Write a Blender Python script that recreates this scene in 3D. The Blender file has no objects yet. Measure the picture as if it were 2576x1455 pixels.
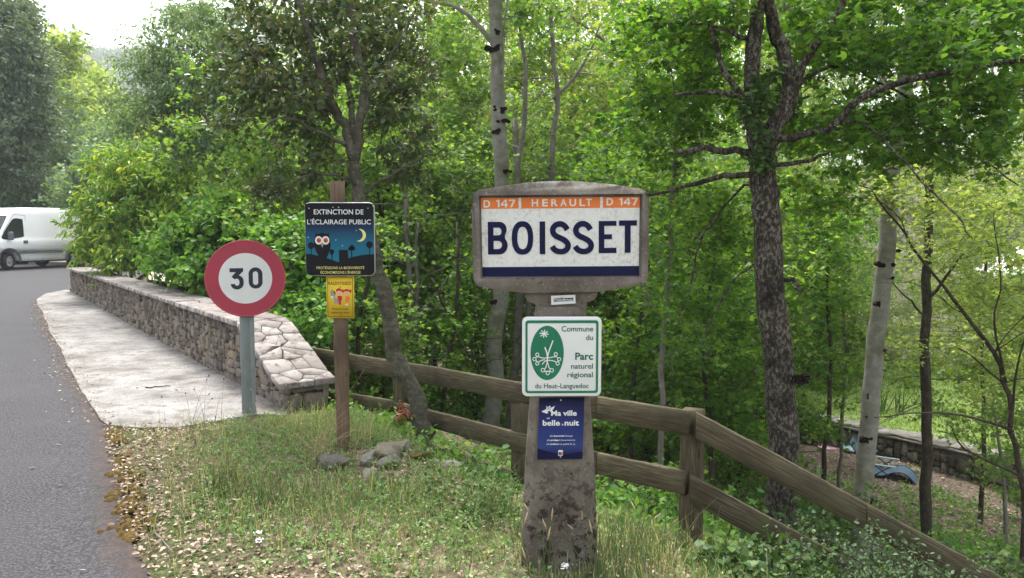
import bpy, bmesh, math, random
import numpy as np
from mathutils import Vector, Matrix
from mathutils.geometry import tessellate_polygon

rad = math.radians
sc = bpy.context.scene
COL = sc.collection

# ------------------------------------------------------------------ camera, sky, sun, exposure
CAM_H, PITCH, FPX, CX, CY = 1.55, rad(4.36), 1934.0, 1288.0, 727.5
cam_d = bpy.data.cameras.new('camera')
cam_d.sensor_width = 36.0
cam_d.lens = 36.0 * FPX / 2576.0
cam_d.clip_start = 0.05
cam_d.clip_end = 3000.0
cam = bpy.data.objects.new('camera', cam_d)
COL.objects.link(cam)
cam.location = (0, 0, CAM_H)
cam.rotation_euler = (math.pi / 2 - PITCH, 0, 0)
sc.camera = cam

SUN_EL, SUN_AZ = rad(62), rad(-15)          # azimuth measured clockwise from +Y
world = bpy.data.worlds.new('World')
sc.world = world
world.use_nodes = True
wn = world.node_tree
sky = wn.nodes.new('ShaderNodeTexSky')
sky.sky_type = 'NISHITA'
sky.sun_disc = False
sky.sun_elevation = SUN_EL
sky.sun_rotation = SUN_AZ
sky.dust_density = 4.0
sky.air_density = 1.0
hs = wn.nodes.new('ShaderNodeHueSaturation')
hs.inputs['Saturation'].default_value = 0.25
bg = wn.nodes['Background']
bg.inputs['Strength'].default_value = 0.15
wn.links.new(sky.outputs[0], hs.inputs['Color'])
wn.links.new(hs.outputs[0], bg.inputs['Color'])

sun_d = bpy.data.lights.new('sun', 'SUN')
sun_d.energy = 2.0
sun_d.angle = rad(20)
sun_d.color = (1.0, 0.96, 0.9)
sun = bpy.data.objects.new('sun', sun_d)
COL.objects.link(sun)
sdir = Vector((math.sin(SUN_AZ) * math.cos(SUN_EL), math.cos(SUN_AZ) * math.cos(SUN_EL), math.sin(SUN_EL)))
sun.rotation_euler = sdir.to_track_quat('Z', 'Y').to_euler()

vs = sc.view_settings
vs.view_transform = 'Standard'
vs.look = 'None'
vs.gamma = 1.0
vs.use_curve_mapping = False
vs.exposure = 1.7
cy = sc.cycles
cy.use_denoising = True
cy.max_bounces = 8
cy.diffuse_bounces = 4
cy.glossy_bounces = 3
cy.transmission_bounces = 6
cy.volume_bounces = 1
cy.sample_clamp_indirect = 6.0
cy.use_adaptive_sampling = False

# ------------------------------------------------------------------ helpers
def pt(px, py, Y):
    u, v = (px - CX) / FPX, (CY - py) / FPX
    c, s = math.cos(PITCH), math.sin(PITCH)
    t = Y / (c + v * s)
    return np.array((u * t, Y, CAM_H + (-s + v * c) * t))

def gp(px, py, z=0.0):
    u, v = (px - CX) / FPX, (CY - py) / FPX
    c, s = math.cos(PITCH), math.sin(PITCH)
    t = (z - CAM_H) / (-s + v * c)
    return np.array((u * t, (c + v * s) * t, z))

def np_mesh(name, V, Fs, smooth=False):
    """V (n,3); Fs list of integer arrays (m,k), any k"""
    me = bpy.data.meshes.new(name)
    V = np.asarray(V, dtype=np.float32)
    me.vertices.add(len(V))
    me.vertices.foreach_set('co', V.ravel())
    Fs = [np.asarray(f, dtype=np.int32) for f in Fs if len(f)]
    loops = np.concatenate([f.ravel() for f in Fs])
    starts, off = [], 0
    for f in Fs:
        starts.append(off + np.arange(len(f)) * f.shape[1])
        off += f.size
    starts = np.concatenate(starts).astype(np.int32)
    me.loops.add(len(loops))
    me.loops.foreach_set('vertex_index', loops)
    me.polygons.add(len(starts))
    me.polygons.foreach_set('loop_start', starts)
    me.update(calc_edges=True)
    if smooth:
        me.polygons.foreach_set('use_smooth', np.ones(len(starts), dtype=bool))
    return me

class MB:
    """collects faces of any size"""
    def __init__(s):
        s.v, s.f, s.n, s.uv = [], {}, 0, []
    def add(s, V, faces):
        V = [tuple(map(float, p)) for p in V]
        for f in faces:
            s.f.setdefault(len(f), []).append([i + s.n for i in f])
        s.v += V
        s.n += len(V)
    def addn(s, V, F):
        s.f.setdefault(F.shape[1], []).extend((F + s.n).tolist())
        s.v += V.tolist()
        s.n += len(V)
    def box(s, a, b, fr=None):
        x0, y0, z0 = a; x1, y1, z1 = b
        V = [(x0,y0,z0),(x1,y0,z0),(x1,y1,z0),(x0,y1,z0),(x0,y0,z1),(x1,y0,z1),(x1,y1,z1),(x0,y1,z1)]
        if fr: V = [fr(p) for p in V]
        s.add(V, [(0,3,2,1),(4,5,6,7),(0,1,5,4),(1,2,6,5),(2,3,7,6),(3,0,4,7)])
    def prism(s, poly, a, b, fr, hole=None):
        """poly: list of 2d; extruded between a and b; fr(u,v,w) -> point"""
        n = len(poly)
        s.add([fr(u, v, a) for u, v in poly] + [fr(u, v, b) for u, v in poly],
              [tuple(range(n - 1, -1, -1)), tuple(range(n, 2 * n))] + [(i, (i + 1) % n, n + (i + 1) % n, n + i) for i in range(n)])
    def tube(s, P, r, k=6, cap=True):
        V, F = tube_np(np.asarray(P, float), np.asarray(r, float), k)
        s.addn(V, F)
        if cap:
            b = s.n - len(V)
            s.f.setdefault(k, []).append([b + i for i in range(k)][::-1])
            s.f.setdefault(k, []).append([s.n - k + i for i in range(k)])
    def mesh(s, name, smooth=False):
        return np_mesh(name, s.v, [np.array(f) for f in s.f.values()], smooth)

def tube_np(P, r, k):
    n = len(P)
    if r.ndim == 0: r = np.full(n, float(r))
    T = np.empty_like(P)
    T[1:-1] = P[2:] - P[:-2]; T[0] = P[1] - P[0]; T[-1] = P[-1] - P[-2]
    T /= np.linalg.norm(T, axis=1)[:, None] + 1e-12
    ref = np.array((1.0, 0.13, 0.07)) if abs(T[0, 0]) < 0.8 else np.array((0.1, 0.2, 1.0))
    A = ref - T * (T @ ref)[:, None]
    A /= np.linalg.norm(A, axis=1)[:, None] + 1e-12
    B = np.cross(T, A)
    a = np.arange(k) * (2 * math.pi / k)
    V = P[:, None, :] + r[:, None, None] * (A[:, None, :] * np.cos(a)[None, :, None] + B[:, None, :] * np.sin(a)[None, :, None])
    i = np.arange(n - 1)[:, None] * k
    j = np.arange(k)[None, :]
    F = np.stack([i + j, i + (j + 1) % k, i + k + (j + 1) % k, i + k + j], -1).reshape(-1, 4)
    return V.reshape(-1, 3), F

def tag(o, label=None, cat=None, group=None, kind=None):
    if label: o['label'] = label
    if cat: o['category'] = cat
    if group: o['group'] = group
    if kind: o['kind'] = kind
    return o

def thing(name, label, cat, loc=(0, 0, 0), rz=0.0, group=None):
    o = bpy.data.objects.new(name, None)
    COL.objects.link(o)
    o.empty_display_size = 0.1
    o.location = tuple(map(float, loc))
    o.rotation_euler = (0, 0, rz)
    return tag(o, label, cat, group)

def obj(name, me, m, parent=None):
    o = bpy.data.objects.new(name, me)
    for x in (m if isinstance(m, (list, tuple)) else [m]):
        me.materials.append(x)
    COL.objects.link(o)
    if parent: o.parent = parent
    return o

def struct(name, me, m):
    return tag(obj(name, me, m), kind='structure')

def stuff(name, me, m, label, cat):
    return tag(obj(name, me, m), label, cat, kind='stuff')

def bevel(o, w, seg=2, ang=40):
    b = o.modifiers.new('bevel', 'BEVEL')
    b.width = w; b.segments = seg; b.limit_method = 'ANGLE'; b.angle_limit = rad(ang)
    return o

# ------------------------------------------------------------------ materials
class NT:
    def __init__(s, name):
        s.m = bpy.data.materials.new(name)
        s.m.use_nodes = True
        s.t = s.m.node_tree
        s.b = s.t.nodes['Principled BSDF']
        s.out = s.t.nodes['Material Output']
        s._co = None
    def n(s, kind, **kw):
        x = s.t.nodes.new('ShaderNode' + kind)
        for k, v in kw.items():
            if k in x.inputs.keys() if isinstance(k, str) else False: x.inputs[k].default_value = v
            else: setattr(x, k, v)
        return x
    def l(s, a, b): s.t.links.new(a, b)
    def co(s, kind='Object'):
        if s._co is None: s._co = s.n('TexCoord')
        return s._co.outputs[kind]
    def noise(s, scale, detail=4, rough=0.55, vec=None, stretch=None, kind='Object'):
        x = s.n('TexNoise')
        x.inputs['Scale'].default_value = scale
        x.inputs['Detail'].default_value = detail
        x.inputs['Roughness'].default_value = rough
        v = vec or s.co(kind)
        if stretch:
            mp = s.n('Mapping'); mp.inputs['Scale'].default_value = stretch
            s.l(v, mp.inputs[0]); v = mp.outputs[0]
        s.l(v, x.inputs['Vector'])
        return x.outputs['Fac']
    def voro(s, scale, feature='F1', vec=None, out='Distance'):
        x = s.n('TexVoronoi', feature=feature)
        x.inputs['Scale'].default_value = scale
        s.l(vec or s.co(), x.inputs['Vector'])
        return x.outputs[out]
    def ramp(s, fac, stops, interp='LINEAR'):
        x = s.n('ValToRGB'); cr = x.color_ramp; cr.interpolation = interp
        while len(cr.elements) < len(stops): cr.elements.new(0.5)
        for e, (p, c) in zip(cr.elements, stops):
            e.position = p
            e.color = (*c, 1) if isinstance(c, (tuple, list)) else (c, c, c, 1)
        s.l(fac, x.inputs[0])
        return x.outputs[0]
    def mix(s, fac, a, b, mode='MIX'):
        x = s.n('Mix', data_type='RGBA', blend_type=mode)
        for i, v in ((0, fac), (6, a), (7, b)):
            if isinstance(v, (int, float)): x.inputs[i].default_value = v
            elif isinstance(v, (tuple, list)): x.inputs[i].default_value = (*v, 1)
            else: s.l(v, x.inputs[i])
        return x.outputs[2]
    def math(s, op, a, b=0.0):
        x = s.n('Math', operation=op)
        for i, v in ((0, a), (1, b)):
            if isinstance(v, (int, float)): x.inputs[i].default_value = v
            else: s.l(v, x.inputs[i])
        return x.outputs[0]
    def island(s): return s.n('NewGeometry').outputs['Random Per Island']
    def orand(s): return s.n('ObjectInfo').outputs['Random']
    def color(s, c):
        i = s.b.inputs['Base Color']
        if isinstance(c, (tuple, list)): i.default_value = (*c, 1)
        else: s.l(c, i)
    def set(s, rough=0.7, spec=0.3, metal=0.0):
        for k, v in (('Roughness', rough), ('Specular IOR Level', spec), ('Metallic', metal)):
            if isinstance(v, (int, float)): s.b.inputs[k].default_value = v
            else: s.l(v, s.b.inputs[k])
    def bump(s, h, strength=0.4, dist=0.02):
        x = s.n('Bump'); x.inputs['Strength'].default_value = strength; x.inputs['Distance'].default_value = dist
        s.l(h, x.inputs['Height']); s.l(x.outputs[0], s.b.inputs['Normal'])

def plain(name, c, rough=0.5, spec=0.4, metal=0.0, var=0.08, scale=12.0):
    t = NT(name)
    f = t.noise(scale, 5)
    t.color(t.ramp(f, [(0.3, tuple(x * (1 - var) for x in c)), (0.7, tuple(min(1, x * (1 + var)) for x in c))]))
    t.set(rough, spec, metal)
    return t.m

LEAFK = 1.95
def leaf_mat(name, cols, trans=0.35, tcol=1.6, rough=0.5, spec=0.25, K=(1.1, 0.97, 1.22)):
    """cols: list of (pos,color) over the per-leaf random value; translucent leaf"""
    cols = [(p, tuple(min(0.6, c[i] * LEAFK * K[i]) for i in range(3))) for p, c in cols]
    t = NT(name)
    isl = t.island()
    f = t.math('ADD', t.math('MULTIPLY', isl, 0.65), t.math('MULTIPLY', t.noise(1.1, 2), 0.45))
    c = t.ramp(f, cols)
    t.color(c)
    t.set(rough, spec)
    tr = t.n('BsdfTranslucent')
    tc = t.mix(1.0, c, (0.60 * tcol, 0.58 * tcol, 0.25 * tcol), 'MULTIPLY')
    t.l(tc, tr.inputs['Color'])
    mx = t.n('MixShader'); mx.inputs[0].default_value = trans
    t.l(t.b.outputs[0], mx.inputs[1]); t.l(tr.outputs[0], mx.inputs[2])
    t.l(mx.outputs[0], t.out.inputs['Surface'])
    return t.m

MAT = {}
def build_materials():
    # --- ground
    t = NT('forest_floor')
    a = t.noise(0.9, 5); b = t.noise(14, 6, 0.7); v = t.voro(26, out='Color')
    lit = t.ramp(b, [(0.3, (0.05, 0.036, 0.024)), (0.5, (0.14, 0.105, 0.075)), (0.66, (0.32, 0.26, 0.195))])
    grn = t.ramp(b, [(0.35, (0.03, 0.045, 0.015)), (0.65, (0.09, 0.13, 0.04))])
    t.color(t.mix(t.ramp(a, [(0.42, 0.0), (0.6, 1.0)]), lit, grn)); t.set(0.9, 0.1)
    t.bump(b, 0.8, 0.04); MAT['floor'] = t.m
    t = NT('asphalt')
    sp = t.noise(70, 5, 0.85); bl = t.noise(1.3, 5); vo = t.voro(120)
    base = t.ramp(sp, [(0.4, (0.010, 0.0095, 0.011)), (0.5, (0.034, 0.0325, 0.037)), (0.62, (0.11, 0.107, 0.115))])
    base = t.mix(t.ramp(bl, [(0.35, 0.0), (0.75, 0.45)]), base, (0.06, 0.058, 0.064))
    at = t.n('Attribute', attribute_name='edge').outputs['Fac']
    nz = t.noise(9, 5, 0.7)
    dirt = t.ramp(t.math('ADD', at, t.math('MULTIPLY', t.math('SUBTRACT', nz, 0.5), 0.9)), [(0.42, 0.0), (0.85, 0.85)])
    t.color(t.mix(dirt, base, t.ramp(nz, [(0.35, (0.025, 0.018, 0.016)), (0.65, (0.075, 0.053, 0.044))])))
    t.set(0.85, 0.25); t.bump(sp, 0.5, 0.006); MAT['asphalt'] = t.m
    t = NT('worn_concrete')
    a = t.noise(2.2, 6, 0.62); b = t.noise(60, 4, 0.7); w = t.noise(7, 5, 0.7, stretch=(1, 1, 1))
    c = t.ramp(a, [(0.3, (0.1, 0.09, 0.082)), (0.44, (0.215, 0.206, 0.197)), (0.68, (0.325, 0.317, 0.309))])
    c = t.mix(t.ramp(b, [(0.36, 0.85), (0.48, 0.0)]), c, (0.08, 0.066, 0.056))
    c = t.mix(t.ramp(w, [(0.5, 0.0), (0.64, 0.75)]), c, (0.125, 0.103, 0.088))
    t.color(c); t.set(0.85, 0.2); t.bump(b, 0.3, 0.01); MAT['pave'] = t.m
    t = NT('pale_path')
    t.color(t.ramp(t.noise(6, 5), [(0.3, (0.3, 0.25, 0.19)), (0.7, (0.52, 0.46, 0.38))])); t.set(0.9, 0.1); MAT['path'] = t.m
    t = NT('pale_bank')
    f = t.noise(1.6, 7, 0.75)
    t.color(t.ramp(f, [(0.36, (0.06, 0.08, 0.035)), (0.52, (0.15, 0.145, 0.1)), (0.7, (0.34, 0.32, 0.27))])); t.set(0.95, 0.1); t.bump(f, 0.8, 0.15); MAT['bank'] = t.m
    t = NT('lawn_turf')
    t.color(t.ramp(t.noise(5, 6, 0.7), [(0.3, (0.09, 0.14, 0.035)), (0.55, (0.17, 0.225, 0.065)), (0.75, (0.27, 0.3, 0.13))])); t.set(0.9, 0.1); MAT['lawn'] = t.m
    t = NT('garden_gravel')
    t.color(t.ramp(t.noise(18, 6, 0.75), [(0.3, (0.06, 0.045, 0.035)), (0.55, (0.16, 0.125, 0.1)), (0.75, (0.3, 0.25, 0.21))])); t.set(0.95, 0.1); MAT['gravel'] = t.m
    t = NT('wooded_hill')
    v = t.voro(0.16)
    t.color(t.ramp(v, [(0.1, (0.07, 0.11, 0.04)), (0.6, (0.04, 0.07, 0.025))])); t.set(0.9, 0.1); t.bump(v, 1.0, 3.0); MAT['hill'] = t.m
    # --- wall stone
    t = NT('wall_stone')
    i = t.island(); a = t.noise(9, 6, 0.65); b = t.noise(55, 5, 0.7)
    c = t.ramp(i, [(0.0, (0.13, 0.108, 0.09)), (0.2, (0.24, 0.198, 0.158)), (0.4, (0.2, 0.183, 0.168)), (0.6, (0.3, 0.258, 0.205)),
                   (0.75, (0.11, 0.097, 0.086)), (0.9, (0.27, 0.242, 0.21)), (1.0, (0.3, 0.23, 0.15))])
    c = t.mix(t.ramp(a, [(0.48, 0.0), (0.64, 0.8)]), c, (0.05, 0.037, 0.03))
    c = t.mix(t.ramp(b, [(0.58, 0.0), (0.75, 0.45)]), c, (0.36, 0.33, 0.29))
    sp = t.n('SeparateXYZ'); t.l(t.co(), sp.inputs[0])
    c = t.mix(t.math('MULTIPLY', t.ramp(sp.outputs[2], [(0.38, 0.0), (0.66, 1.0)]), t.ramp(t.noise(5, 5, 0.65), [(0.42, 0.0), (0.6, 0.8)])), c, (0.045, 0.038, 0.034))
    t.color(c); t.set(0.9, 0.15); t.bump(b, 0.6, 0.012); MAT['stone'] = t.m
    t = NT('wall_mortar')
    b = t.noise(30, 5, 0.7)
    t.color(t.ramp(b, [(0.35, (0.026, 0.019, 0.015)), (0.7, (0.075, 0.056, 0.043))])); t.set(0.95, 0.1); t.bump(b, 0.6, 0.02); MAT['mortar'] = t.m
    t = NT('coping_stone')
    i = t.island(); a = t.noise(11, 6, 0.65); b = t.noise(3, 4)
    c = t.ramp(i, [(0.0, (0.2, 0.18, 0.168)), (0.35, (0.3, 0.278, 0.262)), (0.7, (0.24, 0.212, 0.197)), (1.0, (0.34, 0.318, 0.3))])
    c = t.mix(t.ramp(a, [(0.5, 0.0), (0.66, 0.85)]), c, (0.085, 0.06, 0.05))
    t.color(c); t.set(0.9, 0.15); t.bump(a, 0.5, 0.015); MAT['coping'] = t.m
    t = NT('dry_stone')
    i = t.island(); a = t.noise(8, 5, 0.65)
    c = t.ramp(i, [(0.0, (0.07, 0.065, 0.05)), (0.5, (0.16, 0.14, 0.11)), (1.0, (0.26, 0.23, 0.19))])
    c = t.mix(t.ramp(a, [(0.5, 0.0), (0.68, 0.8)]), c, (0.04, 0.05, 0.025))
    t.color(c); t.set(0.95, 0.1); MAT['drystone'] = t.m
    t = NT('field_rock')
    i = t.orand(); a = t.noise(14, 6, 0.65)
    c = t.ramp(i, [(0.0, (0.16, 0.145, 0.12)), (0.5, (0.12, 0.115, 0.11)), (1.0, (0.25, 0.23, 0.2))])
    c = t.mix(t.ramp(a, [(0.5, 0.0), (0.68, 0.8)]), c, (0.09, 0.08, 0.06))
    t.color(c); t.set(0.9, 0.2); t.bump(a, 0.6, 0.02); MAT['rock'] = t.m
    # --- concrete sign
    t = NT('old_concrete')
    a = t.noise(5, 6, 0.6); b = t.noise(70, 5, 0.75); vo = t.voro(30); cc = t.noise(22, 4, 0.7)
    c = t.ramp(a, [(0.3, (0.08, 0.067, 0.054)), (0.5, (0.145, 0.125, 0.103)), (0.72, (0.23, 0.206, 0.176))])
    c = t.mix(t.ramp(b, [(0.56, 0.0), (0.68, 0.55)]), c, (0.38, 0.34, 0.29))
    c = t.mix(t.ramp(vo, [(0.12, 0.85), (0.22, 0.0)]), c, t.mix(t.ramp(cc, [(0.45, 0.0), (0.6, 1.0)]), c, (0.035, 0.028, 0.024)))
    sep = t.n('SeparateXYZ'); t.l(t.co(), sep.inputs[0])
    hi = t.math('MULTIPLY', t.ramp(t.math('MULTIPLY', sep.outputs[2], 0.5), [(0.86, 0.0), (0.885, 1.0)]), t.ramp(cc, [(0.45, 0.15), (0.6, 1.0)]))
    c = t.mix(hi, c, (0.42, 0.40, 0.36))                       # pale lichen along the very top
    low = t.math('MULTIPLY', t.ramp(sep.outputs[2], [(0.25, 1.0), (0.6, 0.0)]), t.ramp(cc, [(0.5, 0.0), (0.58, 1.0)]))
    c = t.mix(low, c, (0.04, 0.03, 0.025))                     # dark lichen blotches on the foot
    t.color(c); t.set(0.95, 0.1); t.bump(b, 0.5, 0.008); MAT['concrete'] = t.m
    # --- enamel plate
    t = NT('worn_enamel')
    a = t.noise(7, 5, 0.7); b = t.noise(55, 6, 0.8); e = t.noise(26, 3, 0.6)
    m = t.math('MULTIPLY', t.ramp(a, [(0.38, 0.0), (0.58, 1.0)]), t.ramp(b, [(0.48, 0.0), (0.62, 0.85)]))
    c = t.mix(m, (0.72, 0.72, 0.69), (0.36, 0.34, 0.3))
    t.color(t.mix(t.ramp(e, [(0.7, 0.0), (0.76, 0.8)]), c, (0.2, 0.17, 0.14))); t.set(0.35, 0.5); MAT['enamel'] = t.m
    MAT['orange'] = plain('orange_enamel', (0.72, 0.19, 0.045), 0.55, 0.2)
    MAT['navy'] = plain('navy_enamel', (0.006, 0.008, 0.045), 0.5, 0.15, var=0.15, scale=30)
    MAT['cream'] = plain('cream_lettering', (0.72, 0.66, 0.58), 0.4, 0.4)
    MAT['white'] = plain('white_sheet', (0.74, 0.76, 0.75), 0.4, 0.4, var=0.03)
    MAT['offwhite'] = plain('off_white_sheet', (0.68, 0.70, 0.69), 0.45, 0.4, var=0.04)
    MAT['red'] = plain('faded_red_sheet', (0.40, 0.042, 0.075), 0.4, 0.4, var=0.07, scale=5)
    MAT['rim'] = plain('pink_red_rim', (0.46, 0.075, 0.1), 0.45, 0.3)
    MAT['digit'] = plain('dark_blue_digits', (0.018, 0.02, 0.04), 0.45, 0.4, var=0.3, scale=40)
    MAT['black'] = plain('black_print', (0.006, 0.006, 0.009), 0.55, 0.2)
    MAT['green'] = plain('green_print', (0.008, 0.17, 0.085), 0.4, 0.4)
    MAT['dgreen'] = plain('dark_green_print', (0.01, 0.1, 0.07), 0.4, 0.4)
    MAT['yellow'] = plain('yellow_sheet', (0.72, 0.5, 0.035), 0.55, 0.2, var=0.04)
    MAT['pale_yellow'] = plain('pale_yellow_print', (0.75, 0.68, 0.22), 0.45, 0.3)
    MAT['brown_print'] = plain('brown_print', (0.12, 0.06, 0.02), 0.5, 0.3)
    MAT['skin'] = plain('pink_print', (0.78, 0.45, 0.32), 0.5, 0.3)
    MAT['redp'] = plain('red_print', (0.5, 0.02, 0.02), 0.5, 0.3)
    MAT['orangep'] = plain('orange_print', (0.75, 0.2, 0.03), 0.5, 0.3)
    MAT['greyp'] = plain('grey_print', (0.3, 0.28, 0.27), 0.5, 0.3)
    MAT['dark_red'] = plain('brown_red_print', (0.28, 0.05, 0.02), 0.5, 0.3)
    for nm, key, st in (('night_sky_print', 'night', [(0.0, (0.012, 0.17, 0.25)), (0.38, (0.010, 0.11, 0.19)), (0.6, (0.008, 0.035, 0.085)), (0.75, (0.004, 0.005, 0.014)), (1.0, (0.003, 0.003, 0.006))]),
                        ('blue_notice_print', 'notice', [(0.0, (0.02, 0.025, 0.12)), (0.2, (0.055, 0.085, 0.31)), (0.4, (0.03, 0.05, 0.21)), (0.7, (0.01, 0.014, 0.085)), (1.0, (0.004, 0.005, 0.025))])):
        t = NT(nm)                                              # printed artwork: a gradient that belongs to the picture on the sign
        sp = t.n('SeparateXYZ'); t.l(t.co('Generated'), sp.inputs[0])
        t.color(t.ramp(sp.outputs[2], st)); t.set(0.5, 0.2); MAT[key] = t.m
    t = NT('galvanised_steel')
    a = t.noise(9, 5, 0.7, stretch=(3, 3, 0.6))
    t.color(t.ramp(a, [(0.3, (0.17, 0.195, 0.2)), (0.7, (0.27, 0.3, 0.3))])); t.set(0.55, 0.4, 0.25); MAT['steel'] = t.m
    MAT['alu'] = plain('aluminium_edge', (0.5, 0.51, 0.5), 0.4, 0.5, 0.6)
    # --- wood
    for nm, key, c0, c1, c2 in (('weathered_board', 'board', (0.03, 0.024, 0.014), (0.088, 0.072, 0.045), (0.2, 0.175, 0.122)),
                                ('brown_post', 'postwood', (0.085, 0.06, 0.04), (0.165, 0.115, 0.078), (0.235, 0.175, 0.125)),
                                ('dark_post', 'darkwood', (0.035, 0.026, 0.018), (0.08, 0.06, 0.04), (0.13, 0.1, 0.07))):
        t = NT(nm)
        g = t.noise(3.0, 7, 0.72, vec=t.co('UV'), stretch=(1.6, 34, 1))
        k = t.noise(1.6, 3, 0.5, vec=t.co('UV'), stretch=(1.2, 2.0, 1))
        vo = t.n('TexVoronoi'); vo.inputs['Scale'].default_value = 1.0
        mp = t.n('Mapping'); mp.inputs['Scale'].default_value = (2.6, 8, 1); t.l(t.co('UV'), mp.inputs[0]); t.l(mp.outputs[0], vo.inputs['Vector'])
        c = t.ramp(g, [(0.3, c0), (0.5, c1), (0.72, c2)])
        c = t.mix(t.ramp(k, [(0.48, 0.0), (0.64, 0.6)]), c, tuple(x * 0.42 for x in c1))
        ck = t.noise(2.0, 4, 0.6, vec=t.co('UV'), stretch=(0.7, 60, 1))
        c = t.mix(t.ramp(ck, [(0.34, 0.85), (0.38, 0.0)]), c, tuple(x * 0.35 for x in c0))
        c = t.mix(t.ramp(t.noise(2.5, 4), [(0.5, 0.0), (0.7, 0.45)]), c, (0.11, 0.12, 0.05) if key == 'board' else c0)
        c = t.mix(t.ramp(vo.outputs['Distance'], [(0.045, 0.9), (0.085, 0.0)]), c, tuple(x * 0.5 for x in c0))
        t.color(c); t.set(0.85, 0.15); t.bump(g, 0.5, 0.006); MAT[key] = t.m
    # --- bark
    def bark(nm, key, stops, spot, sp_rng, stretch, sc1=14, bumpd=0.02, patch=None):
        t = NT(nm)
        a = t.noise(sc1, 6, 0.7, stretch=stretch); b = t.noise(42, 5, 0.7, stretch=(1, 1, 0.6)); e = t.noise(3.5, 4, 0.6)
        c = t.ramp(a, stops)
        c = t.mix(t.ramp(b, sp_rng), c, spot)
        if patch: c = t.mix(t.ramp(e, [(0.5, 0.0), (0.66, 0.85)]), c, patch)
        t.color(c); t.set(0.9, 0.15); t.bump(a, 0.7, bumpd); MAT[key] = t.m
    bark('lichened_bark', 'bark_maple', [(0.3, (0.018, 0.014, 0.010)), (0.55, (0.048, 0.037, 0.028)), (0.75, (0.09, 0.074, 0.058))], (0.2, 0.188, 0.158), [(0.48, 0.0), (0.58, 0.8)], (3, 3, 0.8), 16, 0.03, (0.012, 0.009, 0.007))
    bark('pale_smooth_bark', 'bark_pale', [(0.25, (0.13, 0.125, 0.1)), (0.5, (0.215, 0.21, 0.18)), (0.75, (0.3, 0.295, 0.26))], (0.085, 0.08, 0.05), [(0.6, 0.0), (0.72, 0.65)], (1, 1, 1.2), 9, 0.006, (0.115, 0.118, 0.062))
    bark('grey_brown_bark', 'bark_oak', [(0.3, (0.045, 0.042, 0.03)), (0.55, (0.105, 0.1, 0.075)), (0.75, (0.19, 0.185, 0.145))], (0.27, 0.26, 0.21), [(0.56, 0.0), (0.68, 0.6)], (1, 1, 2.2), 12, 0.012, (0.05, 0.046, 0.03))
    bark('dark_bark', 'bark_dark', [(0.3, (0.022, 0.017, 0.013)), (0.55, (0.06, 0.047, 0.036)), (0.75, (0.12, 0.1, 0.08))], (0.2, 0.19, 0.16), [(0.58, 0.0), (0.7, 0.6)], (2, 2, 0.7), 14, 0.02)
    bark('silver_stem_bark', 'bark_silver', [(0.3, (0.1, 0.093, 0.075)), (0.55, (0.18, 0.168, 0.14)), (0.75, (0.26, 0.245, 0.21))], (0.1, 0.09, 0.07), [(0.6, 0.0), (0.72, 0.6)], (1, 1, 1), 12, 0.01)
    MAT['knot'] = plain('black_knot', (0.02, 0.012, 0.01), 0.95, 0.1, var=0.4, scale=40)
    # --- leaves
    L = leaf_mat
    MAT['lf_maple'] = L('maple_leaf', [(0.1, (0.020, 0.062, 0.012)), (0.45, (0.042, 0.115, 0.014)), (0.75, (0.075, 0.165, 0.018)), (0.95, (0.16, 0.25, 0.035))], 0.58, 1.95)
    MAT['lf_oak'] = L('evergreen_oak_leaf', [(0.1, (0.02, 0.045, 0.016)), (0.4, (0.042, 0.075, 0.024)), (0.65, (0.07, 0.095, 0.034)), (0.85, (0.1, 0.1, 0.042)), (0.98, (0.2, 0.22, 0.13))], 0.36, 1.6, 0.4, 0.4, (0.8, 0.82, 0.85))
    MAT['lf_hazel'] = L('hazel_leaf', [(0.1, (0.028, 0.085, 0.016)), (0.5, (0.055, 0.145, 0.02)), (0.8, (0.1, 0.21, 0.03)), (0.97, (0.18, 0.28, 0.05))], 0.45, 1.8)
    MAT['lf_cherry'] = L('cherry_leaf', [(0.1, (0.035, 0.1, 0.016)), (0.4, (0.07, 0.17, 0.022)), (0.7, (0.15, 0.25, 0.03)), (0.95, (0.26, 0.33, 0.045))], 0.4, 1.7, 0.4, 0.35)
    MAT['lf_ash'] = L('ash_leaf', [(0.1, (0.05, 0.1, 0.045)), (0.5, (0.085, 0.155, 0.07)), (0.9, (0.135, 0.21, 0.085))], 0.45, 1.7)
    MAT['lf_holm'] = L('grey_green_leaf', [(0.1, (0.035, 0.07, 0.034)), (0.5, (0.07, 0.115, 0.056)), (0.9, (0.12, 0.17, 0.085))], 0.35, 1.5)
    MAT['lf_wood'] = L('woodland_leaf', [(0.1, (0.03, 0.08, 0.018)), (0.45, (0.065, 0.15, 0.026)), (0.75, (0.12, 0.21, 0.036)), (0.95, (0.2, 0.29, 0.065))], 0.56, 1.9)
    MAT['lf_woodlight'] = L('light_woodland_leaf', [(0.1, (0.06, 0.12, 0.03)), (0.45, (0.11, 0.18, 0.045)), (0.75, (0.17, 0.25, 0.06)), (0.95, (0.26, 0.31, 0.09))], 0.56, 1.9)  # paler woodland leaf; on the far trees sunlight is put into this colour
    MAT['lf_yellow'] = L('yellow_green_leaf', [(0.1, (0.1, 0.17, 0.03)), (0.5, (0.2, 0.27, 0.04)), (0.9, (0.32, 0.36, 0.07))], 0.42, 1.6)
    MAT['lf_bramble'] = L('bramble_leaf', [(0.1, (0.025, 0.065, 0.018)), (0.5, (0.05, 0.105, 0.026)), (0.9, (0.1, 0.165, 0.04))], 0.3, 1.5, K=(0.62, 0.62, 0.62))
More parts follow.
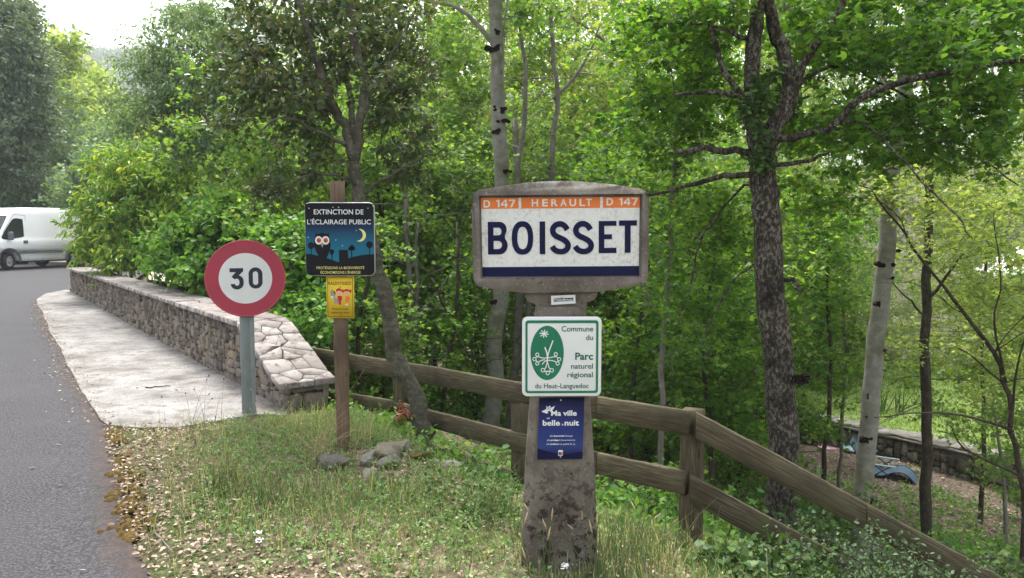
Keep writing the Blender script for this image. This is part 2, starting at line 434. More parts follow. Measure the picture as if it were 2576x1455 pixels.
    MAT['lf_blue'] = L('bluish_herb_leaf', [(0.1, (0.035, 0.075, 0.034)), (0.5, (0.062, 0.115, 0.05)), (0.9, (0.105, 0.165, 0.075))], 0.3, 1.4, K=(0.66, 0.64, 0.62))
    MAT['lf_far'] = L('far_wood_leaf', [(0.1, (0.03, 0.06, 0.022)), (0.5, (0.06, 0.1, 0.035)), (0.9, (0.1, 0.14, 0.055))], 0.3, 1.5)
    MAT['grass'] = L('grass_blade', [(0.1, (0.045, 0.08, 0.025)), (0.42, (0.09, 0.145, 0.042)), (0.6, (0.17, 0.2, 0.08)), (0.82, (0.29, 0.26, 0.15)), (0.97, (0.36, 0.3, 0.2))], 0.35, 1.6, K=(0.98, 0.95, 1.05))
    MAT['weed'] = L('weed_leaf', [(0.1, (0.05, 0.11, 0.03)), (0.5, (0.09, 0.18, 0.05)), (0.9, (0.16, 0.25, 0.08))], 0.35, 1.6, K=(0.95, 0.92, 0.98))
    MAT['litter'] = L('dead_leaf', [(0.1, (0.045, 0.026, 0.018)), (0.4, (0.12, 0.08, 0.055)), (0.7, (0.27, 0.205, 0.155)), (0.95, (0.40, 0.335, 0.27))], 0.1, 1.3, 0.8, 0.1, (0.74, 0.76, 0.76))
    MAT['moss'] = plain('dry_moss', (0.1, 0.07, 0.025), 0.95, 0.05, var=0.4, scale=60)
    MAT['straw'] = plain('dry_straw', (0.4, 0.31, 0.17), 0.85, 0.1, var=0.3)
    MAT['dryleaf'] = L('russet_dry_leaf', [(0.1, (0.18, 0.06, 0.025)), (0.9, (0.42, 0.17, 0.07))], 0.2, 1.3, K=(0.55, 0.55, 0.55))
    MAT['flower'] = plain('white_flower', (0.78, 0.74, 0.76), 0.8, 0.1)
    MAT['stem'] = plain('green_stem', (0.11, 0.15, 0.05), 0.7, 0.2)
    # --- van and garden
    MAT['vanpaint'] = plain('white_van_paint', (0.88, 0.885, 0.89), 0.3, 0.5, var=0.02, scale=2)
    MAT['vanplastic'] = plain('grey_van_plastic', (0.13, 0.14, 0.17), 0.55, 0.4)
    MAT['tyre'] = plain('tyre_rubber', (0.025, 0.024, 0.025), 0.85, 0.2)
    MAT['hub'] = plain('hubcap_silver', (0.45, 0.46, 0.48), 0.4, 0.5, 0.5)
    MAT['glass'] = plain('dark_van_glass', (0.02, 0.03, 0.03), 0.08, 0.6)
    MAT['seatcloth'] = plain('seat_cloth', (0.05, 0.06, 0.07), 0.9, 0.1)
    MAT['seam'] = plain('panel_gap', (0.18, 0.18, 0.19), 0.8, 0.1)
    MAT['redlamp'] = plain('red_lamp', (0.4, 0.02, 0.02), 0.25, 0.5)
    MAT['textile'] = plain('blue_grey_textile', (0.07, 0.12, 0.16), 0.8, 0.2)
    MAT['bluetube'] = plain('dark_blue_tube', (0.025, 0.035, 0.14), 0.4, 0.4)
    MAT['pink'] = plain('pink_plastic', (0.75, 0.4, 0.55), 0.4, 0.4)
    MAT['yellowp'] = plain('yellow_plastic', (0.72, 0.58, 0.1), 0.4, 0.4)
    MAT['teal'] = plain('teal_plastic', (0.02, 0.24, 0.26), 0.4, 0.4)
    MAT['paleblue'] = plain('pale_blue_top', (0.3, 0.42, 0.48), 0.35, 0.4)
    MAT['canvas'] = plain('white_canvas', (0.8, 0.8, 0.8), 0.7, 0.2, var=0.03)
    MAT['slate'] = plain('pale_slate', (0.2, 0.185, 0.165), 0.8, 0.2, var=0.35, scale=6)
    MAT['irisleaf'] = plain('iris_leaf', (0.08, 0.15, 0.04), 0.6, 0.3)
    MAT['terracotta'] = plain('terracotta', (0.4, 0.15, 0.08), 0.8, 0.2)
build_materials()
HAZE = True
# ------------------------------------------------------------------ terrain
BND = np.array([(-30, 80), (-15.5, 36), (-13.8, 28), (-10.6, 19.9), (-1.95, 6.95), (0.25, 3.85), (0.8, 3.2), (1.3, 2.0), (1.6, -3), (2, -40)], float)

def sdist(x, y):
    """signed distance beyond the edge of the road shelf (positive on the valley side)"""
    x = np.asarray(x, float); y = np.asarray(y, float)
    best = np.full(x.shape, 1e9); sgn = np.ones(x.shape)
    for a, b in zip(BND[:-1], BND[1:]):
        d = b - a
        t = np.clip(((x - a[0]) * d[0] + (y - a[1]) * d[1]) / (d @ d), 0, 1)
        ex, ey = x - a[0] - t * d[0], y - a[1] - t * d[1]
        q = np.hypot(ex, ey)
        s = np.sign(d[0] * ey - d[1] * ex)
        m = q < best
        best = np.where(m, q, best); sgn = np.where(m, s, sgn)
    return best * sgn

def hgt(x, y):
    x = np.asarray(x, float); y = np.asarray(y, float)
    s = sdist(x, y)
    z = -3.5 * np.tanh((0.42 * np.maximum(s, 0) + 0.02 * np.maximum(s - 1, 0)) / 3.5)
    z = z + 0.42 * np.maximum(s - 27, 0) * np.clip((140 - s) / 100, 0.15, 1)
    z = z + 0.25 * np.maximum(-x - 27, 0) * (y > -50)
    b = np.clip((s + 0.6) / 1.5, 0, 1)
    z = z + 0.10 * b * np.sin(1.3 * x + 0.7 * y) * np.sin(1.1 * y - 0.5 * x + 1)
    return z

ROAD_EDGE = [gp(*p)[:2] for p in ((395, 1455), (330, 1330), (300, 1200), (272, 1075), (210, 990), (165, 900), (130, 830), (97, 757))]
ROAD_EDGE = [np.array((-1.05, 2.0)), np.array((-0.7, 0.5)), np.array((-0.6, -6))][::-1] + ROAD_EDGE
ROAD_EDGE += [np.array(p) for p in ((-11.3, 18.6), (-11.6, 20.2), (-11.4, 21.5), (-12.0, 24.5), (-13.6, 28.5), (-15.5, 33.2), (-17.2, 36.2))]
RE = np.array(ROAD_EDGE)
rr = [RE[0]]
for a, b in zip(RE[:-1], RE[1:]):
    n = max(1, int(np.hypot(*(b - a)) / 0.18))
    rr += [a + (b - a) * k / n for k in range(1, n + 1)]
rng0 = np.random.default_rng(5)
REd = np.array(rr)
jit = np.convolve(rng0.normal(0, 1, len(REd) + 10), np.ones(7) / 7, 'same')[5:-5] * 0.035
tn = np.gradient(REd, axis=0); tn /= np.linalg.norm(tn, axis=1)[:, None]
REd = REd + np.stack([-tn[:, 1], tn[:, 0]], 1) * jit[:, None]

def edge_x(y):
    """x of the road's right edge at depth y (near part)"""
    return np.interp(y, RE[:11, 1], RE[:11, 0])

def build_ground():
    def ax(lo, hi, fine_lo, fine_hi, step):
        f = np.arange(fine_lo, fine_hi, step)
        up = [fine_hi]; d = step
        while up[-1] < hi: d *= 1.13; up.append(up[-1] + d)
        dn = [fine_lo]; d = step
        while dn[-1] > lo: d *= 1.13; dn.append(dn[-1] - d)
        return np.concatenate([dn[:0:-1], f, up])
    xs = ax(-900, 900, -6, 9, 0.12); ys = ax(-300, 1100, 2, 14, 0.12)
    X, Y = np.meshgrid(xs, ys)
    Z = hgt(X, Y)
    n = np.random.default_rng(1).normal(0, 1, X.shape)
    s = sdist(X, Y)
    Z += np.where(s > -0.3, 0.012, 0.006) * n * (np.abs(X) < 30)
    # the road shelf lies a little under the road and the pavement
    onroad = np.interp(Y, RE[:, 1], RE[:, 0])
    Z = np.where((X < onroad + 0.1) & (s < 0), -0.03, Z)
    d = sdist(X, Y)
    Z = np.where((X < -1.5) & (Y > np.interp(X, [-3.3, -2.7, -1.9, -1.55], [6.12, 6.15, 6.36, 6.5])) & (Y < 20) & (d < 0.3), np.minimum(Z, -0.03), Z)
    ny, nx = X.shape
    i = (np.arange(ny - 1)[:, None] * nx + np.arange(nx - 1)[None, :]).ravel()
    me = np_mesh('ground', np.stack([X, Y, Z], -1).reshape(-1, 3), [np.stack([i, i + 1, i + nx + 1, i + nx], 1)], True)
    struct('ground', me, MAT['floor'])
build_ground()

def build_road():
    # strips parallel to the right edge, running left
    offs = np.array([0, 0.06, 0.14, 0.25, 0.4, 0.6, 0.9, 1.5, 3, 6, 12.0])
    t2 = np.gradient(np.convolve(np.pad(REd[:, 0], 12, 'edge'), np.ones(25) / 25, 'valid'))
    V, att = [], []
    for k, o in enumerate(offs):
        for p in REd:
            z = 0.004 + min(0.012, o * 0.02)
            V.append((p[0] - o * 0.93, p[1] - o * 0.37 if p[1] < 30 else p[1] + o * 0.25, z)); att.append(max(0.0, 1 - o / 0.3))
    n = len(REd)
    F = []
    for k in range(len(offs) - 1):
        for i in range(n - 1):
            F.append((k * n + i, k * n + i + 1, (k + 1) * n + i + 1, (k + 1) * n + i))
    me = np_mesh('road', V, [np.array(F)])
    a = me.attributes.new('edge', 'FLOAT', 'POINT')
    a.data.foreach_set('value', np.array(att, np.float32))
    me.flip_normals()
    struct('road', me, MAT['asphalt'])
    # pale dusty track joining on the right, past the end of the wall
    m = MB()
    m.add([(-16.6, 34.8, 0.002), (-11.5, 24.3, 0.002), (-9, 26, -0.5), (-13, 35.6, 0.002), (-15, 40, 0.002), (-22, 42, 0.002), (-24, 36, 0.002)], [(0, 1, 2, 3, 4, 5, 6)])
    struct('dirt_track', m.mesh('dirt_track'), MAT['path'])
build_road()

# ------------------------------------------------------------------ wall frame: l along from the near end, d across (0 = road side), z
W0, W1 = np.array((-1.98, 6.5)), np.array((-11.15, 19.35))
WL = float(np.hypot(*(W1 - W0))); WD = (W1 - W0) / WL; WN = np.array((WD[1], -WD[0]))
WT = 0.44
def wf(l, d, z): q = W0 + WD * l + WN * d; return (q[0], q[1], z)
def wall_h(l):
    return np.where(np.asarray(l) < 1.12, 0.25 + (0.67 - 0.25) * np.clip(np.asarray(l) / 1.12, 0, 1), 0.67 - 0.004 * (np.asarray(l) - 1.12))

def build_pavement():
    near = [gp(*p)[:2] for p in ((272, 1075), (350, 1082), (450, 1080), (540, 1066), (640, 1048), (720, 1050))]
    edge = [p for p in REd if 6.0 < p[1] < 20.0]
    poly = [tuple(p) for p in near[::-1]] + [tuple(p - np.array((0.03, 0.012))) for p in edge] + [wf(WL + 0.3, 0.1, 0)[:2], wf(WL, 0.06, 0)[:2], wf(0, 0.06, 0)[:2]]
    tris = tessellate_polygon([[Vector((x, y, 0)) for x, y in poly]])
    m = MB(); n = len(poly)
    m.add([(x, y, 0.02) for x, y in poly], [tuple(t) for t in tris])
    m.add([(x, y, 0.02) for x, y in poly] + [(x, y, -0.05) for x, y in poly], [(i, (i + 1) % n, n + (i + 1) % n, n + i) for i in range(n)])
    me = m.mesh('pavement'); bm = bmesh.new(); bm.from_mesh(me); bmesh.ops.recalc_face_normals(bm, faces=bm.faces); bm.to_mesh(me); bm.free()
    struct('pavement', me, MAT['pave'])
build_pavement()

def pack(W, H, hf, cell, rng, wmax=8, hmax=5):
    nx, ny = int(W / cell), int(H / cell)
    used = np.zeros((ny, nx), bool); out = []
    for y in range(ny):
        for x in range(nx):
            if used[y, x] or hf((x + 0.5) * cell) < (y + 0.6) * cell: continue
            r = rng.random()
            if r < 0.16: w, h = rng.integers(2, 4), rng.integers(min(4, hmax), hmax + 2)
            elif r < 0.45: w, h = rng.integers(min(5, wmax), wmax + 1), rng.integers(2, 4)
            else: w, h = rng.integers(2, 6), rng.integers(2, 5)
            w = min(w, nx - x); h = min(h, ny - y)
            k = 0
            while k < w and not used[y, x + k]: k += 1
            w = max(k, 1)
            while h > 1 and hf((x + w / 2) * cell) < (y + h - 0.3) * cell: h -= 1
            used[y:y + h, x:x + w] = True
            out.append((x * cell, y * cell, (x + w) * cell, (y + h) * cell))
    return out

def stone(m, rect, fr, rng, depth=(0.02, 0.05), gap=0.009):
    u0, v0, u1, v1 = rect
    u0 += gap * rng.random() ; u1 -= gap * rng.random(); v0 += gap * rng.random(); v1 -= gap * rng.random()
    w, h = u1 - u0, v1 - v0
    if w < 0.012 or h < 0.012: return
    c = min(w, h) * rng.uniform(0.16, 0.3, 8)
    P = [(u0 + c[0], v0), (u1 - c[1], v0), (u1, v0 + c[2]), (u1, v1 - c[3]), (u1 - c[4], v1), (u0 + c[5], v1), (u0, v1 - c[6]), (u0, v0 + c[7])]
    P = np.array(P) + rng.normal(0, min(w, h) * 0.055, (8, 2))
    ce = P.mean(0); d = rng.uniform(*depth)
    sh = np.maximum(0.76, 1 - 0.011 / max(min(w, h), 0.02))
    Q = ce + (P - ce) * sh; Z = d + rng.normal(0, 0.006, 8)
    R2 = ce + (P - ce) * 0.97
    V = [fr(u, v, -0.03) for u, v in P] + [fr(u, v, d * 0.75) for u, v in R2] + [fr(u, v, z) for (u, v), z in zip(Q, Z)] + [fr(ce[0], ce[1], d + rng.uniform(0.0, 0.008))]
    F = []
    for i in range(8):
        j = (i + 1) % 8
        F += [(i, j, 8 + j, 8 + i), (8 + i, 8 + j, 16 + j, 16 + i), (16 + i, 16 + j, 24)]
    m.add(V, F)

def build_wall():
    rng = np.random.default_rng(11)
    base = wf(0, 0, 0)
    t = thing('stone_wall', 'low mortared parapet wall of tan stones with pale flat coping beside the pavement', 'wall', base)
    off = np.array(base)
    def loc(p): return tuple(np.array(p) - off)
    # mortared core
    ls = [0.03, 1.12, WL]
    prof = [(0.03, -3.4)] + [(l, float(wall_h(l)) - 0.04) for l in ls] + [(WL, -3.4)]
    m = MB(); m.prism(prof, 0.03, WT - 0.03, lambda u, v, w: loc(wf(u, w, v)))
    me = m.mesh('mortar_core'); bm = bmesh.new(); bm.from_mesh(me); bmesh.ops.recalc_face_normals(bm, faces=bm.faces); bm.to_mesh(me); bm.free()
    obj('mortar_core', me, MAT['mortar'], t)
    m = MB()
    hf = lambda l: float(wall_h(l)) - 0.035
    for r in pack(WL, 0.66, hf, 0.031, rng):
        stone(m, r, lambda u, v, w: loc(wf(u, 0.03 - w, v)), rng, (0.005, 0.035))
    for r in pack(WL, 0.66, hf, 0.06, rng):                                    # back face
        stone(m, r, lambda u, v, w: loc(wf(u, WT - 0.03 + w, v)), rng, (0.005, 0.03))
    for r in pack(WT, 0.25, lambda l: 0.25, 0.05, rng, 4, 3):                   # near end
        stone(m, (r[0], r[1] - 0.02, r[2], r[3] - 0.02), lambda u, v, w: loc(wf(0.03 - w, u, v)), rng, (0.01, 0.05))
    obj('stonework', m.mesh('stonework'), MAT['stone'], t)
    # coping: crazy paving of flat slabs following the top (cells cut from scattered centres)
    m = MB()
    S, l = [], -0.02
    while l < WL + 0.05:
        k = 3 if l < 1.4 else 2
        for q in range(k): S.append((l + rng.normal(0, 0.05), (q + 0.5) / k * WT + rng.normal(0, 0.045)))
        l += rng.uniform(0.13, 0.19) if l < 1.4 else rng.uniform(0.16, 0.26)
    S = np.array(S); hh = lambda a: float(wall_h(max(a, 0)))
    for s in S:
        P = [(max(s[0] - 0.4, -0.05), -0.035), (min(s[0] + 0.4, WL + 0.02), -0.035), (min(s[0] + 0.4, WL + 0.02), WT + 0.035), (max(s[0] - 0.4, -0.05), WT + 0.035)]
        for o in S:
            if o is s or abs(o[0] - s[0]) > 0.7 or (o == s).all(): continue
            nrm = (o - s) / np.linalg.norm(o - s); lim = ((o + s) / 2) @ nrm - 0.004
            Q = []
            for (a, b2) in zip(P, P[1:] + P[:1]):
                da, db = np.dot(a, nrm) - lim, np.dot(b2, nrm) - lim
                if da <= 0: Q.append(a)
                if da * db < 0: Q.append(tuple(np.array(a) + (np.array(b2) - np.array(a)) * da / (da - db)))
            P = Q
            if len(P) < 3: break
        if len(P) < 3: continue
        P = [tuple(np.array(p) + rng.normal(0, 0.003, 2)) for p in P]
        ce = np.mean(P, 0); hz = rng.normal(0, 0.0025); n = len(P)
        top = [(ce[0] + (a - ce[0]) * 0.96, ce[1] + (c - ce[1]) * 0.96) for a, c in P]
        V = [loc(wf(a, c, hh(a) - 0.05)) for a, c in P] + [loc(wf(a, c, hh(a) - 0.006 + hz)) for a, c in P] + [loc(wf(a, c, hh(a) + hz)) for a, c in top] + [loc(wf(ce[0], ce[1], hh(ce[0]) + hz + rng.uniform(0, 0.004)))]
        F = []
        for q in range(n):
            r = (q + 1) % n
            F += [(q, r, n + r, n + q), (n + q, n + r, 2 * n + r, 2 * n + q), (2 * n + q, 2 * n + r, 3 * n)]
        m.add(V, F)
    me = m.mesh('coping'); bm = bmesh.new(); bm.from_mesh(me); bmesh.ops.recalc_face_normals(bm, faces=bm.faces); bm.to_mesh(me); bm.free()
    obj('coping', me, MAT['coping'], t)
    q = [0.0, 0.4, 0.8, 1.12, 4, 8, 12, WL]; mb = MB()
    V = [loc(wf(a, -0.012, float(wall_h(a)) - 0.009)) for a in q] + [loc(wf(a, WT + 0.012, float(wall_h(a)) - 0.009)) for a in q]
    mb.add(V, [(i, i + 1, 9 + i, 8 + i) for i in range(7)])
    obj('bedding', mb.mesh('bedding'), MAT['mortar'], t)
build_wall()

# ------------------------------------------------------------------ wooden fence
def beam(p0, p1, w, th, out=None, seed=0, plumb=False):
    """board from p0 to p1 (its top edge, outer face), w high, th thick towards -out; UV along the grain"""
    p0, p1 = np.array(p0), np.array(p1)
    d = p1 - p0; L = np.linalg.norm(d); d /= L
    out = np.array(out, float); out -= d * (out @ d); out /= np.linalg.norm(out)
    upv = np.cross(out, d); upv = upv if upv[2] > 0 else -upv
    if plumb:                                           # ends cut upright, as on a stepped fence
        w = w / max(0.3, upv[2]); upv = np.array((0.0, 0.0, 1.0))
        out = np.array((out[0], out[1], 0.0)); out /= np.linalg.norm(out)
    rng = np.random.default_rng(seed)
    n = max(2, int(L / 0.12))
    V, UV = [], []
    wob = np.convolve(rng.normal(0, 1, n + 5), np.ones(4) / 4, 'valid')[:n + 1] * 0.006
    wob2 = np.convolve(rng.normal(0, 1, n + 5), np.ones(4) / 4, 'valid')[:n + 1] * 0.006
    c = 0.006
    sec = [(-c, 0), (0, -c), (0, -w + c), (-c, -w), (-th + c, -w), (-th, -w + c), (-th, -c), (-th + c, 0)]
    for i in range(n + 1):
        q = p0 + d * (L * i / n)
        for o, u in sec:
            uu = u + (wob[i] if u > -w / 2 else wob2[i])
            V.append(q + out * o + upv * uu)
    F = []
    for i in range(n):
        for k in range(8):
            F.append((i * 8 + k, i * 8 + (k + 1) % 8, i * 8 + 8 + (k + 1) % 8, i * 8 + 8 + k))
    E = [tuple(range(8))[::-1], tuple(n * 8 + k for k in range(8))]
    me = np_mesh('beam', V, [np.array(F), np.array(E)])
    bm = bmesh.new(); bm.from_mesh(me); bmesh.ops.recalc_face_normals(bm, faces=bm.faces); bm.to_mesh(me); bm.free()
    per = np.cumsum([0] + [math.dist(sec[k], sec[(k + 1) % 8]) for k in range(8)])
    uvl = me.uv_layers.new(name='UVMap')
    cos = np.array([v.co[:] for v in me.vertices])
    loops = np.zeros(len(me.loops), np.int32); me.loops.foreach_get('vertex_index', loops)
    pv = np.cross(out, d); pv /= np.linalg.norm(pv)
    al = (cos - p0) @ d; ac = (cos - p0) @ pv + (cos - p0) @ out
    uv = np.stack([al[loops] + seed * 3.7, ac[loops] + seed * 1.3], 1).astype(np.float32)
    uvl.data.foreach_set('uv', uv.ravel())
    return me

def shift(me, off):
    me.transform(Matrix.Translation([-float(x) for x in off])); return me

def fz(px): return 1.0 / np.interp(px, [760, 1740], [1 / 8.2, 1 / 4.3])
OUT1 = np.array((-0.773, -0.634, 0.0))
OUT2 = np.array((-0.27, -0.96, 0.0))
def fz2(px): return np.interp(px, [1740, 2514], [4.3, 3.95])

def build_fence():
    base = pt(1740, 1400, 4.38)
    t = thing('wooden_fence', 'weathered brown fence of wide boards and posts stepping down behind the signs', 'fence', base)
    def rail(name, a, b, w, seed, out=OUT1, f=fz, th=0.035, da=0.0, db=0.0):
        me = beam(pt(a[0], a[1], f(a[0]) + da), pt(b[0], b[1], f(b[0]) + db), w, th, out=out, seed=seed, plumb=True)
        o = obj(name, shift(me, base), MAT['board'], t)
        return o
    rail('rail', (700, 862), (1008, 912), 0.146, 1)
    rail('rail', (1012, 911), (1500, 997), 0.148, 2)
    rail('rail', (1502, 998), (1733, 1033), 0.146, 3)
    rail('rail', (815, 977), (988, 1010), 0.14, 4)
    rail('rail', (992, 1011), (1500, 1139), 0.142, 5)
    rail('rail', (1502, 1140), (1722, 1190), 0.14, 6)
    rail('rail', (1080, 1116), (1320, 1196), 0.13, 7, da=0.05, db=0.05)
    rail('rail', (1700, 1335), (1960, 1490), 0.15, 8, OUT2, fz2)
    rail('rail', (1751, 1038), (2180, 1267), 0.138, 9, OUT2, fz2)
    rail('rail', (2182, 1268), (2560, 1477), 0.138, 10, OUT2, fz2)
    rail('rail', (1736, 1196), (2160, 1424), 0.14, 11, OUT2, fz2)
    rail('rail', (2162, 1425), (2500, 1600), 0.14, 12, OUT2, fz2)
    def post(px, top, bottom, w, d, seed, Y, out, zdeep=0.0):
        a = pt(px, top, Y); b = pt(px, bottom, Y); b[:2] = a[:2]
        me = beam(a, b, w, d, out=out, seed=seed)
        tan = np.cross((0, 0, 1), out); tan /= np.linalg.norm(tan)
        cosv = np.array([v.co[:] for v in me.vertices]); c = cosv.mean(0)
        me.transform(Matrix.Translation([float(x) for x in (a[0] - c[0], a[1] - c[1], 0)]))
        obj('post', shift(me, base), MAT['board'], t)
    post(830, 857, 1085, 0.06, 0.06, 21, 8.15, OUT1)
    post(1004, 940, 1130, 0.095, 0.08, 22, fz(1004) + 0.09, OUT1)
    post(1307, 1010, 1215, 0.10, 0.09, 23, fz(1307) + 0.10, OUT1)
    post(1743, 1031, 1440, 0.115, 0.11, 24, 4.3 + 0.11, np.array((-0.5, -0.87, 0)))
    post(2300, 1345, 1700, 0.10, 0.10, 25, 4.05 + 0.1, OUT2)
    # screw heads
    m = MB()
    for px, py, f, o in ((1752, 1083, fz2, OUT2), (1785, 1083, fz2, OUT2), (1725, 1090, fz, OUT1), (1752, 1240, fz2, OUT2), (1722, 1215, fz, OUT1), (1308, 1012, fz, OUT1), (1305, 1110, fz, OUT1)):
        p = pt(px, py, f(px)) - base; oo = np.array(o)
        m.tube([p - oo * 0.01, p + oo * 0.004], [0.006, 0.006], 8)
    obj('screw_heads', m.mesh('screw_heads'), MAT['darkwood'], t)
build_fence()

# ------------------------------------------------------------------ flat print helpers
_tm_cache = {}
def text_geo(body, bold):
    k = (body, bold)
    if k in _tm_cache: return _tm_cache[k]
    cu = bpy.data.curves.new('txt', 'FONT')
    cu.body = body; cu.offset = bold; cu.resolution_u = 3; cu.fill_mode = 'FRONT'
    o = bpy.data.objects.new('txt', cu); COL.objects.link(o)
    bpy.context.view_layer.update()
    dg = bpy.context.evaluated_depsgraph_get()
    me = bpy.data.meshes.new_from_object(o.evaluated_get(dg))
    V = np.array([v.co[:2] for v in me.vertices]); F = [tuple(p.vertices) for p in me.polygons]
    bpy.data.objects.remove(o); bpy.data.curves.remove(cu); bpy.data.meshes.remove(me)
    _tm_cache[k] = (V, F)
    return V, F

class Board:
    """flat artwork in a sign's own plane; coordinates in zoom pixels scaled by s metres"""
    def __init__(s, root, cx, cy, scale, y0=0.0):
        s.root, s.cx, s.cy, s.k, s.y0 = root, cx, cy, scale, y0
        s.parts = {}
    def P(s, x, y, lay): return ((x - s.cx) * s.k, s.y0 - lay * 0.0012, (s.cy - y) * s.k)
    def mb(s, part, m):
        return s.parts.setdefault((part, m), MB())
    def poly(s, part, m, pts, lay, holes=()):
        loops = [list(pts)] + [list(h) for h in holes]
        tr = tessellate_polygon([[Vector((x, -y, 0)) for x, y in lp] for lp in loops])
        flat = [p for lp in loops for p in lp]
        F = []
        for a, b, c in tr:
            (x0, y0), (x1, y1), (x2, y2) = flat[a], flat[b], flat[c]
            ar = (x1 - x0) * (y2 - y0) - (x2 - x0) * (y1 - y0)
            if abs(ar) < 1e-9: continue
            F.append((a, b, c) if ar < 0 else (a, c, b))
        s.mb(part, m).add([s.P(x, y, lay) for x, y in flat], F)
    def rect(s, part, m, x0, y0, x1, y1, lay, r=0.0, hole=None):
        s.poly(part, m, rrect(x0, y0, x1, y1, r), lay, [hole] if hole else ())
    def ell(s, part, m, cx, cy, rx, ry, lay, n=28):
        s.poly(part, m, [(cx + rx * math.cos(a), cy + ry * math.sin(a)) for a in np.linspace(0, 2 * math.pi, n, endpoint=False)], lay)
    def stroke(s, part, m, pts, w, lay, closed=False):
        p = np.array(pts, float); n = len(p)
        d = np.gradient(p, axis=0) if not closed else (np.roll(p, -1, 0) - np.roll(p, 1, 0))
        d /= np.linalg.norm(d, axis=1)[:, None] + 1e-9
        nn = np.stack([-d[:, 1], d[:, 0]], 1) * w / 2
        A, B = p + nn, p - nn
        s.strokes = getattr(s, 'strokes', 0) + 1
        lay = lay + 0.22 * (s.strokes % 12)
        V = [s.P(*q, lay) for q in A] + [s.P(*q, lay) for q in B]
        F = [(i, (i + 1) % n, n + (i + 1) % n, n + i) for i in range(n if closed else n - 1)]
        s.mb(part, m).add(V, F)
    def text(s, part, m, body, x0, x1, base, top, lay, bold=0.0):
        """fit the line to x0..x1 and its capitals to base..top"""
        V, F = text_geo(body, bold)
        cap = text_geo('E', bold)[0]
        ch = cap[:, 1].max() - cap[:, 1].min(); c0 = cap[:, 1].min()
        a, b = V[:, 0].min(), V[:, 0].max()
        X = x0 + (V[:, 0] - a) / (b - a) * (x1 - x0)
        Yv = base - (V[:, 1] - c0) / ch * (base - top)
        s.lines = getattr(s, 'lines', 0) + 1                  # every line of writing is a part of its own
        s.mb((part, s.lines), m).add([s.P(x, y, lay) for x, y in zip(X, Yv)], F)
    def done(s):
        out = {}
        for (part, m), mb in s.parts.items():
            if isinstance(part, tuple): part = part[0]
            out[(part, m, len(out))] = obj(part, mb.mesh(part), MAT[m], s.root)
        return out

def rrect(x0, y0, x1, y1, r, n=6):
    if r <= 0: return [(x0, y0), (x1, y0), (x1, y1), (x0, y1)]
    P = []
    for cx, cy, a0 in ((x1 - r, y0 + r, -90), (x1 - r, y1 - r, 0), (x0 + r, y1 - r, 90), (x0 + r, y0 + r, 180)):
        for k in range(n + 1):
            a = rad(a0 + 90 * k / n); P.append((cx + r * math.cos(a), cy + r * math.sin(a)))
    return P

def curve(pts, n=10):
    """Catmull-Rom through points"""
    p = [np.array(q, float) for q in pts]; p = [2 * p[0] - p[1]] + p + [2 * p[-1] - p[-2]]
    out = []
    for i in range(1, len(p) - 2):
        for k in range(n):
            t = k / n
            out.append(0.5 * (2 * p[i] + (p[i + 1] - p[i - 1]) * t + (2 * p[i - 1] - 5 * p[i] + 4 * p[i + 1] - p[i + 2]) * t * t + (3 * p[i] - p[i - 1] - 3 * p[i + 1] + p[i + 2]) * t ** 3))
    out.append(p[-2])
    return [tuple(q) for q in out]

def arc(cx, cy, rx, ry, a0, a1, n=14):
    return [(cx + rx * math.cos(rad(a)), cy + ry * math.sin(rad(a))) for a in np.linspace(a0, a1, n)]

def panel(root, name, pts, thick, m, b, y0=0.0, bev=0.0):
    """solid panel behind the artwork, in Board coordinates"""
    mb = MB(); n = len(pts)
    f = [b.P(x, y, 0) for x, y in pts]
    mb.add([(x, y0, z) for x, _, z in f] + [(x, y0 + thick, z) for x, _, z in f],
           [tuple(range(n)), tuple(range(2 * n - 1, n - 1, -1))] + [(i, n + i, n + (i + 1) % n, (i + 1) % n) for i in range(n)])
    me = mb.mesh(name)
    bm = bmesh.new(); bm.from_mesh(me); bmesh.ops.recalc_face_normals(bm, faces=bm.faces); bm.to_mesh(me); bm.free()
    o = obj(name, me, MAT[m], root)
    if bev: bevel(o, bev, 3, 50)
    return o
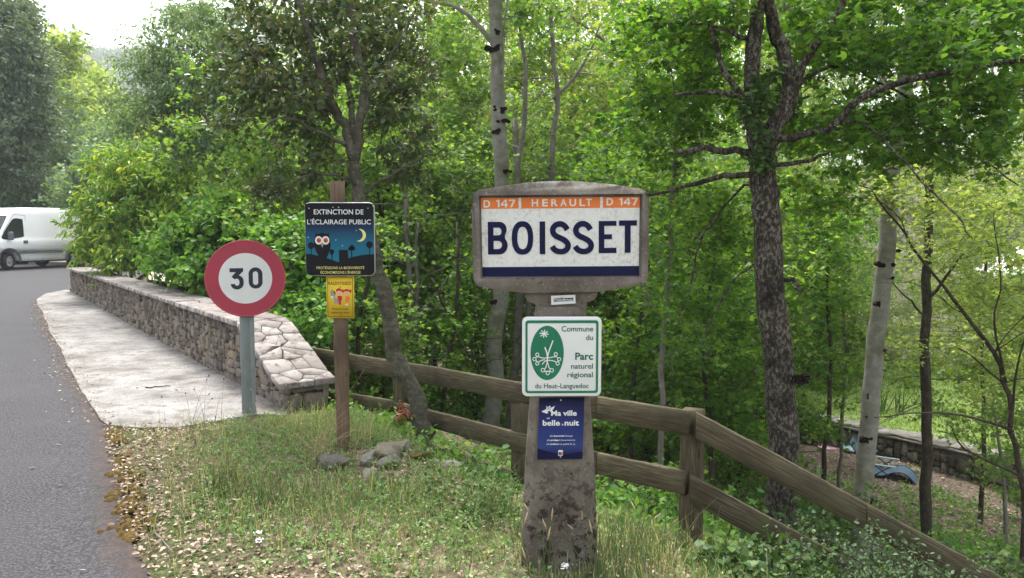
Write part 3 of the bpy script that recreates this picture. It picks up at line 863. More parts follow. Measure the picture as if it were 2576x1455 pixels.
# ------------------------------------------------------------------ concrete village sign
def build_village_sign():
    k = 0.0004397
    c = pt(1410.3, 595.5, 3.5)
    t = thing('village_sign', 'old concrete road sign on a broad foot with an enamel plate reading BOISSET', 'town sign', (c[0], 3.5, 0))
    b = Board(t, 971, 580 + c[2] / k, k, -0.035)
    rot = rad(-0.45)
    def tilt(me):
        me.transform(Matrix.Translation((0, 0, c[2])) @ Matrix.Rotation(rot, 4, 'Y') @ Matrix.Translation((0, 0, -c[2]))); return me
    head = ([(62, 200), (70, 160), (95, 125), (150, 100)] + curve([(150, 100), (420, 58), (700, 28), (960, 18), (1200, 28), (1500, 58), (1780, 104)], 4) +
            [(1830, 130), (1856, 170), (1862, 215), (1852, 1000), (1840, 1045), (1800, 1073), (1350, 1146)] +
            arc(1240, 1150, 108, 108, 5, 95, 8) + [(1228, 1290), (1225, 1480), (715, 1480), (712, 1290)] + arc(700, 1155, 108, 112, 95, 178, 8) + [(592, 1150), (300, 1112), (118, 1078), (84, 1045), (72, 1000)])
    o1 = panel(t, 'sign_head', head, 0.075, 'concrete', b, y0=0.0 - 0.032)
    win = [(155, 181), (1775, 177), (1768, 985), (163, 988)]
    fr_out = [(62, 200), (70, 160), (95, 125), (150, 100)] + curve([(150, 100), (420, 58), (700, 28), (960, 18), (1200, 28), (1500, 58), (1780, 104)], 4) + [(1830, 130), (1856, 170), (1862, 215), (1852, 1000), (1840, 1045), (1800, 1073), (1350, 1146), (592, 1150), (300, 1112), (118, 1078), (84, 1045), (72, 1000)]
    # raised border round the plate
    mb = MB()
    hole = win[::-1]
    y0, y1 = -0.060, -0.0335
    nO = len(fr_out)
    f = [b.P(x, y, 0) for x, y in fr_out]
    inn = [b.P(x, y, 0) for x, y in ((137, 160), (1793, 156), (1786, 1000), (145, 1002))]
    back = [b.P(x, y, 0) for x, y in win]
    iTL, iTR = fr_out.index((95, 125)), fr_out.index((1830, 130))
    iBR, iBL = fr_out.index((1840, 1045)), fr_out.index((84, 1045))
    V = [(x, y0, z) for x, _, z in f] + [(x, y1, z) for x, _, z in f] + [(x, y0, z) for x, _, z in inn] + [(x, y1, z) for x, _, z in back]
    I, Bk = 2 * nO, 2 * nO + 4
    faces = [list(range(iTL, iTR + 1)) + [I + 1, I], list(range(iTR, iBR + 1)) + [I + 2, I + 1], list(range(iBR, iBL + 1)) + [I + 3, I + 2], list(range(iBL, nO)) + list(range(0, iTL + 1)) + [I, I + 3]]
    faces += [(i, (i + 1) % nO, nO + (i + 1) % nO, nO + i) for i in range(nO)] + [(I + i, I + (i + 1) % 4, Bk + (i + 1) % 4, Bk + i) for i in range(4)]
    mb.add(V, faces)
    me = mb.mesh('frame'); bm = bmesh.new(); bm.from_mesh(me); bmesh.ops.recalc_face_normals(bm, faces=bm.faces); bm.to_mesh(me); bm.free()
    fo = obj('frame', me, MAT['concrete'], t); bevel(fo, 0.009, 3, 40)
    tilt(o1.data); tilt(me); bevel(o1, 0.008, 2, 40)
    # tapering shaft with chamfered corners
    rows = [(770, 64, 0.045), (800, 66, 0.05), (870, 68, 0.055), (1010, 77, 0.062), (1150, 87, 0.070), (1300, 94, 0.076), (1440, 99, 0.08), (1500, 101, 0.082)]
    V, F = [], []
    for y, hw, hd in rows:
        z = pt(1410, y, 3.5)[2]; w = hw / FPX * 3.5; ch = min(0.035, hw * 0.0006)
        for x, yy in ((-w + ch, -hd), (w - ch, -hd), (w, -hd + ch), (w, hd - ch), (w - ch, hd), (-w + ch, hd), (-w, hd - ch), (-w, -hd + ch)): V.append((x, yy, z))
    for i in range(len(rows) - 1):
        for q in range(8): F.append((i * 8 + q, i * 8 + (q + 1) % 8, i * 8 + 8 + (q + 1) % 8, i * 8 + 8 + q))
    mb = MB(); mb.add(V, F + [tuple(range(8)), tuple(range(len(V) - 8, len(V)))])
    me = mb.mesh('shaft'); bm = bmesh.new(); bm.from_mesh(me); bmesh.ops.recalc_face_normals(bm, faces=bm.faces); bm.to_mesh(me); bm.free()
    bevel(obj('shaft', me, MAT['concrete'], t), 0.006, 2, 20)
    # enamel plate and its lettering
    b.poly('enamel_plate', 'enamel', [(157, 181), (1773, 181), (1767, 986), (165, 988)], 1)
    for x0, x1 in ((155, 538), (566, 1370), (1398, 1773)):
        b.rect('orange_band', 'orange', x0, 181, x1, 291, 2)
    b.rect('blue_band', 'navy', 164, 886, 1768, 986, 2)
    L = 3
    b.text('road_lettering', 'cream', 'D', 181, 250, 280, 203, L, 0.03)
    def num147(x0, x1, y0, y1):
        X = lambda u: x0 + (x1 - x0) * u; Yy = lambda v: y0 + (y1 - y0) * v
        q = lambda P: [(X(u), Yy(v)) for u, v in P]
        b.poly('road_lettering', 'cream', q([(0.0, 0.16), (0.12, 0.0), (0.19, 0.0), (0.19, 1.0), (0.105, 1.0), (0.105, 0.22), (0.04, 0.30)]), L)
        b.poly('road_lettering', 'cream', q([(0.47, 0.0), (0.56, 0.0), (0.56, 0.60), (0.62, 0.60), (0.62, 0.76), (0.56, 0.76), (0.56, 1.0), (0.475, 1.0), (0.475, 0.76), (0.25, 0.76), (0.25, 0.62)]), L, (q([(0.475, 0.22), (0.475, 0.60), (0.345, 0.60)]),))
        b.poly('road_lettering', 'cream', q([(0.66, 0.0), (1.0, 0.0), (1.0, 0.14), (0.83, 1.0), (0.735, 1.0), (0.895, 0.17), (0.66, 0.17)]), L)
    num147(306, 505, 200, 278)
    b.text('road_lettering', 'cream', 'D', 1434, 1502, 263 + 4, 192, L, 0.03)
    num147(1560, 1752, 192, 268)
    for ch, x0, x1 in (('H', 672, 738), ('E', 778, 838), ('R', 870, 940), ('A', 962, 1030), ('U', 1056, 1124), ('L', 1158, 1218)):
        b.text('road_lettering', 'cream', ch, x0, x1, 272, 198, L, 0.025)
    b.poly('road_lettering', 'cream', [(1224, 197), (1286, 197), (1286, 210), (1262, 210), (1262, 271), (1247, 271), (1247, 210), (1224, 210)], L)
    P, M, top, bot = 'town_lettering', 'navy', 424, 757
    # B
    def D(x0, x1, y0, y1, r): return [(x0, y0)] + arc(x1 - r, y0 + r, r, r, -90, 0, 8) + arc(x1 - r, y1 - r, r, r, 0, 90, 8) + [(x0, y1)]
    outB = [(222, top)] + arc(340, top + 80, 76, 80, -90, 40, 9) + arc(344, bot - 92, 80, 92, -48, 90, 10) + [(222, bot)]
    b.poly(P, M, outB, L, (D(280, 362, 484, 562, 36), D(280, 366, 618, 702, 40)))
    ov = lambda cx, cy, rx, ry: [(cx + rx * np.sign(math.cos(a)) * abs(math.cos(a)) ** 0.86, cy + ry * np.sign(math.sin(a)) * abs(math.sin(a)) ** 0.86) for a in np.linspace(0, 2 * math.pi, 44, endpoint=False)]
    b.poly(P, M, ov(576, 591, 110, 171), L, (ov(577, 591, 54, 114),))
    b.rect(P, M, 751, top, 808, bot, L)
    for dx in (0, 236):
        sp = curve([(1034, 512), (1012, 478), (985, 458), (955, 451), (918, 462), (892, 490), (886, 522), (896, 552), (925, 578), (968, 598), (1010, 622), (1036, 652), (1041, 680), (1030, 708), (1004, 728), (965, 735), (925, 727), (896, 707), (878, 680)], 5)
        b.stroke(P, M, [(x + dx, y - 1) for x, y in sp], 58, L)
    b.poly(P, M, [(1355, top), (1536, top), (1536, 474), (1412, 474), (1412, 560), (1490, 560), (1490, 610), (1412, 610), (1412, 698), (1536, 698), (1536, 752), (1355, 752)], L)
    b.poly(P, M, [(1562, top - 4), (1744, top - 4), (1744, 474), (1681, 474), (1681, 750), (1621, 750), (1621, 474), (1562, 474)], L)
    # maker's sticker
    b.y0 = -0.0450
    b.poly('sticker', 'offwhite', [(869, 1186), (1118, 1174), (1121, 1264), (872, 1280)], 0)
    st = [(985 + 60 * math.cos(a), 1226 + 29 * math.sin(a)) for a in np.linspace(0, 2 * math.pi, 24, endpoint=False)]
    b.poly('sticker_print', 'black', st, 0.5)
    b.poly('sticker_print', 'offwhite', [(868 + 40, 1203), (1080, 1198), (1080, 1254), (908, 1258)], 0.8)
    b.poly('sticker_print', 'black', [(895, 1213), (1097, 1206), (1099, 1238), (897, 1246)], 1.2)
    b.text('sticker_print', 'offwhite', 'PoteauMichelin', 901, 1093, 1236, 1215, 1.8, 0.02)
    for (pn, m, _), o in b.done().items():
        if not pn.startswith('sticker'): tilt(o.data)
build_village_sign()

def build_park_sign():
    k = 0.30384 * 3.405 / FPX
    c = pt(1413.3, 898, 3.405)
    t = thing('park_sign', 'square white and green sign reading Parc naturel régional on the concrete post', 'sign', (c[0], 3.405, c[2]), rad(1.0))
    b = Board(t, 371, 545, k, 0.0)
    panel(t, 'panel', rrect(40, 210, 703, 882, 46), 0.022, 'white', b, bev=0.006)
    b.rect('border', 'green', 66, 238, 676, 853, 1, 24, rrect(84, 262, 657, 833, 12)[::-1])
    b.poly('emblem', 'green', [(248 + 139 * math.cos(a), 512 + 229 * math.sin(a)) for a in np.linspace(0, 2 * math.pi, 48, endpoint=False)], 1)
    T = lambda s, x0, x1, ba, to, bd=0.0: b.text('lettering', 'dgreen', s, x0, x1, ba, to, 1, bd)
    T('Commune', 368, 632, 332, 286, 0.013); T('du', 572, 632, 404, 362, 0.013); T('Parc', 483, 632, 571, 510, 0.025)
    T('naturel', 449, 632, 646, 602, 0.013); T('régional', 418, 632, 718, 674, 0.013); T('du Haut–Languedoc', 148, 597, 811, 770, 0.013)
    W = lambda pts, w=8, cl=False: b.stroke('emblem_lines', 'white', pts, w, 2, cl)
    for a in range(0, 180, 45):
        ca, sa = math.cos(rad(a + 8)), math.sin(rad(a + 8))
        W([(222 - 38 * ca, 350 - 34 * sa), (222 + 38 * ca, 350 + 34 * sa)], 9)
    W(curve([(228, 462), (242, 500), (250, 545), (248, 600)], 5), 11); W(curve([(296, 406), (276, 460), (256, 520), (250, 560)], 5), 11)
    W(curve([(168, 540), (205, 552), (250, 553), (300, 545), (318, 540)], 5)); W(curve([(168, 590), (205, 572), (230, 568)], 5)); W(curve([(206, 608), (225, 585), (250, 573), (300, 578), (330, 592)], 5))
    for cx, cy, r in ((165, 525, 13), (142, 562, 13), (166, 600, 13), (320, 522, 13), (348, 565, 13), (336, 600, 13), (212, 656, 14), (253, 680, 14), (287, 658, 14)):
        W([(cx + r * math.cos(a), cy + r * 1.1 * math.sin(a)) for a in np.linspace(0, 2 * math.pi, 16, endpoint=False)], 7, True)
    W(curve([(246, 596), (238, 630), (224, 650)], 5)); W(curve([(254, 596), (262, 630), (276, 650)], 5)); W(curve([(222, 668), (240, 664), (252, 668), (266, 664), (278, 670)], 4), 7)
    W([(175, 538), (150, 552)], 7); W([(155, 572), (172, 590)], 7); W([(310, 533), (338, 555)], 7); W([(345, 577), (332, 588)], 7)
    b.done()
build_park_sign()

def build_notice():
    k = 0.30384 * 3.42 / FPX
    c = pt(1410.6, 1078.7, 3.42)
    t = thing('night_notice', 'small dark blue notice reading Ma ville belle nuit screwed to the concrete post', 'notice', (c[0], 3.42, c[2]), rad(1.0))
    b = Board(t, 362, 1140, k)
    panel(t, 'panel', [(181, 880), (560, 876), (546, 1401), (166, 1405)], 0.004, 'notice', b)
    b.poly('hills', 'navy', [(167, 1308), (200, 1322), (250, 1335), (330, 1352), (400, 1362), (470, 1350), (548, 1338), (546, 1400), (167, 1404)], 0.6)
    T = lambda s, x0, x1, ba, to, bd=0.0: b.text('lettering', 'white', s, x0, x1, ba, to, 1.2, bd)
    T('Ma ville', 280, 496, 1030, 984, 0.028); T('belle', 210, 355, 1114, 1066, 0.028); T('nuit', 394, 515, 1114, 1066, 0.028)
    T('est', 244, 270, 1056, 1041, 0.02); T('la', 371, 385, 1111, 1096, 0.02)
    for y, a, bb, cc in ((1208, ('elle', 270, 297), ('économise', 302, 390), ("l'énergie", 395, 462)), (1244, ('elle', 246, 272), ('protège', 278, 343), ('la faune nocturne', 349, 483)), (1278, ('elle', 242, 269), ('améliore', 274, 345), ('ma qualité de vie', 351, 484))):
        T(a[0], a[1], a[2], y, y - 14); T(bb[0], bb[1], bb[2], y, y - 14, 0.03); T(cc[0], cc[1], cc[2], y, y - 14)
    b.poly('owl_mark', 'white', [(200, 990), (222, 982), (240, 970), (238, 945), (246, 954), (264, 950), (272, 941), (277, 960), (295, 955), (312, 944), (300, 972), (282, 990), (262, 1004), (240, 1010), (222, 1003), (208, 999)], 1)
    for x in (247, 268):
        b.stroke('owl_mark', 'navy', [(x + 9 * math.cos(a), 966 + 9 * math.sin(a)) for a in np.linspace(0, 6.28, 14, endpoint=False)], 3, 1.6, True)
    b.poly('owl_mark', 'black', [(248, 996), (258, 988), (270, 988), (278, 996), (268, 1004), (254, 1002)], 1.6)
    b.rect('badge', 'white', 342, 1324, 380, 1372, 1.2, 4); b.rect('badge', 'notice', 346, 1340, 376, 1366, 1.6); b.ell('badge', 'orangep', 372, 1350, 10, 10, 2)
    for y in (896, 1382): b.ell('screw_heads', 'alu', 361, y, 7, 7, 1.5, 10)
    b.done()
build_notice()

# ------------------------------------------------------------------ wooden post and its two signs
def build_wood_post():
    p = pt(862, 1145, 5.3)
    t = thing('wooden_post', 'square brown timber post carrying the owl sign and the yellow sign', 'post', (p[0], 5.3, 0))
    ztop = pt(862, 457, 5.3)[2]
    me = beam((0, 0, ztop), (0.01, 0, -0.15), 0.08, 0.092, out=(0, -1, 0), seed=31)
    cosv = np.array([v.co[:] for v in me.vertices]); c = (cosv.max(0) + cosv.min(0)) / 2
    me.transform(Matrix.Translation((-float(c[0]), -float(c[1]), 0)))
    obj('post', me, MAT['postwood'], t)
    yb = 5.3 - 0.046
    # owl sign
    k = 0.2213 * (yb - 0.03) / FPX
    c = pt(855.7, 602, yb - 0.03)
    t = thing('owl_sign', 'black and blue owl sign reading EXTINCTION DE L’ÉCLAIRAGE PUBLIC on the timber post', 'sign', (c[0], yb - 0.03, c[2]), rad(2.0))
    b = Board(t, 443, 495, k)
    panel(t, 'panel', rrect(50, 80, 834, 914, 62), 0.022, 'alu', b, bev=0.004)
    b.rect('picture', 'black', 54, 88, 826, 906, 0.6, 56)
    b.rect('night_sky', 'night', 58, 120, 822, 770, 1.0)
    b.rect('panel_top', 'black', 56, 100, 824, 150, 1.3)
    b.poly('hills', 'black', [(56, 660), (110, 665), (190, 682), (280, 706), (360, 734), (427, 756), (428, 618), (528, 618), (532, 712), (600, 693), (680, 676), (760, 668), (826, 668), (826, 800), (56, 800)], 1.6)
    for cx, cy, r, xb in ((115, 568, 37, 660), (773, 558, 38, 670)):
        b.ell('hills', 'black', cx, cy, r, r + 2, 1.6); b.rect('hills', 'black', cx - 5, cy, cx + 5, 690, 1.5)
    for els, xs in ((((340, 632, 18, 24), (358, 636, 16, 22), (346, 655, 18, 20)), 348), (((572, 590, 26, 30), (554, 605, 22, 22), (590, 600, 20, 24)), 571)):
        for e in els: b.ell('hills', 'black', *e, 1.6)
        b.rect('hills', 'black', xs - 6, 620, xs + 6, 735, 1.5)
    owl = curve([(155, 428), (190, 436), (240, 424), (290, 436), (324, 428), (318, 455), (332, 520), (334, 580), (318, 640), (285, 706), (240, 725), (195, 680), (165, 620), (150, 560), (152, 500), (168, 455), (155, 428)], 5)[:-1]
    b.poly('owl', 'black', owl, 2.0)
    for cx in (203, 280):
        b.ell('owl_eyes', 'white', cx, 509, 42, 47, 2.6); b.ell('owl_eyes', 'orangep', cx + 2, 509, 27, 30, 3.2); b.ell('owl_eyes', 'dark_red', cx + 2, 509, 19, 21, 3.8); b.ell('owl_eyes', 'black', cx + 3, 509, 8, 9, 4.4); b.ell('owl_eyes', 'white', cx + 6, 504, 4, 4, 5)
    b.poly('owl_beak', 'greyp', [(222, 548), (240, 542), (259, 548), (242, 594)], 3.2)
    mo = arc(664, 451, 71, 72, -92, 118, 22) + arc(628, 447, 72, 68, 68, -66, 18)
    b.poly('moon', 'pale_yellow', mo, 1.6)
    for x, y in ((86, 475), (395, 505), (468, 570), (626, 398), (762, 147), (369, 136)): b.ell('stars', 'white', x, y, 5, 5, 1.6, 8)
    b.text('title_lettering', 'offwhite', 'EXTINCTION DE', 153, 711, 216, 160, 2, 0.012); b.text('title_lettering', 'offwhite', "L'ÉCLAIRAGE PUBLIC", 77, 793, 328, 274, 2, 0.012)
    b.text('slogan_lettering', 'pale_yellow', 'PROTÉGEONS LA BIODIVERSITÉ', 173, 711, 835, 806, 2, 0.004); b.text('slogan_lettering', 'pale_yellow', "ÉCONOMISONS L'ÉNERGIE", 217, 668, 888, 858, 2, 0.004)
    for x, y in ((100, 147), (432, 136), (820, 120)): b.ell('screw_heads', 'alu', x, y, 7, 7, 1.7, 10)
    b.done()
    # yellow sign
    y2 = yb - 0.012
    k = 0.2213 * y2 / FPX
    c = pt((1200 + 443 / 2.853) * 0.63137, (780 + 1157 / 2.853) * 0.63137, y2)
    t = thing('slow_down_sign', 'small yellow sign reading RALENTISSEZ with two children and a donkey', 'sign', (c[0], y2, c[2]), rad(1.0))
    b = Board(t, 443, 1157, k)
    panel(t, 'panel', [(290, 918), (603, 922), (600, 1400), (288, 1394)], 0.008, 'yellow', b)
    b.rect('border', 'brown_print', 300, 930, 588, 1383, 0.6, 8, rrect(305, 936, 583, 1377, 6)[::-1])
    T = lambda s, x0, x1, ba, to, bd=0.0: b.text('lettering', 'brown_print', s, x0, x1, ba, to, 1, bd)
    T('RALENTISSEZ!', 312, 572, 1014, 978, 0.012); T('Pensez à nous', 351, 534, 1300, 1276, 0.01); T('roulez tout doux', 337, 548, 1341, 1316, 0.01)
    for y in (1038, 1360): b.ell('screw_heads', 'darkwood', 446, y, 7, 7, 1, 8)
    # a grey donkey, a boy in red and a girl in orange
    b.poly('donkey', 'greyp', curve([(318, 1072), (334, 1096), (345, 1072), (352, 1062), (358, 1088), (380, 1100), (386, 1130), (380, 1158), (400, 1166), (420, 1190), (422, 1228), (404, 1230), (396, 1208), (386, 1228), (374, 1232), (376, 1200), (366, 1165), (350, 1160), (336, 1140), (334, 1108)], 3), 1.0)
    b.ell('donkey', 'white', 352, 1152, 14, 12, 1.6); b.poly('donkey', 'black', [(350, 1070), (388, 1096), (390, 1130), (372, 1096)], 1.4)
    for cx, hair in ((432, [(396, 1092), (404, 1062), (430, 1050), (458, 1060), (468, 1090), (450, 1086), (430, 1078), (408, 1092)]), (518, [(486, 1096), (490, 1070), (516, 1060), (546, 1070), (552, 1098), (530, 1086), (505, 1088)])):
        b.ell('children', 'skin', cx, 1108, 30, 32, 1.0); b.poly('children', 'redp', hair, 1.6)
        for e in (-9, 9): b.ell('children', 'black', cx + e, 1106, 3.4, 4.2, 1.6, 8)
        b.stroke('children', 'redp', arc(cx, 1116, 9, 7, 20, 160, 6), 3, 1.6)
    for x in (476, 562): b.ell('children', 'redp', x, 1085, 12, 20, 1.4, 10)
    b.poly('children', 'redp', curve([(412, 1144), (440, 1138), (464, 1150), (462, 1190), (452, 1200), (452, 1238), (430, 1240), (424, 1200), (416, 1180)], 3), 1.2)
    b.poly('children', 'orangep', curve([(504, 1148), (540, 1144), (548, 1180), (540, 1215), (504, 1216), (500, 1180)], 3), 1.2)
    b.poly('children', 'dark_red', [(540, 1150), (552, 1162), (550, 1192), (542, 1194)], 1.1)
    b.stroke('children', 'skin', [(462, 1172), (482, 1178), (505, 1168)], 8, 1.0)
    for x in (512, 530): b.stroke('children', 'skin', [(x, 1214), (x - 2, 1238)], 8, 1.0); b.ell('children', 'white', x - 5, 1242, 12, 6, 1.5, 10)
    b.done()
build_wood_post()

# ------------------------------------------------------------------ speed limit sign
def build_speed_sign():
    Y = 6.6; p = gp(627, 1037, 0.02); Y = float(p[1])
    c = pt(624, 701, Y - 0.06)
    az = math.atan2(-c[0], c[1])
    t = thing('speed_sign', 'round red and white 30 speed limit sign on a grey steel post', 'road sign', (p[0], p[1], 0.02), az)
    k = 0.63137 / 3.638 * Y / FPX * 0.975
    cx, cy = 743, 692
    ds = 578 * k * 0.985
    zc = c[2] - 0.02
    b = Board(t, cx, cy + zc / k, k, -0.055)
    mb = MB()                                           # dished plate with a rolled rim
    prof = [(0.0, -0.052), (ds * 0.955, -0.052), (ds * 0.975, -0.060), (ds, -0.056), (ds, -0.03), (ds * 0.97, -0.028), (0.0, -0.045)]
    n = 72; V, F = [], []
    for r, y in prof:
        for i in range(n):
            a = 2 * math.pi * i / n; V.append((r * math.cos(a), y, zc + r * math.sin(a)))
    for q in range(len(prof) - 1):
        for i in range(n): F.append((q * n + i, q * n + (i + 1) % n, q * n + n + (i + 1) % n, q * n + n + i))
    mb.add(V, F)
    me = mb.mesh('disc', True); bm = bmesh.new(); bm.from_mesh(me); bmesh.ops.remove_doubles(bm, verts=bm.verts, dist=1e-6); bmesh.ops.recalc_face_normals(bm, faces=bm.faces); bm.to_mesh(me); bm.free()
    obj('disc', me, MAT['rim'], t)
    b.y0 = -0.0525
    cir = lambda r, n=64: [(cx + r * math.cos(a), cy + r * math.sin(a)) for a in np.linspace(0, 2 * math.pi, n, endpoint=False)]
    b.poly('red_ring', 'red', cir(ds / k * 0.957), 0.6, (cir(374),))
    b.poly('white_face', 'white', cir(375), 0.4)
    three = [(515, 545), (705, 545), (705, 592), (642, 652)] + curve([(642, 652), (676, 668), (700, 702), (708, 745), (704, 790), (688, 825), (655, 850), (615, 860), (572, 849), (540, 820), (523, 779)], 4) + [(583, 776)] + curve([(583, 776), (595, 796), (618, 803), (638, 793), (647, 768), (646, 732), (632, 708), (606, 700), (584, 710)], 4) + [(540, 672), (600, 603), (515, 603)]
    b.poly('digits', 'digit', [(x + 6, y - 6) for x, y in three], 1.2)
    st = lambda x0, x1, y0, y1, r: arc((x0 + x1) / 2, y0 + r, (x1 - x0) / 2, r, -180, 0, 14) + arc((x0 + x1) / 2, y1 - r, (x1 - x0) / 2, r, 0, 180, 14)
    b.poly('digits', 'digit', [(x + 6, y - 6) for x, y in st(778, 974, 537, 853, 98)], 1.2, ([(x + 6, y - 6) for x, y in st(838, 911, 596, 797, 37)][::-1],))
    b.done()
    w, d, h = 0.0575, 0.025, zc + ds * 0.8
    mb = MB()
    sec = [(-w, -d), (0.012, -d), (0.017, -d + 0.006), (0.027, -d + 0.006), (0.032, -d), (w, -d), (w, d), (-w, d)]
    n = len(sec)
    mb.add([(x, y, -0.3) for x, y in sec] + [(x, y, h) for x, y in sec], [tuple(range(n))[::-1], tuple(range(n, 2 * n))] + [(i, (i + 1) % n, n + (i + 1) % n, n + i) for i in range(n)])
    me = mb.mesh('post'); bevel(obj('post', me, MAT['steel'], t), 0.004, 2, 60)
    mb = MB()
    for z in (zc - 0.16, zc + 0.16): mb.box((-0.1, -0.044, z - 0.02), (0.1, -0.027, z + 0.02))
    obj('bracket', mb.mesh('bracket'), MAT['steel'], t)
build_speed_sign()
# ------------------------------------------------------------------ white van
def build_van():
    X0, Y0 = -19.5, 33.0                                  # rear axle
    fx, fy = -0.29, -0.957
    rz = math.atan2(fy, fx)
    t = thing('delivery_van', 'white panel van parked across the road bend beyond the wall', 'van', (X0, Y0, 0.016), rz)
    def sy(z): return 0.985 - 0.075 * max(z - 1.0, 0) / 1.45
    def prof(xs):
        P = [(-0.96, 0.52), (-0.97, 1.2), (-0.95, 1.95), (-0.90, 2.2), (-0.80, 2.36), (-0.55, 2.43), (1.0, 2.45), (2.3, 2.43), (2.62, 2.36), (2.85, 2.18), (3.35, 1.45), (3.5, 1.28), (3.78, 1.12), (3.9, 0.9), (3.93, 0.45), (3.86, 0.32), (3.55, 0.30)]
        P += [(3.08 + 0.42 * math.cos(a), 0.35 + 0.42 * math.sin(a)) for a in np.linspace(0, math.pi, 12)]
        P += [(2.62, 0.33), (0.46, 0.33)]
        P += [(0.0 + 0.42 * math.cos(a), 0.35 + 0.42 * math.sin(a)) for a in np.linspace(0, math.pi, 12)]
        P += [(-0.46, 0.42)]
        return P
    P = prof(None); n = len(P)
    m = MB()
    tr = tessellate_polygon([[Vector((x, z, 0)) for x, z in P]])
    rings = [(-1, 0.0, 0.06), (-1, 0.06, 0.0), (1, 0.06, 0.0), (1, 0.0, 0.06)]
    V = []
    cxx, czz = 1.4, 1.35
    for s, inn, sh in ((-1, 0.0, 0.035), (-1, 0.05, 0.0), (1, 0.05, 0.0), (1, 0.0, 0.035)):
        for x, z in P:
            edge = sh if z > 0.9 else 0.0
            V.append((x + (cxx - x) * edge * 0.55, s * (sy(z) - inn), z + (czz - z) * edge))
    F = [tuple(a) for a in tr] + [tuple(3 * n + i for i in a[::-1]) for a in tr]
    for r in range(3):
        F += [(r * n + i, r * n + (i + 1) % n, (r + 1) * n + (i + 1) % n, (r + 1) * n + i) for i in range(n)]
    m.add(V, F)
    me = m.mesh('body'); bm = bmesh.new(); bm.from_mesh(me); bmesh.ops.recalc_face_normals(bm, faces=bm.faces); bm.to_mesh(me); bm.free()
    obj('body', me, MAT['vanpaint'], t)
    def side(name, pts, mat, off=0.004, s=1, th=0.0, parent=t):
        mb = MB(); k = len(pts)
        tri = tessellate_polygon([[Vector((x, z, 0)) for x, z in pts]])
        mb.add([(x, s * (sy(z) + off + th), z) for x, z in pts], [tuple(q) for q in tri])
        if th: mb.add([(x, s * (sy(z) + off + th), z) for x, z in pts] + [(x, s * (sy(z) - 0.02), z) for x, z in pts], [(i, (i + 1) % k, k + (i + 1) % k, k + i) for i in range(k)])
        return obj(name, mb.mesh(name), MAT[mat], parent)
    win = curve([(2.42, 1.98), (2.75, 2.0), (2.95, 1.85), (3.32, 1.36), (3.34, 1.22), (3.15, 1.18), (2.85, 1.22), (2.44, 1.28), (2.40, 1.4), (2.40, 1.9), (2.42, 1.98)], 4)[:-1]
    for s in (1, -1):
        side('side_window', win, 'glass', 0.004, s)
        side('side_moulding', [(-0.42, 0.62), (2.66, 0.62), (2.66, 0.74), (-0.42, 0.74)], 'vanplastic', 0.0, s, 0.02)
        side('rear_corner_bumper', [(-0.97, 0.42), (-0.45, 0.42), (-0.42, 0.78), (-0.985, 0.78)], 'vanplastic', 0.0, s, 0.03)
        for cxw in (0.0, 3.08):
            mb = MB(); a = np.linspace(-0.12, math.pi + 0.12, 18)
            O = [(cxw + 0.50 * math.cos(q), 0.35 + 0.50 * math.sin(q)) for q in a]; I = [(cxw + 0.415 * math.cos(q), 0.35 + 0.415 * math.sin(q)) for q in a]
            k = len(a)
            mb.add([(x, s * (sy(z) + 0.024), z) for x, z in O + I] + [(x, s * (sy(z) - 0.02), z) for x, z in O + I],
                   [(i, i + 1, k + i + 1, k + i) for i in range(k - 1)] + [(i, i + 1, 2 * k + i + 1, 2 * k + i) for i in range(k - 1)] + [(k + i, k + i + 1, 3 * k + i + 1, 3 * k + i) for i in range(k - 1)])
            obj('wheel_arch', mb.mesh('wheel_arch'), MAT['vanplastic'], t)
        side('door_handle', [(2.26, 1.02), (2.44, 1.02), (2.44, 1.14), (2.26, 1.14)], 'vanplastic', 0.0, s, 0.03)
    def gap(pts, w=0.012):
        P2 = [(x, z) for x, z in pts]; mb = MB()
        for (xa, za), (xb, zb) in zip(P2[:-1], P2[1:]):
            d = np.array((xb - xa, zb - za)); d /= np.linalg.norm(d); nx, nz = -d[1] * w / 2, d[0] * w / 2
            q = [(xa + nx, za + nz), (xb + nx, zb + nz), (xb - nx, zb - nz), (xa - nx, za - nz)]
            mb.add([(x, sy(z) + 0.003, z) for x, z in q], [(0, 1, 2, 3)])
        return mb
    mb = gap([(2.28, 0.40), (2.28, 2.12), (2.78, 2.16), (3.28, 1.45)])
    obj('panel_gap', mb.mesh('panel_gap'), MAT['seam'], t)
    # windscreen
    mb = MB(); q = [(2.90, 2.11), (3.33, 1.49)]
    for ya in (-0.78,): mb.add([(q[0][0] + 0.015, -0.76, q[0][1]), (q[0][0] + 0.015, 0.76, q[0][1]), (q[1][0] + 0.015, 0.86, q[1][1]), (q[1][0] + 0.015, -0.86, q[1][1])], [(0, 1, 2, 3)])
    obj('windscreen', mb.mesh('windscreen'), MAT['glass'], t)
    # mirrors
    for s in (1, -1):
        mb = MB(); mb.prism(rrect(-0.10, -0.16, 0.10, 0.16, 0.06), 0.0, 0.2, lambda u, v, w: (3.02 + w * 0.6, s * (1.10 + u), 1.32 - v))
        o = obj('mirror', mb.mesh('mirror'), MAT['vanplastic'], t); bevel(o, 0.02)
    # bumpers, rear lamps, number plate strip
    mb = MB(); mb.box((3.80, -0.95, 0.28), (4.0, 0.95, 0.72)); bevel(obj('front_bumper', mb.mesh('front_bumper'), MAT['vanplastic'], t), 0.05, 3)
    mb = MB(); mb.box((-1.06, -0.97, 0.42), (-0.955, 0.97, 0.70)); bevel(obj('rear_bumper', mb.mesh('rear_bumper'), MAT['vanplastic'], t), 0.03, 3)
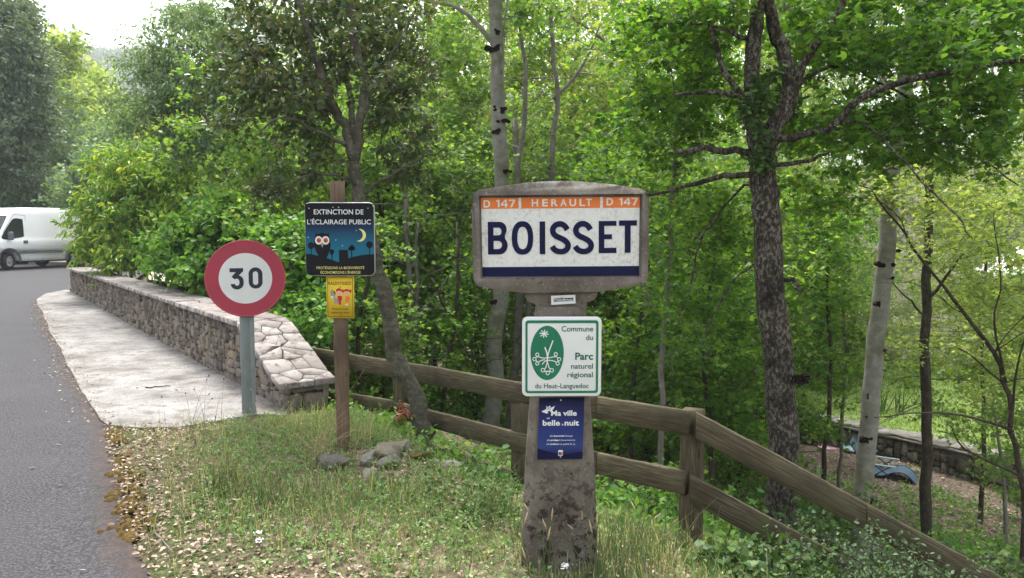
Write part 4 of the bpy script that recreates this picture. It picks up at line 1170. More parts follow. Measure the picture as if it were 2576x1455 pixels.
    for s in (1, -1):
        mb = MB(); mb.box((-0.99, s * 0.86, 0.95), (-0.955, s * 0.965, 1.5)); obj('rear_lamp', mb.mesh('rear_lamp'), MAT['redlamp'], t)
        mb = MB(); mb.box((3.80, s * 0.6, 0.85), (3.915, s * 0.93, 1.08)); bevel(obj('headlight', mb.mesh('headlight'), MAT['alu'], t), 0.03, 3)
    # exhaust, floor
    mb = MB(); mb.box((-0.4, -0.7, 0.28), (3.4, 0.7, 0.45)); mb.box((1.5, -0.75, 0.16), (2.1, 0.1, 0.3)); obj('underbody', mb.mesh('underbody'), MAT['tyre'], t)
    # wheels
    def wheel(x, y, s, steer):
        w = thing('wheel', None, None, (x, y, 0.335), steer); w.parent = t
        mb = MB(); n = 32
        prof = [(0.205, 0.09), (0.235, 0.105), (0.31, 0.10), (0.332, 0.075), (0.335, 0.0), (0.332, -0.075), (0.31, -0.10), (0.2, -0.10)]
        V, F = [], []
        for r, yy in prof:
            for i in range(n): a = 2 * math.pi * i / n; V.append((r * math.cos(a), s * yy, r * math.sin(a)))
        for q in range(len(prof) - 1):
            for i in range(n): F.append((q * n + i, q * n + (i + 1) % n, q * n + n + (i + 1) % n, q * n + n + i))
        mb.add(V, F); me = mb.mesh('tyre'); bm = bmesh.new(); bm.from_mesh(me); bmesh.ops.recalc_face_normals(bm, faces=bm.faces); bm.to_mesh(me); bm.free()
        obj('tyre', me, MAT['tyre'], w)
        mb = MB()
        prof = [(0.0, 0.075), (0.05, 0.085), (0.065, 0.07), (0.10, 0.062), (0.17, 0.082), (0.208, 0.09), (0.208, 0.0)]
        V, F = [], []
        for r, yy in prof:
            for i in range(n):
                a = 2 * math.pi * i / n; dd = -0.03 if (0.08 < r < 0.18 and i % 4 in (0,)) else 0
                V.append((r * math.cos(a), s * (yy + dd), r * math.sin(a)))
        for q in range(len(prof) - 1):
            for i in range(n): F.append((q * n + i, q * n + (i + 1) % n, q * n + n + (i + 1) % n, q * n + n + i))
        mb.add(V, F); obj('hubcap', mb.mesh('hubcap'), MAT['hub'], w)
    for s in (1, -1):
        wheel(0.0, s * 0.87, s, 0.0); wheel(3.08, s * 0.87, s, rad(18))
build_van()
# ------------------------------------------------------------------ trees
OVAL = (np.array([(0, 0, 0), (0.32, -0.27, 0.07), (0.72, -0.24, 0.05), (1, 0, -0.06), (0.72, 0.24, 0.05), (0.32, 0.27, 0.07)], float), [np.array([(0, 1, 2, 3), (0, 3, 4, 5)])])
ROUND = (np.array([(0, 0, 0), (0.22, -0.40, 0.08), (0.7, -0.38, 0.06), (1, 0, -0.07), (0.7, 0.38, 0.06), (0.22, 0.40, 0.08)], float), [np.array([(0, 1, 2, 3), (0, 3, 4, 5)])])
LANCE = (np.array([(0, 0, 0), (0.3, -0.16, 0.05), (0.68, -0.14, -0.03), (1, 0, -0.22), (0.68, 0.14, -0.03), (0.3, 0.16, 0.05)], float), [np.array([(0, 1, 2, 3), (0, 3, 4, 5)])])
MAPLE = (np.array([(0, 0, 0), (0.04, -0.28, 0.02), (0.48, -0.58, -0.04), (0.5, -0.17, 0.05), (1, 0, -0.06), (0.5, 0.17, 0.05), (0.48, 0.58, -0.04), (0.04, 0.28, 0.02)], float),
         [np.array([(0, 1, 2, 3), (0, 3, 4, 5), (0, 5, 6, 7)])])

def unit(v): return v / (np.linalg.norm(v, axis=-1, keepdims=True) + 1e-9)

def leaf_geo(tpl, P, axis, up, size):
    T, Fs = tpl
    a = unit(axis); b = unit(np.cross(up, a)); n = np.cross(a, b)
    V = P[:, None, :] + size[:, None, None] * (T[None, :, 0:1] * a[:, None, :] + T[None, :, 1:2] * b[:, None, :] + T[None, :, 2:3] * n[:, None, :])
    k = len(T); off = (np.arange(len(P)) * k)[:, None, None]
    return V.reshape(-1, 3), [(F[None] + off).reshape(-1, F.shape[1]) for F in Fs]

def foliage(C, rng, twigs=5, per=9, L=0.3, size=0.06, flat=0.6, droop=0.3, tilt=0.55, tpl=OVAL, spread=0.03, tw_r=0.0022):
    """leaf sprays round cluster centres C; returns leaf verts/faces and twig verts/faces"""
    n = len(C) * twigs
    S = np.repeat(C, twigs, 0)
    D = rng.normal(0, 1, (n, 3)); D[:, 2] = D[:, 2] * (1 - flat) + 0.12; D = unit(D)
    Ln = L * rng.uniform(0.6, 1.25, n)
    t = rng.uniform(0.12, 1.05, (n, per))
    P = S[:, None, :] + D[:, None, :] * (Ln[:, None] * t)[:, :, None]
    P[:, :, 2] -= droop * 0.35 * Ln[:, None] * t ** 2
    P = P.reshape(-1, 3) + rng.normal(0, spread, (n * per, 3))
    A = np.repeat(D, per, 0) * 0.5 + rng.normal(0, 0.55, (n * per, 3)); A[:, 2] -= droop
    U = np.array((0, 0, 1.0)) + rng.normal(0, tilt, (n * per, 3))
    sz = size * rng.uniform(0.6, 1.25, n * per)
    V, F = leaf_geo(tpl, P, A, U, sz)
    # twigs: two-piece triangular rods
    Wv = []
    mid = S + D * (Ln * 0.55)[:, None]; mid[:, 2] -= droop * 0.35 * Ln * 0.3
    end = S + D * Ln[:, None]; end[:, 2] -= droop * 0.35 * Ln
    e1 = unit(np.cross(D, np.array((0.31, 0.2, 0.93)))); e2 = np.cross(D, e1)
    ring = lambda c, r: [c + r * e1, c + r * (-0.5 * e1 + 0.866 * e2), c + r * (-0.5 * e1 - 0.866 * e2)]
    W = np.stack(ring(S, tw_r) + ring(mid, tw_r * 0.8) + ring(end, tw_r * 0.35), 1).reshape(-1, 3)
    q = np.array([(0, 1, 4, 3), (1, 2, 5, 4), (2, 0, 3, 5), (3, 4, 7, 6), (4, 5, 8, 7), (5, 3, 6, 8)])
    WF = (q[None] + (np.arange(n) * 9)[:, None, None]).reshape(-1, 4)
    return V, F, W, WF

def bend(p, q, rng, k=0.14, n=5, up=0.1):
    p, q = np.array(p), np.array(q); d = q - p; L = np.linalg.norm(d)
    m1 = p + d * 0.35 + rng.normal(0, k * L * 0.5, 3) + np.array((0, 0, up * L)); m2 = p + d * 0.7 + rng.normal(0, k * L * 0.5, 3) + np.array((0, 0, up * L * 0.6))
    t = np.linspace(0, 1, n)[:, None]
    return (1 - t) ** 3 * p + 3 * (1 - t) ** 2 * t * m1 + 3 * (1 - t) * t ** 2 * m2 + t ** 3 * q

def wob(P, rng, amp, sub=3):
    """resample a limb with a little wander"""
    P = [np.array(p) for p in curve(P, sub)]
    P = np.array(P); n = len(P)
    w = rng.normal(0, amp, (n, 3)); w[0] = 0
    return P + w

class Wood:
    def __init__(s): s.m = MB(); s.nodes = []; s.rad = []
    def limb(s, P, r0, r1, k=8, rough=0.0, rng=None, power=1.0):
        P = np.asarray(P, float); n = len(P)
        r = r0 + (r1 - r0) * np.linspace(0, 1, n) ** power
        V, F = tube_np(P, r, k)
        if rough and rng is not None:
            c = np.repeat(P, k, 0); V = c + (V - c) * (1 + rng.normal(0, rough, (len(V), 1)))
        s.m.addn(V, F)
        b = s.m.n - len(V)
        s.m.f.setdefault(k, []).append([b + i for i in range(k)][::-1]); s.m.f.setdefault(k, []).append([s.m.n - k + i for i in range(k)])
        s.nodes += [p for p in P]; s.rad += list(r)
    def reach(s, C, rng, rmax=0.012, skip=0.0, k=0.14):
        """grow side branches from the nearest wood to every cluster centre"""
        N = np.array(s.nodes); Rr = np.array(s.rad)
        d0 = np.array([np.min(np.linalg.norm(N - c, axis=1)) for c in C])
        for i in np.argsort(d0):
            c = C[i]
            d = np.linalg.norm(N - c, axis=1) + np.maximum(N[:, 2] - c[2], 0) * 0.5
            j = int(np.argmin(d)); L = np.linalg.norm(N[j] - c)
            if L < 0.03: continue
            P = bend(N[j], c, rng, k)
            r0 = min(Rr[j] * 0.7, rmax, 0.003 + 0.010 * L)
            r = np.linspace(r0, 0.0022, len(P))
            V, F = tube_np(P, r, 4); s.m.addn(V, F)
            N = np.vstack([N, P[1:]]); Rr = np.concatenate([Rr, r[1:]])

def blob(cx, cy, rx, ry, Y, rY, n, rng, shell=0.75):
    u = unit(rng.normal(0, 1, (n, 3))) * rng.random((n, 1)) ** (1 / (3 * shell))
    return np.array([pt(cx + rx * a, cy + ry * b, max(2.5, Y + rY * c)) for a, b, c in u])

def finish_tree(t, base, W, C, rng, bark, leafm, trunk_name='trunk', crown_name='crown', knots=None, **fo):
    base = np.array(base)
    if C is not None and len(C):
        V, F, TW, TF = foliage(C, rng, **fo)
        W.m.addn(TW, TF)
    me = W.m.mesh(trunk_name, True); shift(me, base)
    o = obj(trunk_name, me, MAT[bark], t)
    if C is not None and len(C):
        obj(crown_name, shift(np_mesh(crown_name, V, F), base), MAT[leafm], t)
    if knots:
        for c, w in knots:
            m = MB(); c = np.array(c) - base
            n = 10
            for _ in range(7):
                q = c + rng.normal(0, w * 0.24, 3) * np.array((1.1, 0.1, 0.45))
                ring = [q + np.array((w * 0.2 * math.cos(a) * rng.uniform(0.6, 1.4), -w * 0.05, w * 0.15 * math.sin(a) * rng.uniform(0.7, 1.3))) for a in np.linspace(0, 2 * math.pi, n, endpoint=False)]
                ring2 = [q + np.array((w * 0.26 * math.cos(a), w * 0.3, w * 0.2 * math.sin(a))) for a in np.linspace(0, 2 * math.pi, n, endpoint=False)]
                m.add(ring + ring2, [tuple(range(n))] + [(i, (i + 1) % n, n + (i + 1) % n, n + i) for i in range(n)])
            obj('bark_scar', m.mesh('bark_scar'), MAT['knot'], t)
    return o

def pxpath(pts, Y0, Y1=None):
    Y1 = Y0 if Y1 is None else Y1
    n = len(pts)
    return [pt(p[0], p[1], p[2] if len(p) > 2 else Y0 + (Y1 - Y0) * i / max(1, n - 1)) for i, p in enumerate(pts)]

def px_tree(name, label, trunk, Y, r0, r1, blobs, bark, leafm, seed, group=None, limbs=(), cat='tree', knots=None, k=10, rough=0.05, rmax=0.012, reachk=0.14, wander=0.012, bare=0, **fo):
    """a tree whose trunk and crown are laid out from sight lines at a chosen distance"""
    rng = np.random.default_rng(seed)
    W = Wood()
    P = wob(pxpath(trunk, Y), rng, wander)
    gz = float(hgt(P[0][0], P[0][1]))
    if P[0][2] > gz - 0.05: P = np.vstack([[P[0] + (P[0] - P[1]) * 0.02 + np.array((0, 0, gz - 0.1 - P[0][2]))], P])
    base = np.array((P[0][0], P[0][1], gz))
    W.limb(P, r0, r1, k, rough, rng)
    W.limb(np.array([P[0] + (0, 0, -0.1), P[0] + (0, 0, 0.12), P[0] + (P[1] - P[0]) * 0.4 + (0, 0, 0.1)]), r0 * 1.5, r0 * 0.98, k, rough, rng)
    for pts, lr0, lr1 in limbs:
        W.limb(wob(pxpath(pts, Y), rng, wander * 0.8, 4), lr0, lr1, 7, 0.06, rng)
    for _ in range(bare):
        j = rng.integers(2, len(P)); L = rng.uniform(0.5, 1.3) * Y / 9; a = rng.uniform(-0.35, 0.9); sgn = rng.choice([-1, 1])
        q = P[j] + np.array((sgn * L * math.cos(a), rng.normal(-0.25, 0.25) * L, L * math.sin(a)))
        B = bend(P[j], q, rng, 0.22, 7, 0.12); W.limb(B, 0.007, 0.002, 5)
        for _k in range(3):
            i2 = rng.integers(2, 6); e2 = B[i2] + (q - P[j]) * rng.uniform(0.2, 0.45) + rng.normal(0, 0.16 * L, 3)
            W.limb(bend(B[i2], e2, rng, 0.2, 5, 0.1), 0.004, 0.0014, 4)
    C = [blob(*b, rng) for b in blobs]
    C = np.vstack(C) if C else None
    if C is not None:
        C = C[C[:, 2] > hgt(C[:, 0], C[:, 1]) + 0.12]
        W.reach(C, rng, rmax, k=reachk)
    t = thing(name, label, cat, base, 0, group)
    kn = None
    if knots:
        kn = []
        for px, py, w in knots:
            q = pt(px, py, Y); rr_ = r0 + (r1 - r0) * 0.5
            kn.append((q + np.array((0, -rr_ * 0.86, 0)), w * Y / FPX))
    finish_tree(t, base, W, C, rng, bark, leafm, knots=kn, **fo)
    return t

# --- evergreen oak between the signs, in front of the fence
px_tree('evergreen_oak', 'leaning evergreen oak with dull olive leaves in front of the fence behind the owl sign',
        [(1068, 1145), (1063, 1085), (1050, 1020), (1020, 950), (999, 895), (985, 830), (964, 715), (942, 640), (914, 540), (898, 470), (890, 405)], 6.2, 0.078, 0.05,
        [(640, 120, 130, 170, 6.55, 0.9, 44), (600, 260, 90, 90, 6.45, 0.6, 15), (800, 60, 160, 160, 6.75, 1.1, 59), (980, 110, 150, 170, 6.75, 1.1, 55), (760, 270, 130, 110, 6.55, 0.9, 39), (1000, 300, 120, 110, 6.65, 0.9, 29),
         (690, 470, 60, 55, 6.45, 0.5, 12), (800, 420, 60, 50, 6.35, 0.4, 8), (1010, 420, 90, 50, 6.65, 0.5, 8), (780, -140, 260, 120, 6.85, 1.4, 59)],
        'bark_oak', 'lf_oak', 3,
        limbs=[([(890, 405), (868, 320), (845, 285), (805, 170), (765, 60), (730, -60)], 0.042, 0.022), ([(893, 410), (908, 300), (914, 200), (890, 100), (882, 0), (878, -120)], 0.04, 0.02),
               ([(845, 285), (760, 250), (680, 180), (610, 120)], 0.02, 0.008), ([(908, 300), (960, 190), (1010, 90), (1050, 20)], 0.02, 0.008), ([(880, 370), (800, 330, 6.0), (720, 300, 5.8), (650, 330, 5.7)], 0.017, 0.006),
               ([(905, 500), (985, 440), (1060, 400), (1120, 370)], 0.014, 0.005), ([(900, 470), (860, 440, 6), (790, 440, 5.9), (700, 470, 5.9)], 0.013, 0.005), ([(893, 405), (880, 250, 6.7), (860, 120, 7.0), (850, -40, 7.2)], 0.03, 0.014)],
        group=None, twigs=5, per=9, L=0.19, size=0.056, flat=0.35, droop=0.35, tilt=0.8, tpl=OVAL, spread=0.02)

# --- big maple on the right
px_tree('maple_tree', 'large dark lichened maple with a forked trunk and spreading branches behind the fence',
        [(1965, 1350), (1967, 1250), (1972, 1150), (1970, 1050), (1962, 930), (1948, 780), (1935, 650), (1928, 520), (1920, 430), (1913, 375)], 6.0, 0.125, 0.1,
        [(1650, 120, 160, 160, 7.00, 1.0, 60), (1790, 30, 140, 110, 6.50, 1.0, 45), (1640, 330, 150, 110, 7.10, 0.8, 34), (1800, 250, 120, 130, 7.10, 1.0, 40), (2080, 90, 170, 140, 6.90, 1.2, 60), (2300, 80, 190, 150, 6.50, 1.2, 70),
         (2500, 130, 160, 170, 6.30, 1.1, 60), (2150, 330, 190, 120, 6.70, 1.0, 55), (2400, 340, 200, 130, 6.30, 1.0, 60), (1800, 560, 120, 120, 7.30, 0.6, 26), (1760, 760, 110, 130, 7.40, 0.5, 20), (2080, 500, 120, 90, 7.00, 0.7, 20), (1930, 250, 60, 120, 6.50, 0.3, 14),
         (2000, -130, 420, 120, 6.70, 1.8, 90), (2550, 10, 130, 110, 7.0, 1.2, 40)],
        'bark_maple', 'lf_maple', 7, k=16, rough=0.03,
        limbs=[([(1910, 385), (1896, 300), (1889, 225), (1897, 120), (1904, 0), (1908, -120)], 0.072, 0.05), ([(1925, 385), (1950, 320), (1986, 258), (1992, 215), (1967, 120), (1937, 30), (1912, -80)], 0.075, 0.045),
               ([(1992, 222), (2040, 140), (2092, 60), (2132, -30), (2160, -120)], 0.036, 0.02), ([(1938, 352, 5.95), (2010, 346, 5.9), (2100, 310, 5.8), (2172, 246, 5.75), (2290, 202, 5.7), (2420, 176, 5.65), (2580, 152, 5.6), (2720, 120, 5.6)], 0.033, 0.017),
               ([(1895, 385), (1800, 380), (1706, 379)], 0.03, 0.022), ([(1880, 250), (1800, 230), (1700, 237)], 0.026, 0.013), ([(1902, 440), (1800, 448, 5.9), (1700, 478, 5.9), (1625, 492, 5.9)], 0.025, 0.01),
               ([(1876, 260), (1815, 160), (1785, 60), (1750, -60)], 0.026, 0.012), ([(1940, 415), (2040, 402), (2075, 385)], 0.02, 0.01), ([(2000, 220), (2060, 178, 6.3), (2130, 170, 6.5), (2300, 260, 6.6), (2440, 380, 6.8), (2560, 470, 6.8)], 0.018, 0.006),
               ([(2105, 308, 5.8), (2180, 318, 5.7), (2260, 390, 5.5), (2380, 520, 5.3), (2450, 600, 5.2)], 0.013, 0.004), ([(1905, 450), (1840, 500, 6.4), (1760, 610, 6.6), (1730, 740, 6.7), (1700, 830, 6.7)], 0.013, 0.005),
               ([(1940, 650, 6.1), (1860, 690, 6.5), (1790, 800, 6.6), (1770, 880, 6.6)], 0.01, 0.004), ([(1990, 230), (1975, 280, 5.85), (1960, 350, 5.8)], 0.02, 0.012), ([(1898, 120), (1820, 70), (1740, 60)], 0.02, 0.008),
               ([(1950, 700), (1995, 705, 5.95), (2012, 735, 5.9)], 0.022, 0.015)],
        knots=[(1996, 950, 42)], twigs=5, per=8, L=0.26, size=0.062, flat=0.72, droop=0.22, tilt=0.45, tpl=MAPLE, spread=0.03)

# --- pale trunk in the middle
px_tree('pale_tree', 'tall pale smooth-barked tree with black bark scars rising behind the concrete sign',
        [(1205, 1180), (1232, 1080), (1246, 960), (1240, 865), (1258, 760), (1268, 600), (1262, 450), (1255, 300), (1250, 150), (1246, 0), (1240, -150), (1235, -300)], 10.0, 0.125, 0.072,
        [(1180, -150, 300, 120, 10, 2, 50), (1330, 20, 90, 60, 10.5, 1.0, 14)], 'bark_pale', 'lf_wood', 13, k=16, rough=0.008, wander=0.006,
        limbs=[([(1252, 125), (1200, 60), (1150, 20), (1090, 5)], 0.035, 0.02), ([(1262, 185, 9.9), (1262, 100, 9.85), (1275, 20, 9.8), (1280, -80, 9.8)], 0.017, 0.012)],
        knots=[(1255, 277, 24), (1267, 306, 22), (1249, 333, 26), (1271, 432, 20), (1250, 127, 36), (1254, 88, 20), (1252, 758, 30), (1247, 820, 20), (1238, 868, 16), (1242, 1010, 20)],
        twigs=5, per=9, L=0.4, size=0.07, flat=0.5, droop=0.2, tilt=0.6, tpl=ROUND)

# --- pale trunk on the right
px_tree('pale_tree', 'pale greenish tree trunk with black bark scars standing right of the large maple',
        [(2166, 1300), (2180, 1150), (2192, 1000), (2205, 850), (2222, 700), (2235, 560), (2242, 450), (2254, 370), (2272, 250), (2290, 120), (2300, 0), (2306, -120), (2310, -260)], 8.5, 0.105, 0.068,
        [(2300, -160, 300, 120, 8.5, 1.6, 50)], 'bark_pale', 'lf_wood', 14, k=16, rough=0.008, wander=0.006,
        knots=[(2217, 665, 34), (2206, 765, 32), (2239, 633, 22), (2212, 880, 14), (2187, 996, 24), (2186, 1046, 26), (2171, 1103, 28), (2176, 1256, 28), (2236, 700, 14), (2204, 930, 14)],
        twigs=5, per=9, L=0.4, size=0.07, flat=0.5, droop=0.2, tilt=0.6, tpl=ROUND)

px_tree('dark_stem_tree', 'thin dark mottled tree right of the pale trunk beside the garden wall',
        [(2330, 1350), (2332, 1150), (2327, 950), (2331, 700), (2336, 500), (2342, 300), (2350, 60)], 10.0, 0.07, 0.045,
        [(2400, 620, 150, 130, 10.2, 1.0, 46), (2360, 420, 190, 120, 10.5, 1.2, 50), (2340, 60, 220, 180, 11, 1.6, 60), (2480, 780, 120, 120, 10.0, 0.8, 34), (2300, 860, 90, 80, 10.4, 0.8, 16), (2500, 960, 100, 70, 10, 0.7, 14)], 'bark_dark', 'lf_woodlight', 15, bare=10,
        limbs=[([(2330, 760), (2380, 700, 9.8), (2420, 640, 9.7)], 0.025, 0.012), ([(2330, 800), (2290, 760, 9.8), (2230, 700, 9.6)], 0.018, 0.006)],
        twigs=4, per=8, L=0.32, size=0.06, flat=0.65, droop=0.2, tilt=0.5, tpl=MAPLE)

px_tree('leaning_sapling', 'bare grey leaning sapling crossing the right edge of the view below the leaves',
        [(2580, 1290), (2570, 1200), (2548, 1080), (2530, 960), (2470, 850), (2400, 760), (2320, 650), (2250, 560), (2190, 480)], 8.2, 0.035, 0.008,
        [(2480, 900, 110, 90, 8.2, 0.6, 12), (2420, 560, 160, 90, 8.2, 0.6, 30), (2540, 640, 80, 120, 8.0, 0.5, 24), (2300, 480, 120, 80, 8.2, 0.6, 18)], 'bark_dark', 'lf_woodlight', 16, bare=8,
        limbs=[([(2548, 1085), (2450, 1050, 8.1), (2330, 1040, 8.0), (2200, 1050, 7.9)], 0.018, 0.005), ([(2535, 980), (2450, 900, 8.3), (2380, 860, 8.4)], 0.014, 0.005), ([(2570, 1200), (2430, 1130, 8), (2380, 1060, 8)], 0.015, 0.005),
               ([(2545, 1060), (2560, 900, 8.1), (2600, 800, 8.0)], 0.016, 0.006), ([(2530, 960), (2500, 820, 8.0), (2520, 700, 7.9), (2500, 560, 7.9)], 0.014, 0.005)],
        twigs=4, per=6, L=0.26, size=0.055, flat=0.7, droop=0.2, tilt=0.5, tpl=MAPLE)

px_tree('slim_tree', 'slim straight grey-green stem standing between the concrete sign and the large maple',
        [(1663, 1200), (1667, 1000), (1672, 800), (1684, 620), (1695, 450), (1704, 250), (1710, 60)], 8.0, 0.032, 0.022,
        [(1720, 480, 120, 130, 8.3, 0.8, 26), (1640, 700, 100, 130, 8.2, 0.8, 22), (1730, 900, 110, 130, 8.4, 0.8, 26), (1560, 420, 130, 120, 8.6, 1.0, 24), (1700, 160, 160, 150, 8.6, 1.2, 36)], 'bark_silver', 'lf_maple', 17,
        limbs=[([(1672, 800), (1640, 770), (1600, 690), (1560, 640)], 0.012, 0.005), ([(1668, 900), (1740, 870), (1800, 880)], 0.01, 0.004)],
        twigs=5, per=8, L=0.3, size=0.055, flat=0.7, droop=0.2, tilt=0.5, tpl=MAPLE)

# --- understory behind the fence: each a small tree of its own
US = 'small leafy trees on the slope behind the fence'
spec = dict(twigs=5, per=9, L=0.34, size=0.06, flat=0.6, droop=0.2, tilt=0.55, tpl=MAPLE, group=US, bare=9)
def understory(label, trunk, Y, r, blobs, leafm, seed, bark='bark_silver', **kw):
    px_tree('young_tree', label, trunk, Y, r, r * 0.5, blobs, bark, leafm, seed, **{**spec, **kw})
understory('young leafy tree with twin pale stems seen between the owl sign and the concrete sign', [(1035, 1010), (1038, 900), (1034, 760), (1026, 620), (1020, 480), (1018, 380)], 10.4, 0.05,
           [(1060, 560, 130, 120, 13, 1.2, 44), (1010, 720, 120, 120, 12.6, 1.0, 34), (1140, 640, 90, 120, 13, 1.0, 30), (1040, 420, 150, 100, 13.2, 1.2, 36), (1080, 850, 110, 90, 12.4, 0.8, 26)], 'lf_wood', 31,
           limbs=[([(1040, 900), (1052, 760), (1046, 650), (1050, 560)], 0.035, 0.02), ([(1040, 800), (1140, 680), (1150, 560)], 0.02, 0.01)])
understory('young tree with a thin dark stem close behind the rails below the owl sign', [(905, 1085), (906, 980), (902, 880), (910, 760), (940, 640)], 8.8, 0.032,
           [(960, 800, 90, 90, 9.2, 0.7, 24), (930, 660, 80, 110, 9.2, 0.7, 22), (1010, 900, 90, 70, 9.4, 0.6, 18), (900, 950, 60, 60, 9.0, 0.4, 10)], 'lf_wood', 32, 'bark_dark')
understory('young dark-stemmed tree behind the lower rail left of the pale trunk', [(1106, 1120), (1112, 1020), (1128, 900), (1148, 760), (1150, 600)], 9.6, 0.035,
           [(1150, 820, 90, 110, 10, 0.8, 28), (1120, 960, 90, 70, 9.6, 0.6, 18), (1180, 700, 80, 110, 10.2, 0.8, 26)], 'lf_maple', 33, 'bark_dark',
           limbs=[([(1085, 700), (1130, 800), (1180, 900), (1240, 960)], 0.012, 0.006)])
understory('young tree with a grey trunk just right of the pale scarred trunk', [(1262, 1170), (1285, 1050), (1298, 900), (1306, 760), (1312, 600), (1300, 420), (1296, 300)], 11.2, 0.075,
           [(1340, 420, 90, 60, 11.4, 1.0, 16), (1180, 420, 110, 100, 11.6, 1.0, 28), (1350, 300, 110, 90, 11.8, 1.0, 24), (1200, 560, 60, 90, 11.4, 0.6, 12)], 'lf_wood', 34)
understory('young maple with dense lobed leaves directly right of the concrete sign', [(1590, 1210), (1588, 1050), (1600, 900), (1620, 740), (1640, 600)], 9.2, 0.03,
           [(1590, 900, 110, 120, 9.4, 0.8, 36), (1690, 780, 100, 120, 9.6, 0.8, 34), (1570, 1060, 90, 80, 9.0, 0.6, 20), (1700, 1000, 110, 90, 9.2, 0.8, 28), (1650, 620, 100, 90, 9.6, 0.8, 26)], 'lf_maple', 35, 'bark_dark')
understory('young maple with a mossy stem left of the large maple trunk above the corner post', [(1790, 1180), (1785, 1060), (1770, 900), (1780, 760), (1800, 620)], 8.6, 0.032,
           [(1800, 900, 110, 120, 8.8, 0.7, 36), (1830, 700, 100, 110, 9.0, 0.7, 30), (1790, 1060, 110, 80, 8.6, 0.6, 24), (1870, 1060, 70, 90, 8.8, 0.6, 16)], 'lf_maple', 36, 'bark_dark')
understory('young tree filling the gap between the large maple and the pale right trunk', [(2070, 1230), (2080, 1080), (2090, 900), (2080, 740), (2090, 600)], 10.5, 0.035,
           [(2080, 760, 80, 110, 10.6, 0.8, 22), (2050, 920, 80, 90, 10.4, 0.7, 18), (2110, 580, 110, 90, 10.8, 1.0, 26), (2040, 640, 70, 80, 10.4, 0.7, 16), (2060, 1060, 70, 60, 10, 0.5, 10)], 'lf_maple', 37, 'bark_dark')
understory('young tree with bright leaves high above the concrete sign', [(1430, 640), (1395, 470), (1390, 360), (1402, 240), (1388, 120), (1392, 0)], 11.0, 0.05,
           [(1460, 300, 120, 110, 13.6, 1.2, 30), (1500, 120, 140, 130, 13.6, 1.4, 34), (1420, 420, 120, 60, 13.4, 1.0, 26), (1340, 200, 90, 110, 13.8, 1.0, 26), (1560, 250, 110, 110, 13.2, 1.2, 36)], 'lf_woodlight', 38, size=0.085, L=0.45,
           limbs=[([(1392, 250), (1470, 160), (1510, 60)], 0.03, 0.01)])
understory('young tree with a crooked whitish stem left of the one above the sign', [(1330, 640), (1302, 470), (1318, 330), (1322, 200), (1308, 60), (1300, -60)], 10.8, 0.045,
           [(1180, 200, 80, 110, 13.2, 1.0, 26), (1150, 330, 90, 100, 13, 1.0, 30), (1340, 90, 80, 110, 13.5, 1.0, 22), (1130, 90, 90, 110, 13.6, 1.0, 28)], 'lf_wood', 39, size=0.08, L=0.42)

understory('young leafy tree screening the lawn at the right edge', [(2470, 1230), (2475, 1080), (2468, 900), (2480, 700), (2490, 520)], 11.5, 0.035,
           [(2480, 620, 120, 120, 11.5, 0.9, 40), (2530, 800, 90, 110, 11.2, 0.8, 30), (2400, 760, 80, 90, 11.6, 0.7, 20), (2440, 900, 90, 60, 11.2, 0.6, 12), (2420, 500, 130, 80, 11.8, 0.9, 26), (2540, 960, 60, 60, 11, 0.6, 10)], 'lf_woodlight', 41, 'bark_dark', size=0.055)
understory('thin young tree between the large maple and the pale right trunk before the lawn', [(2110, 1190), (2120, 1050), (2130, 900), (2120, 760), (2135, 600)], 12.0, 0.03,
           [(2140, 720, 70, 110, 12, 0.8, 26), (2080, 860, 80, 80, 12.2, 0.7, 22), (2150, 900, 60, 70, 12, 0.6, 14), (2100, 980, 60, 50, 12, 0.5, 10)], 'lf_wood', 42, 'bark_silver', size=0.06)

px_tree('leafy_bush', 'straggling leafy bush with bare grey twigs in front of the lawn at the right edge', [(2530, 1330), (2525, 1220), (2510, 1100), (2500, 1000)], 10.5, 0.03, 0.012,
        [(2520, 1170, 80, 80, 10.6, 0.6, 20), (2440, 1060, 90, 60, 10.6, 0.6, 16), (2540, 1050, 60, 70, 10.4, 0.5, 14), (2360, 1010, 80, 50, 10.8, 0.5, 10), (2290, 940, 70, 50, 10.8, 0.5, 8)], 'bark_silver', 'lf_wood', 43, cat='bush', bare=14,
        twigs=5, per=7, L=0.3, size=0.052, flat=0.6, droop=0.2, tilt=0.55, tpl=MAPLE)

# --- shrubs behind the stone wall
SH = 'leafy shrubs behind the stone wall'
def shrub(name, label, trunk, Y, blobs, leafm, seed, cat='shrub', **kw):
    sp = dict(twigs=5, per=9, L=0.3, size=0.08, flat=0.45, droop=0.35, tilt=0.6, tpl=ROUND, group=SH)
    px_tree(name, label, trunk, Y, 0.04, 0.018, blobs, 'bark_oak', leafm, seed, cat=cat, **{**sp, **kw})
shrub('cherry_shrub', 'yellow-green shrub with long drooping leaves over the far part of the stone wall', [(330, 720), (325, 640), (320, 540), (330, 450)], 17.4,
      [(270, 520, 90, 80, 17, 1.0, 60), (350, 460, 110, 80, 17.2, 1.0, 66), (250, 600, 80, 60, 16.8, 0.8, 44), (380, 560, 110, 80, 16.6, 1.0, 60), (310, 410, 70, 50, 17.4, 0.8, 30), (450, 470, 90, 90, 16.6, 1.0, 40), (340, 640, 110, 45, 15.9, 0.5, 34), (470, 400, 90, 60, 17, 0.8, 30)], 'lf_cherry', 51, L=0.42, size=0.15, tpl=LANCE, droop=0.5)
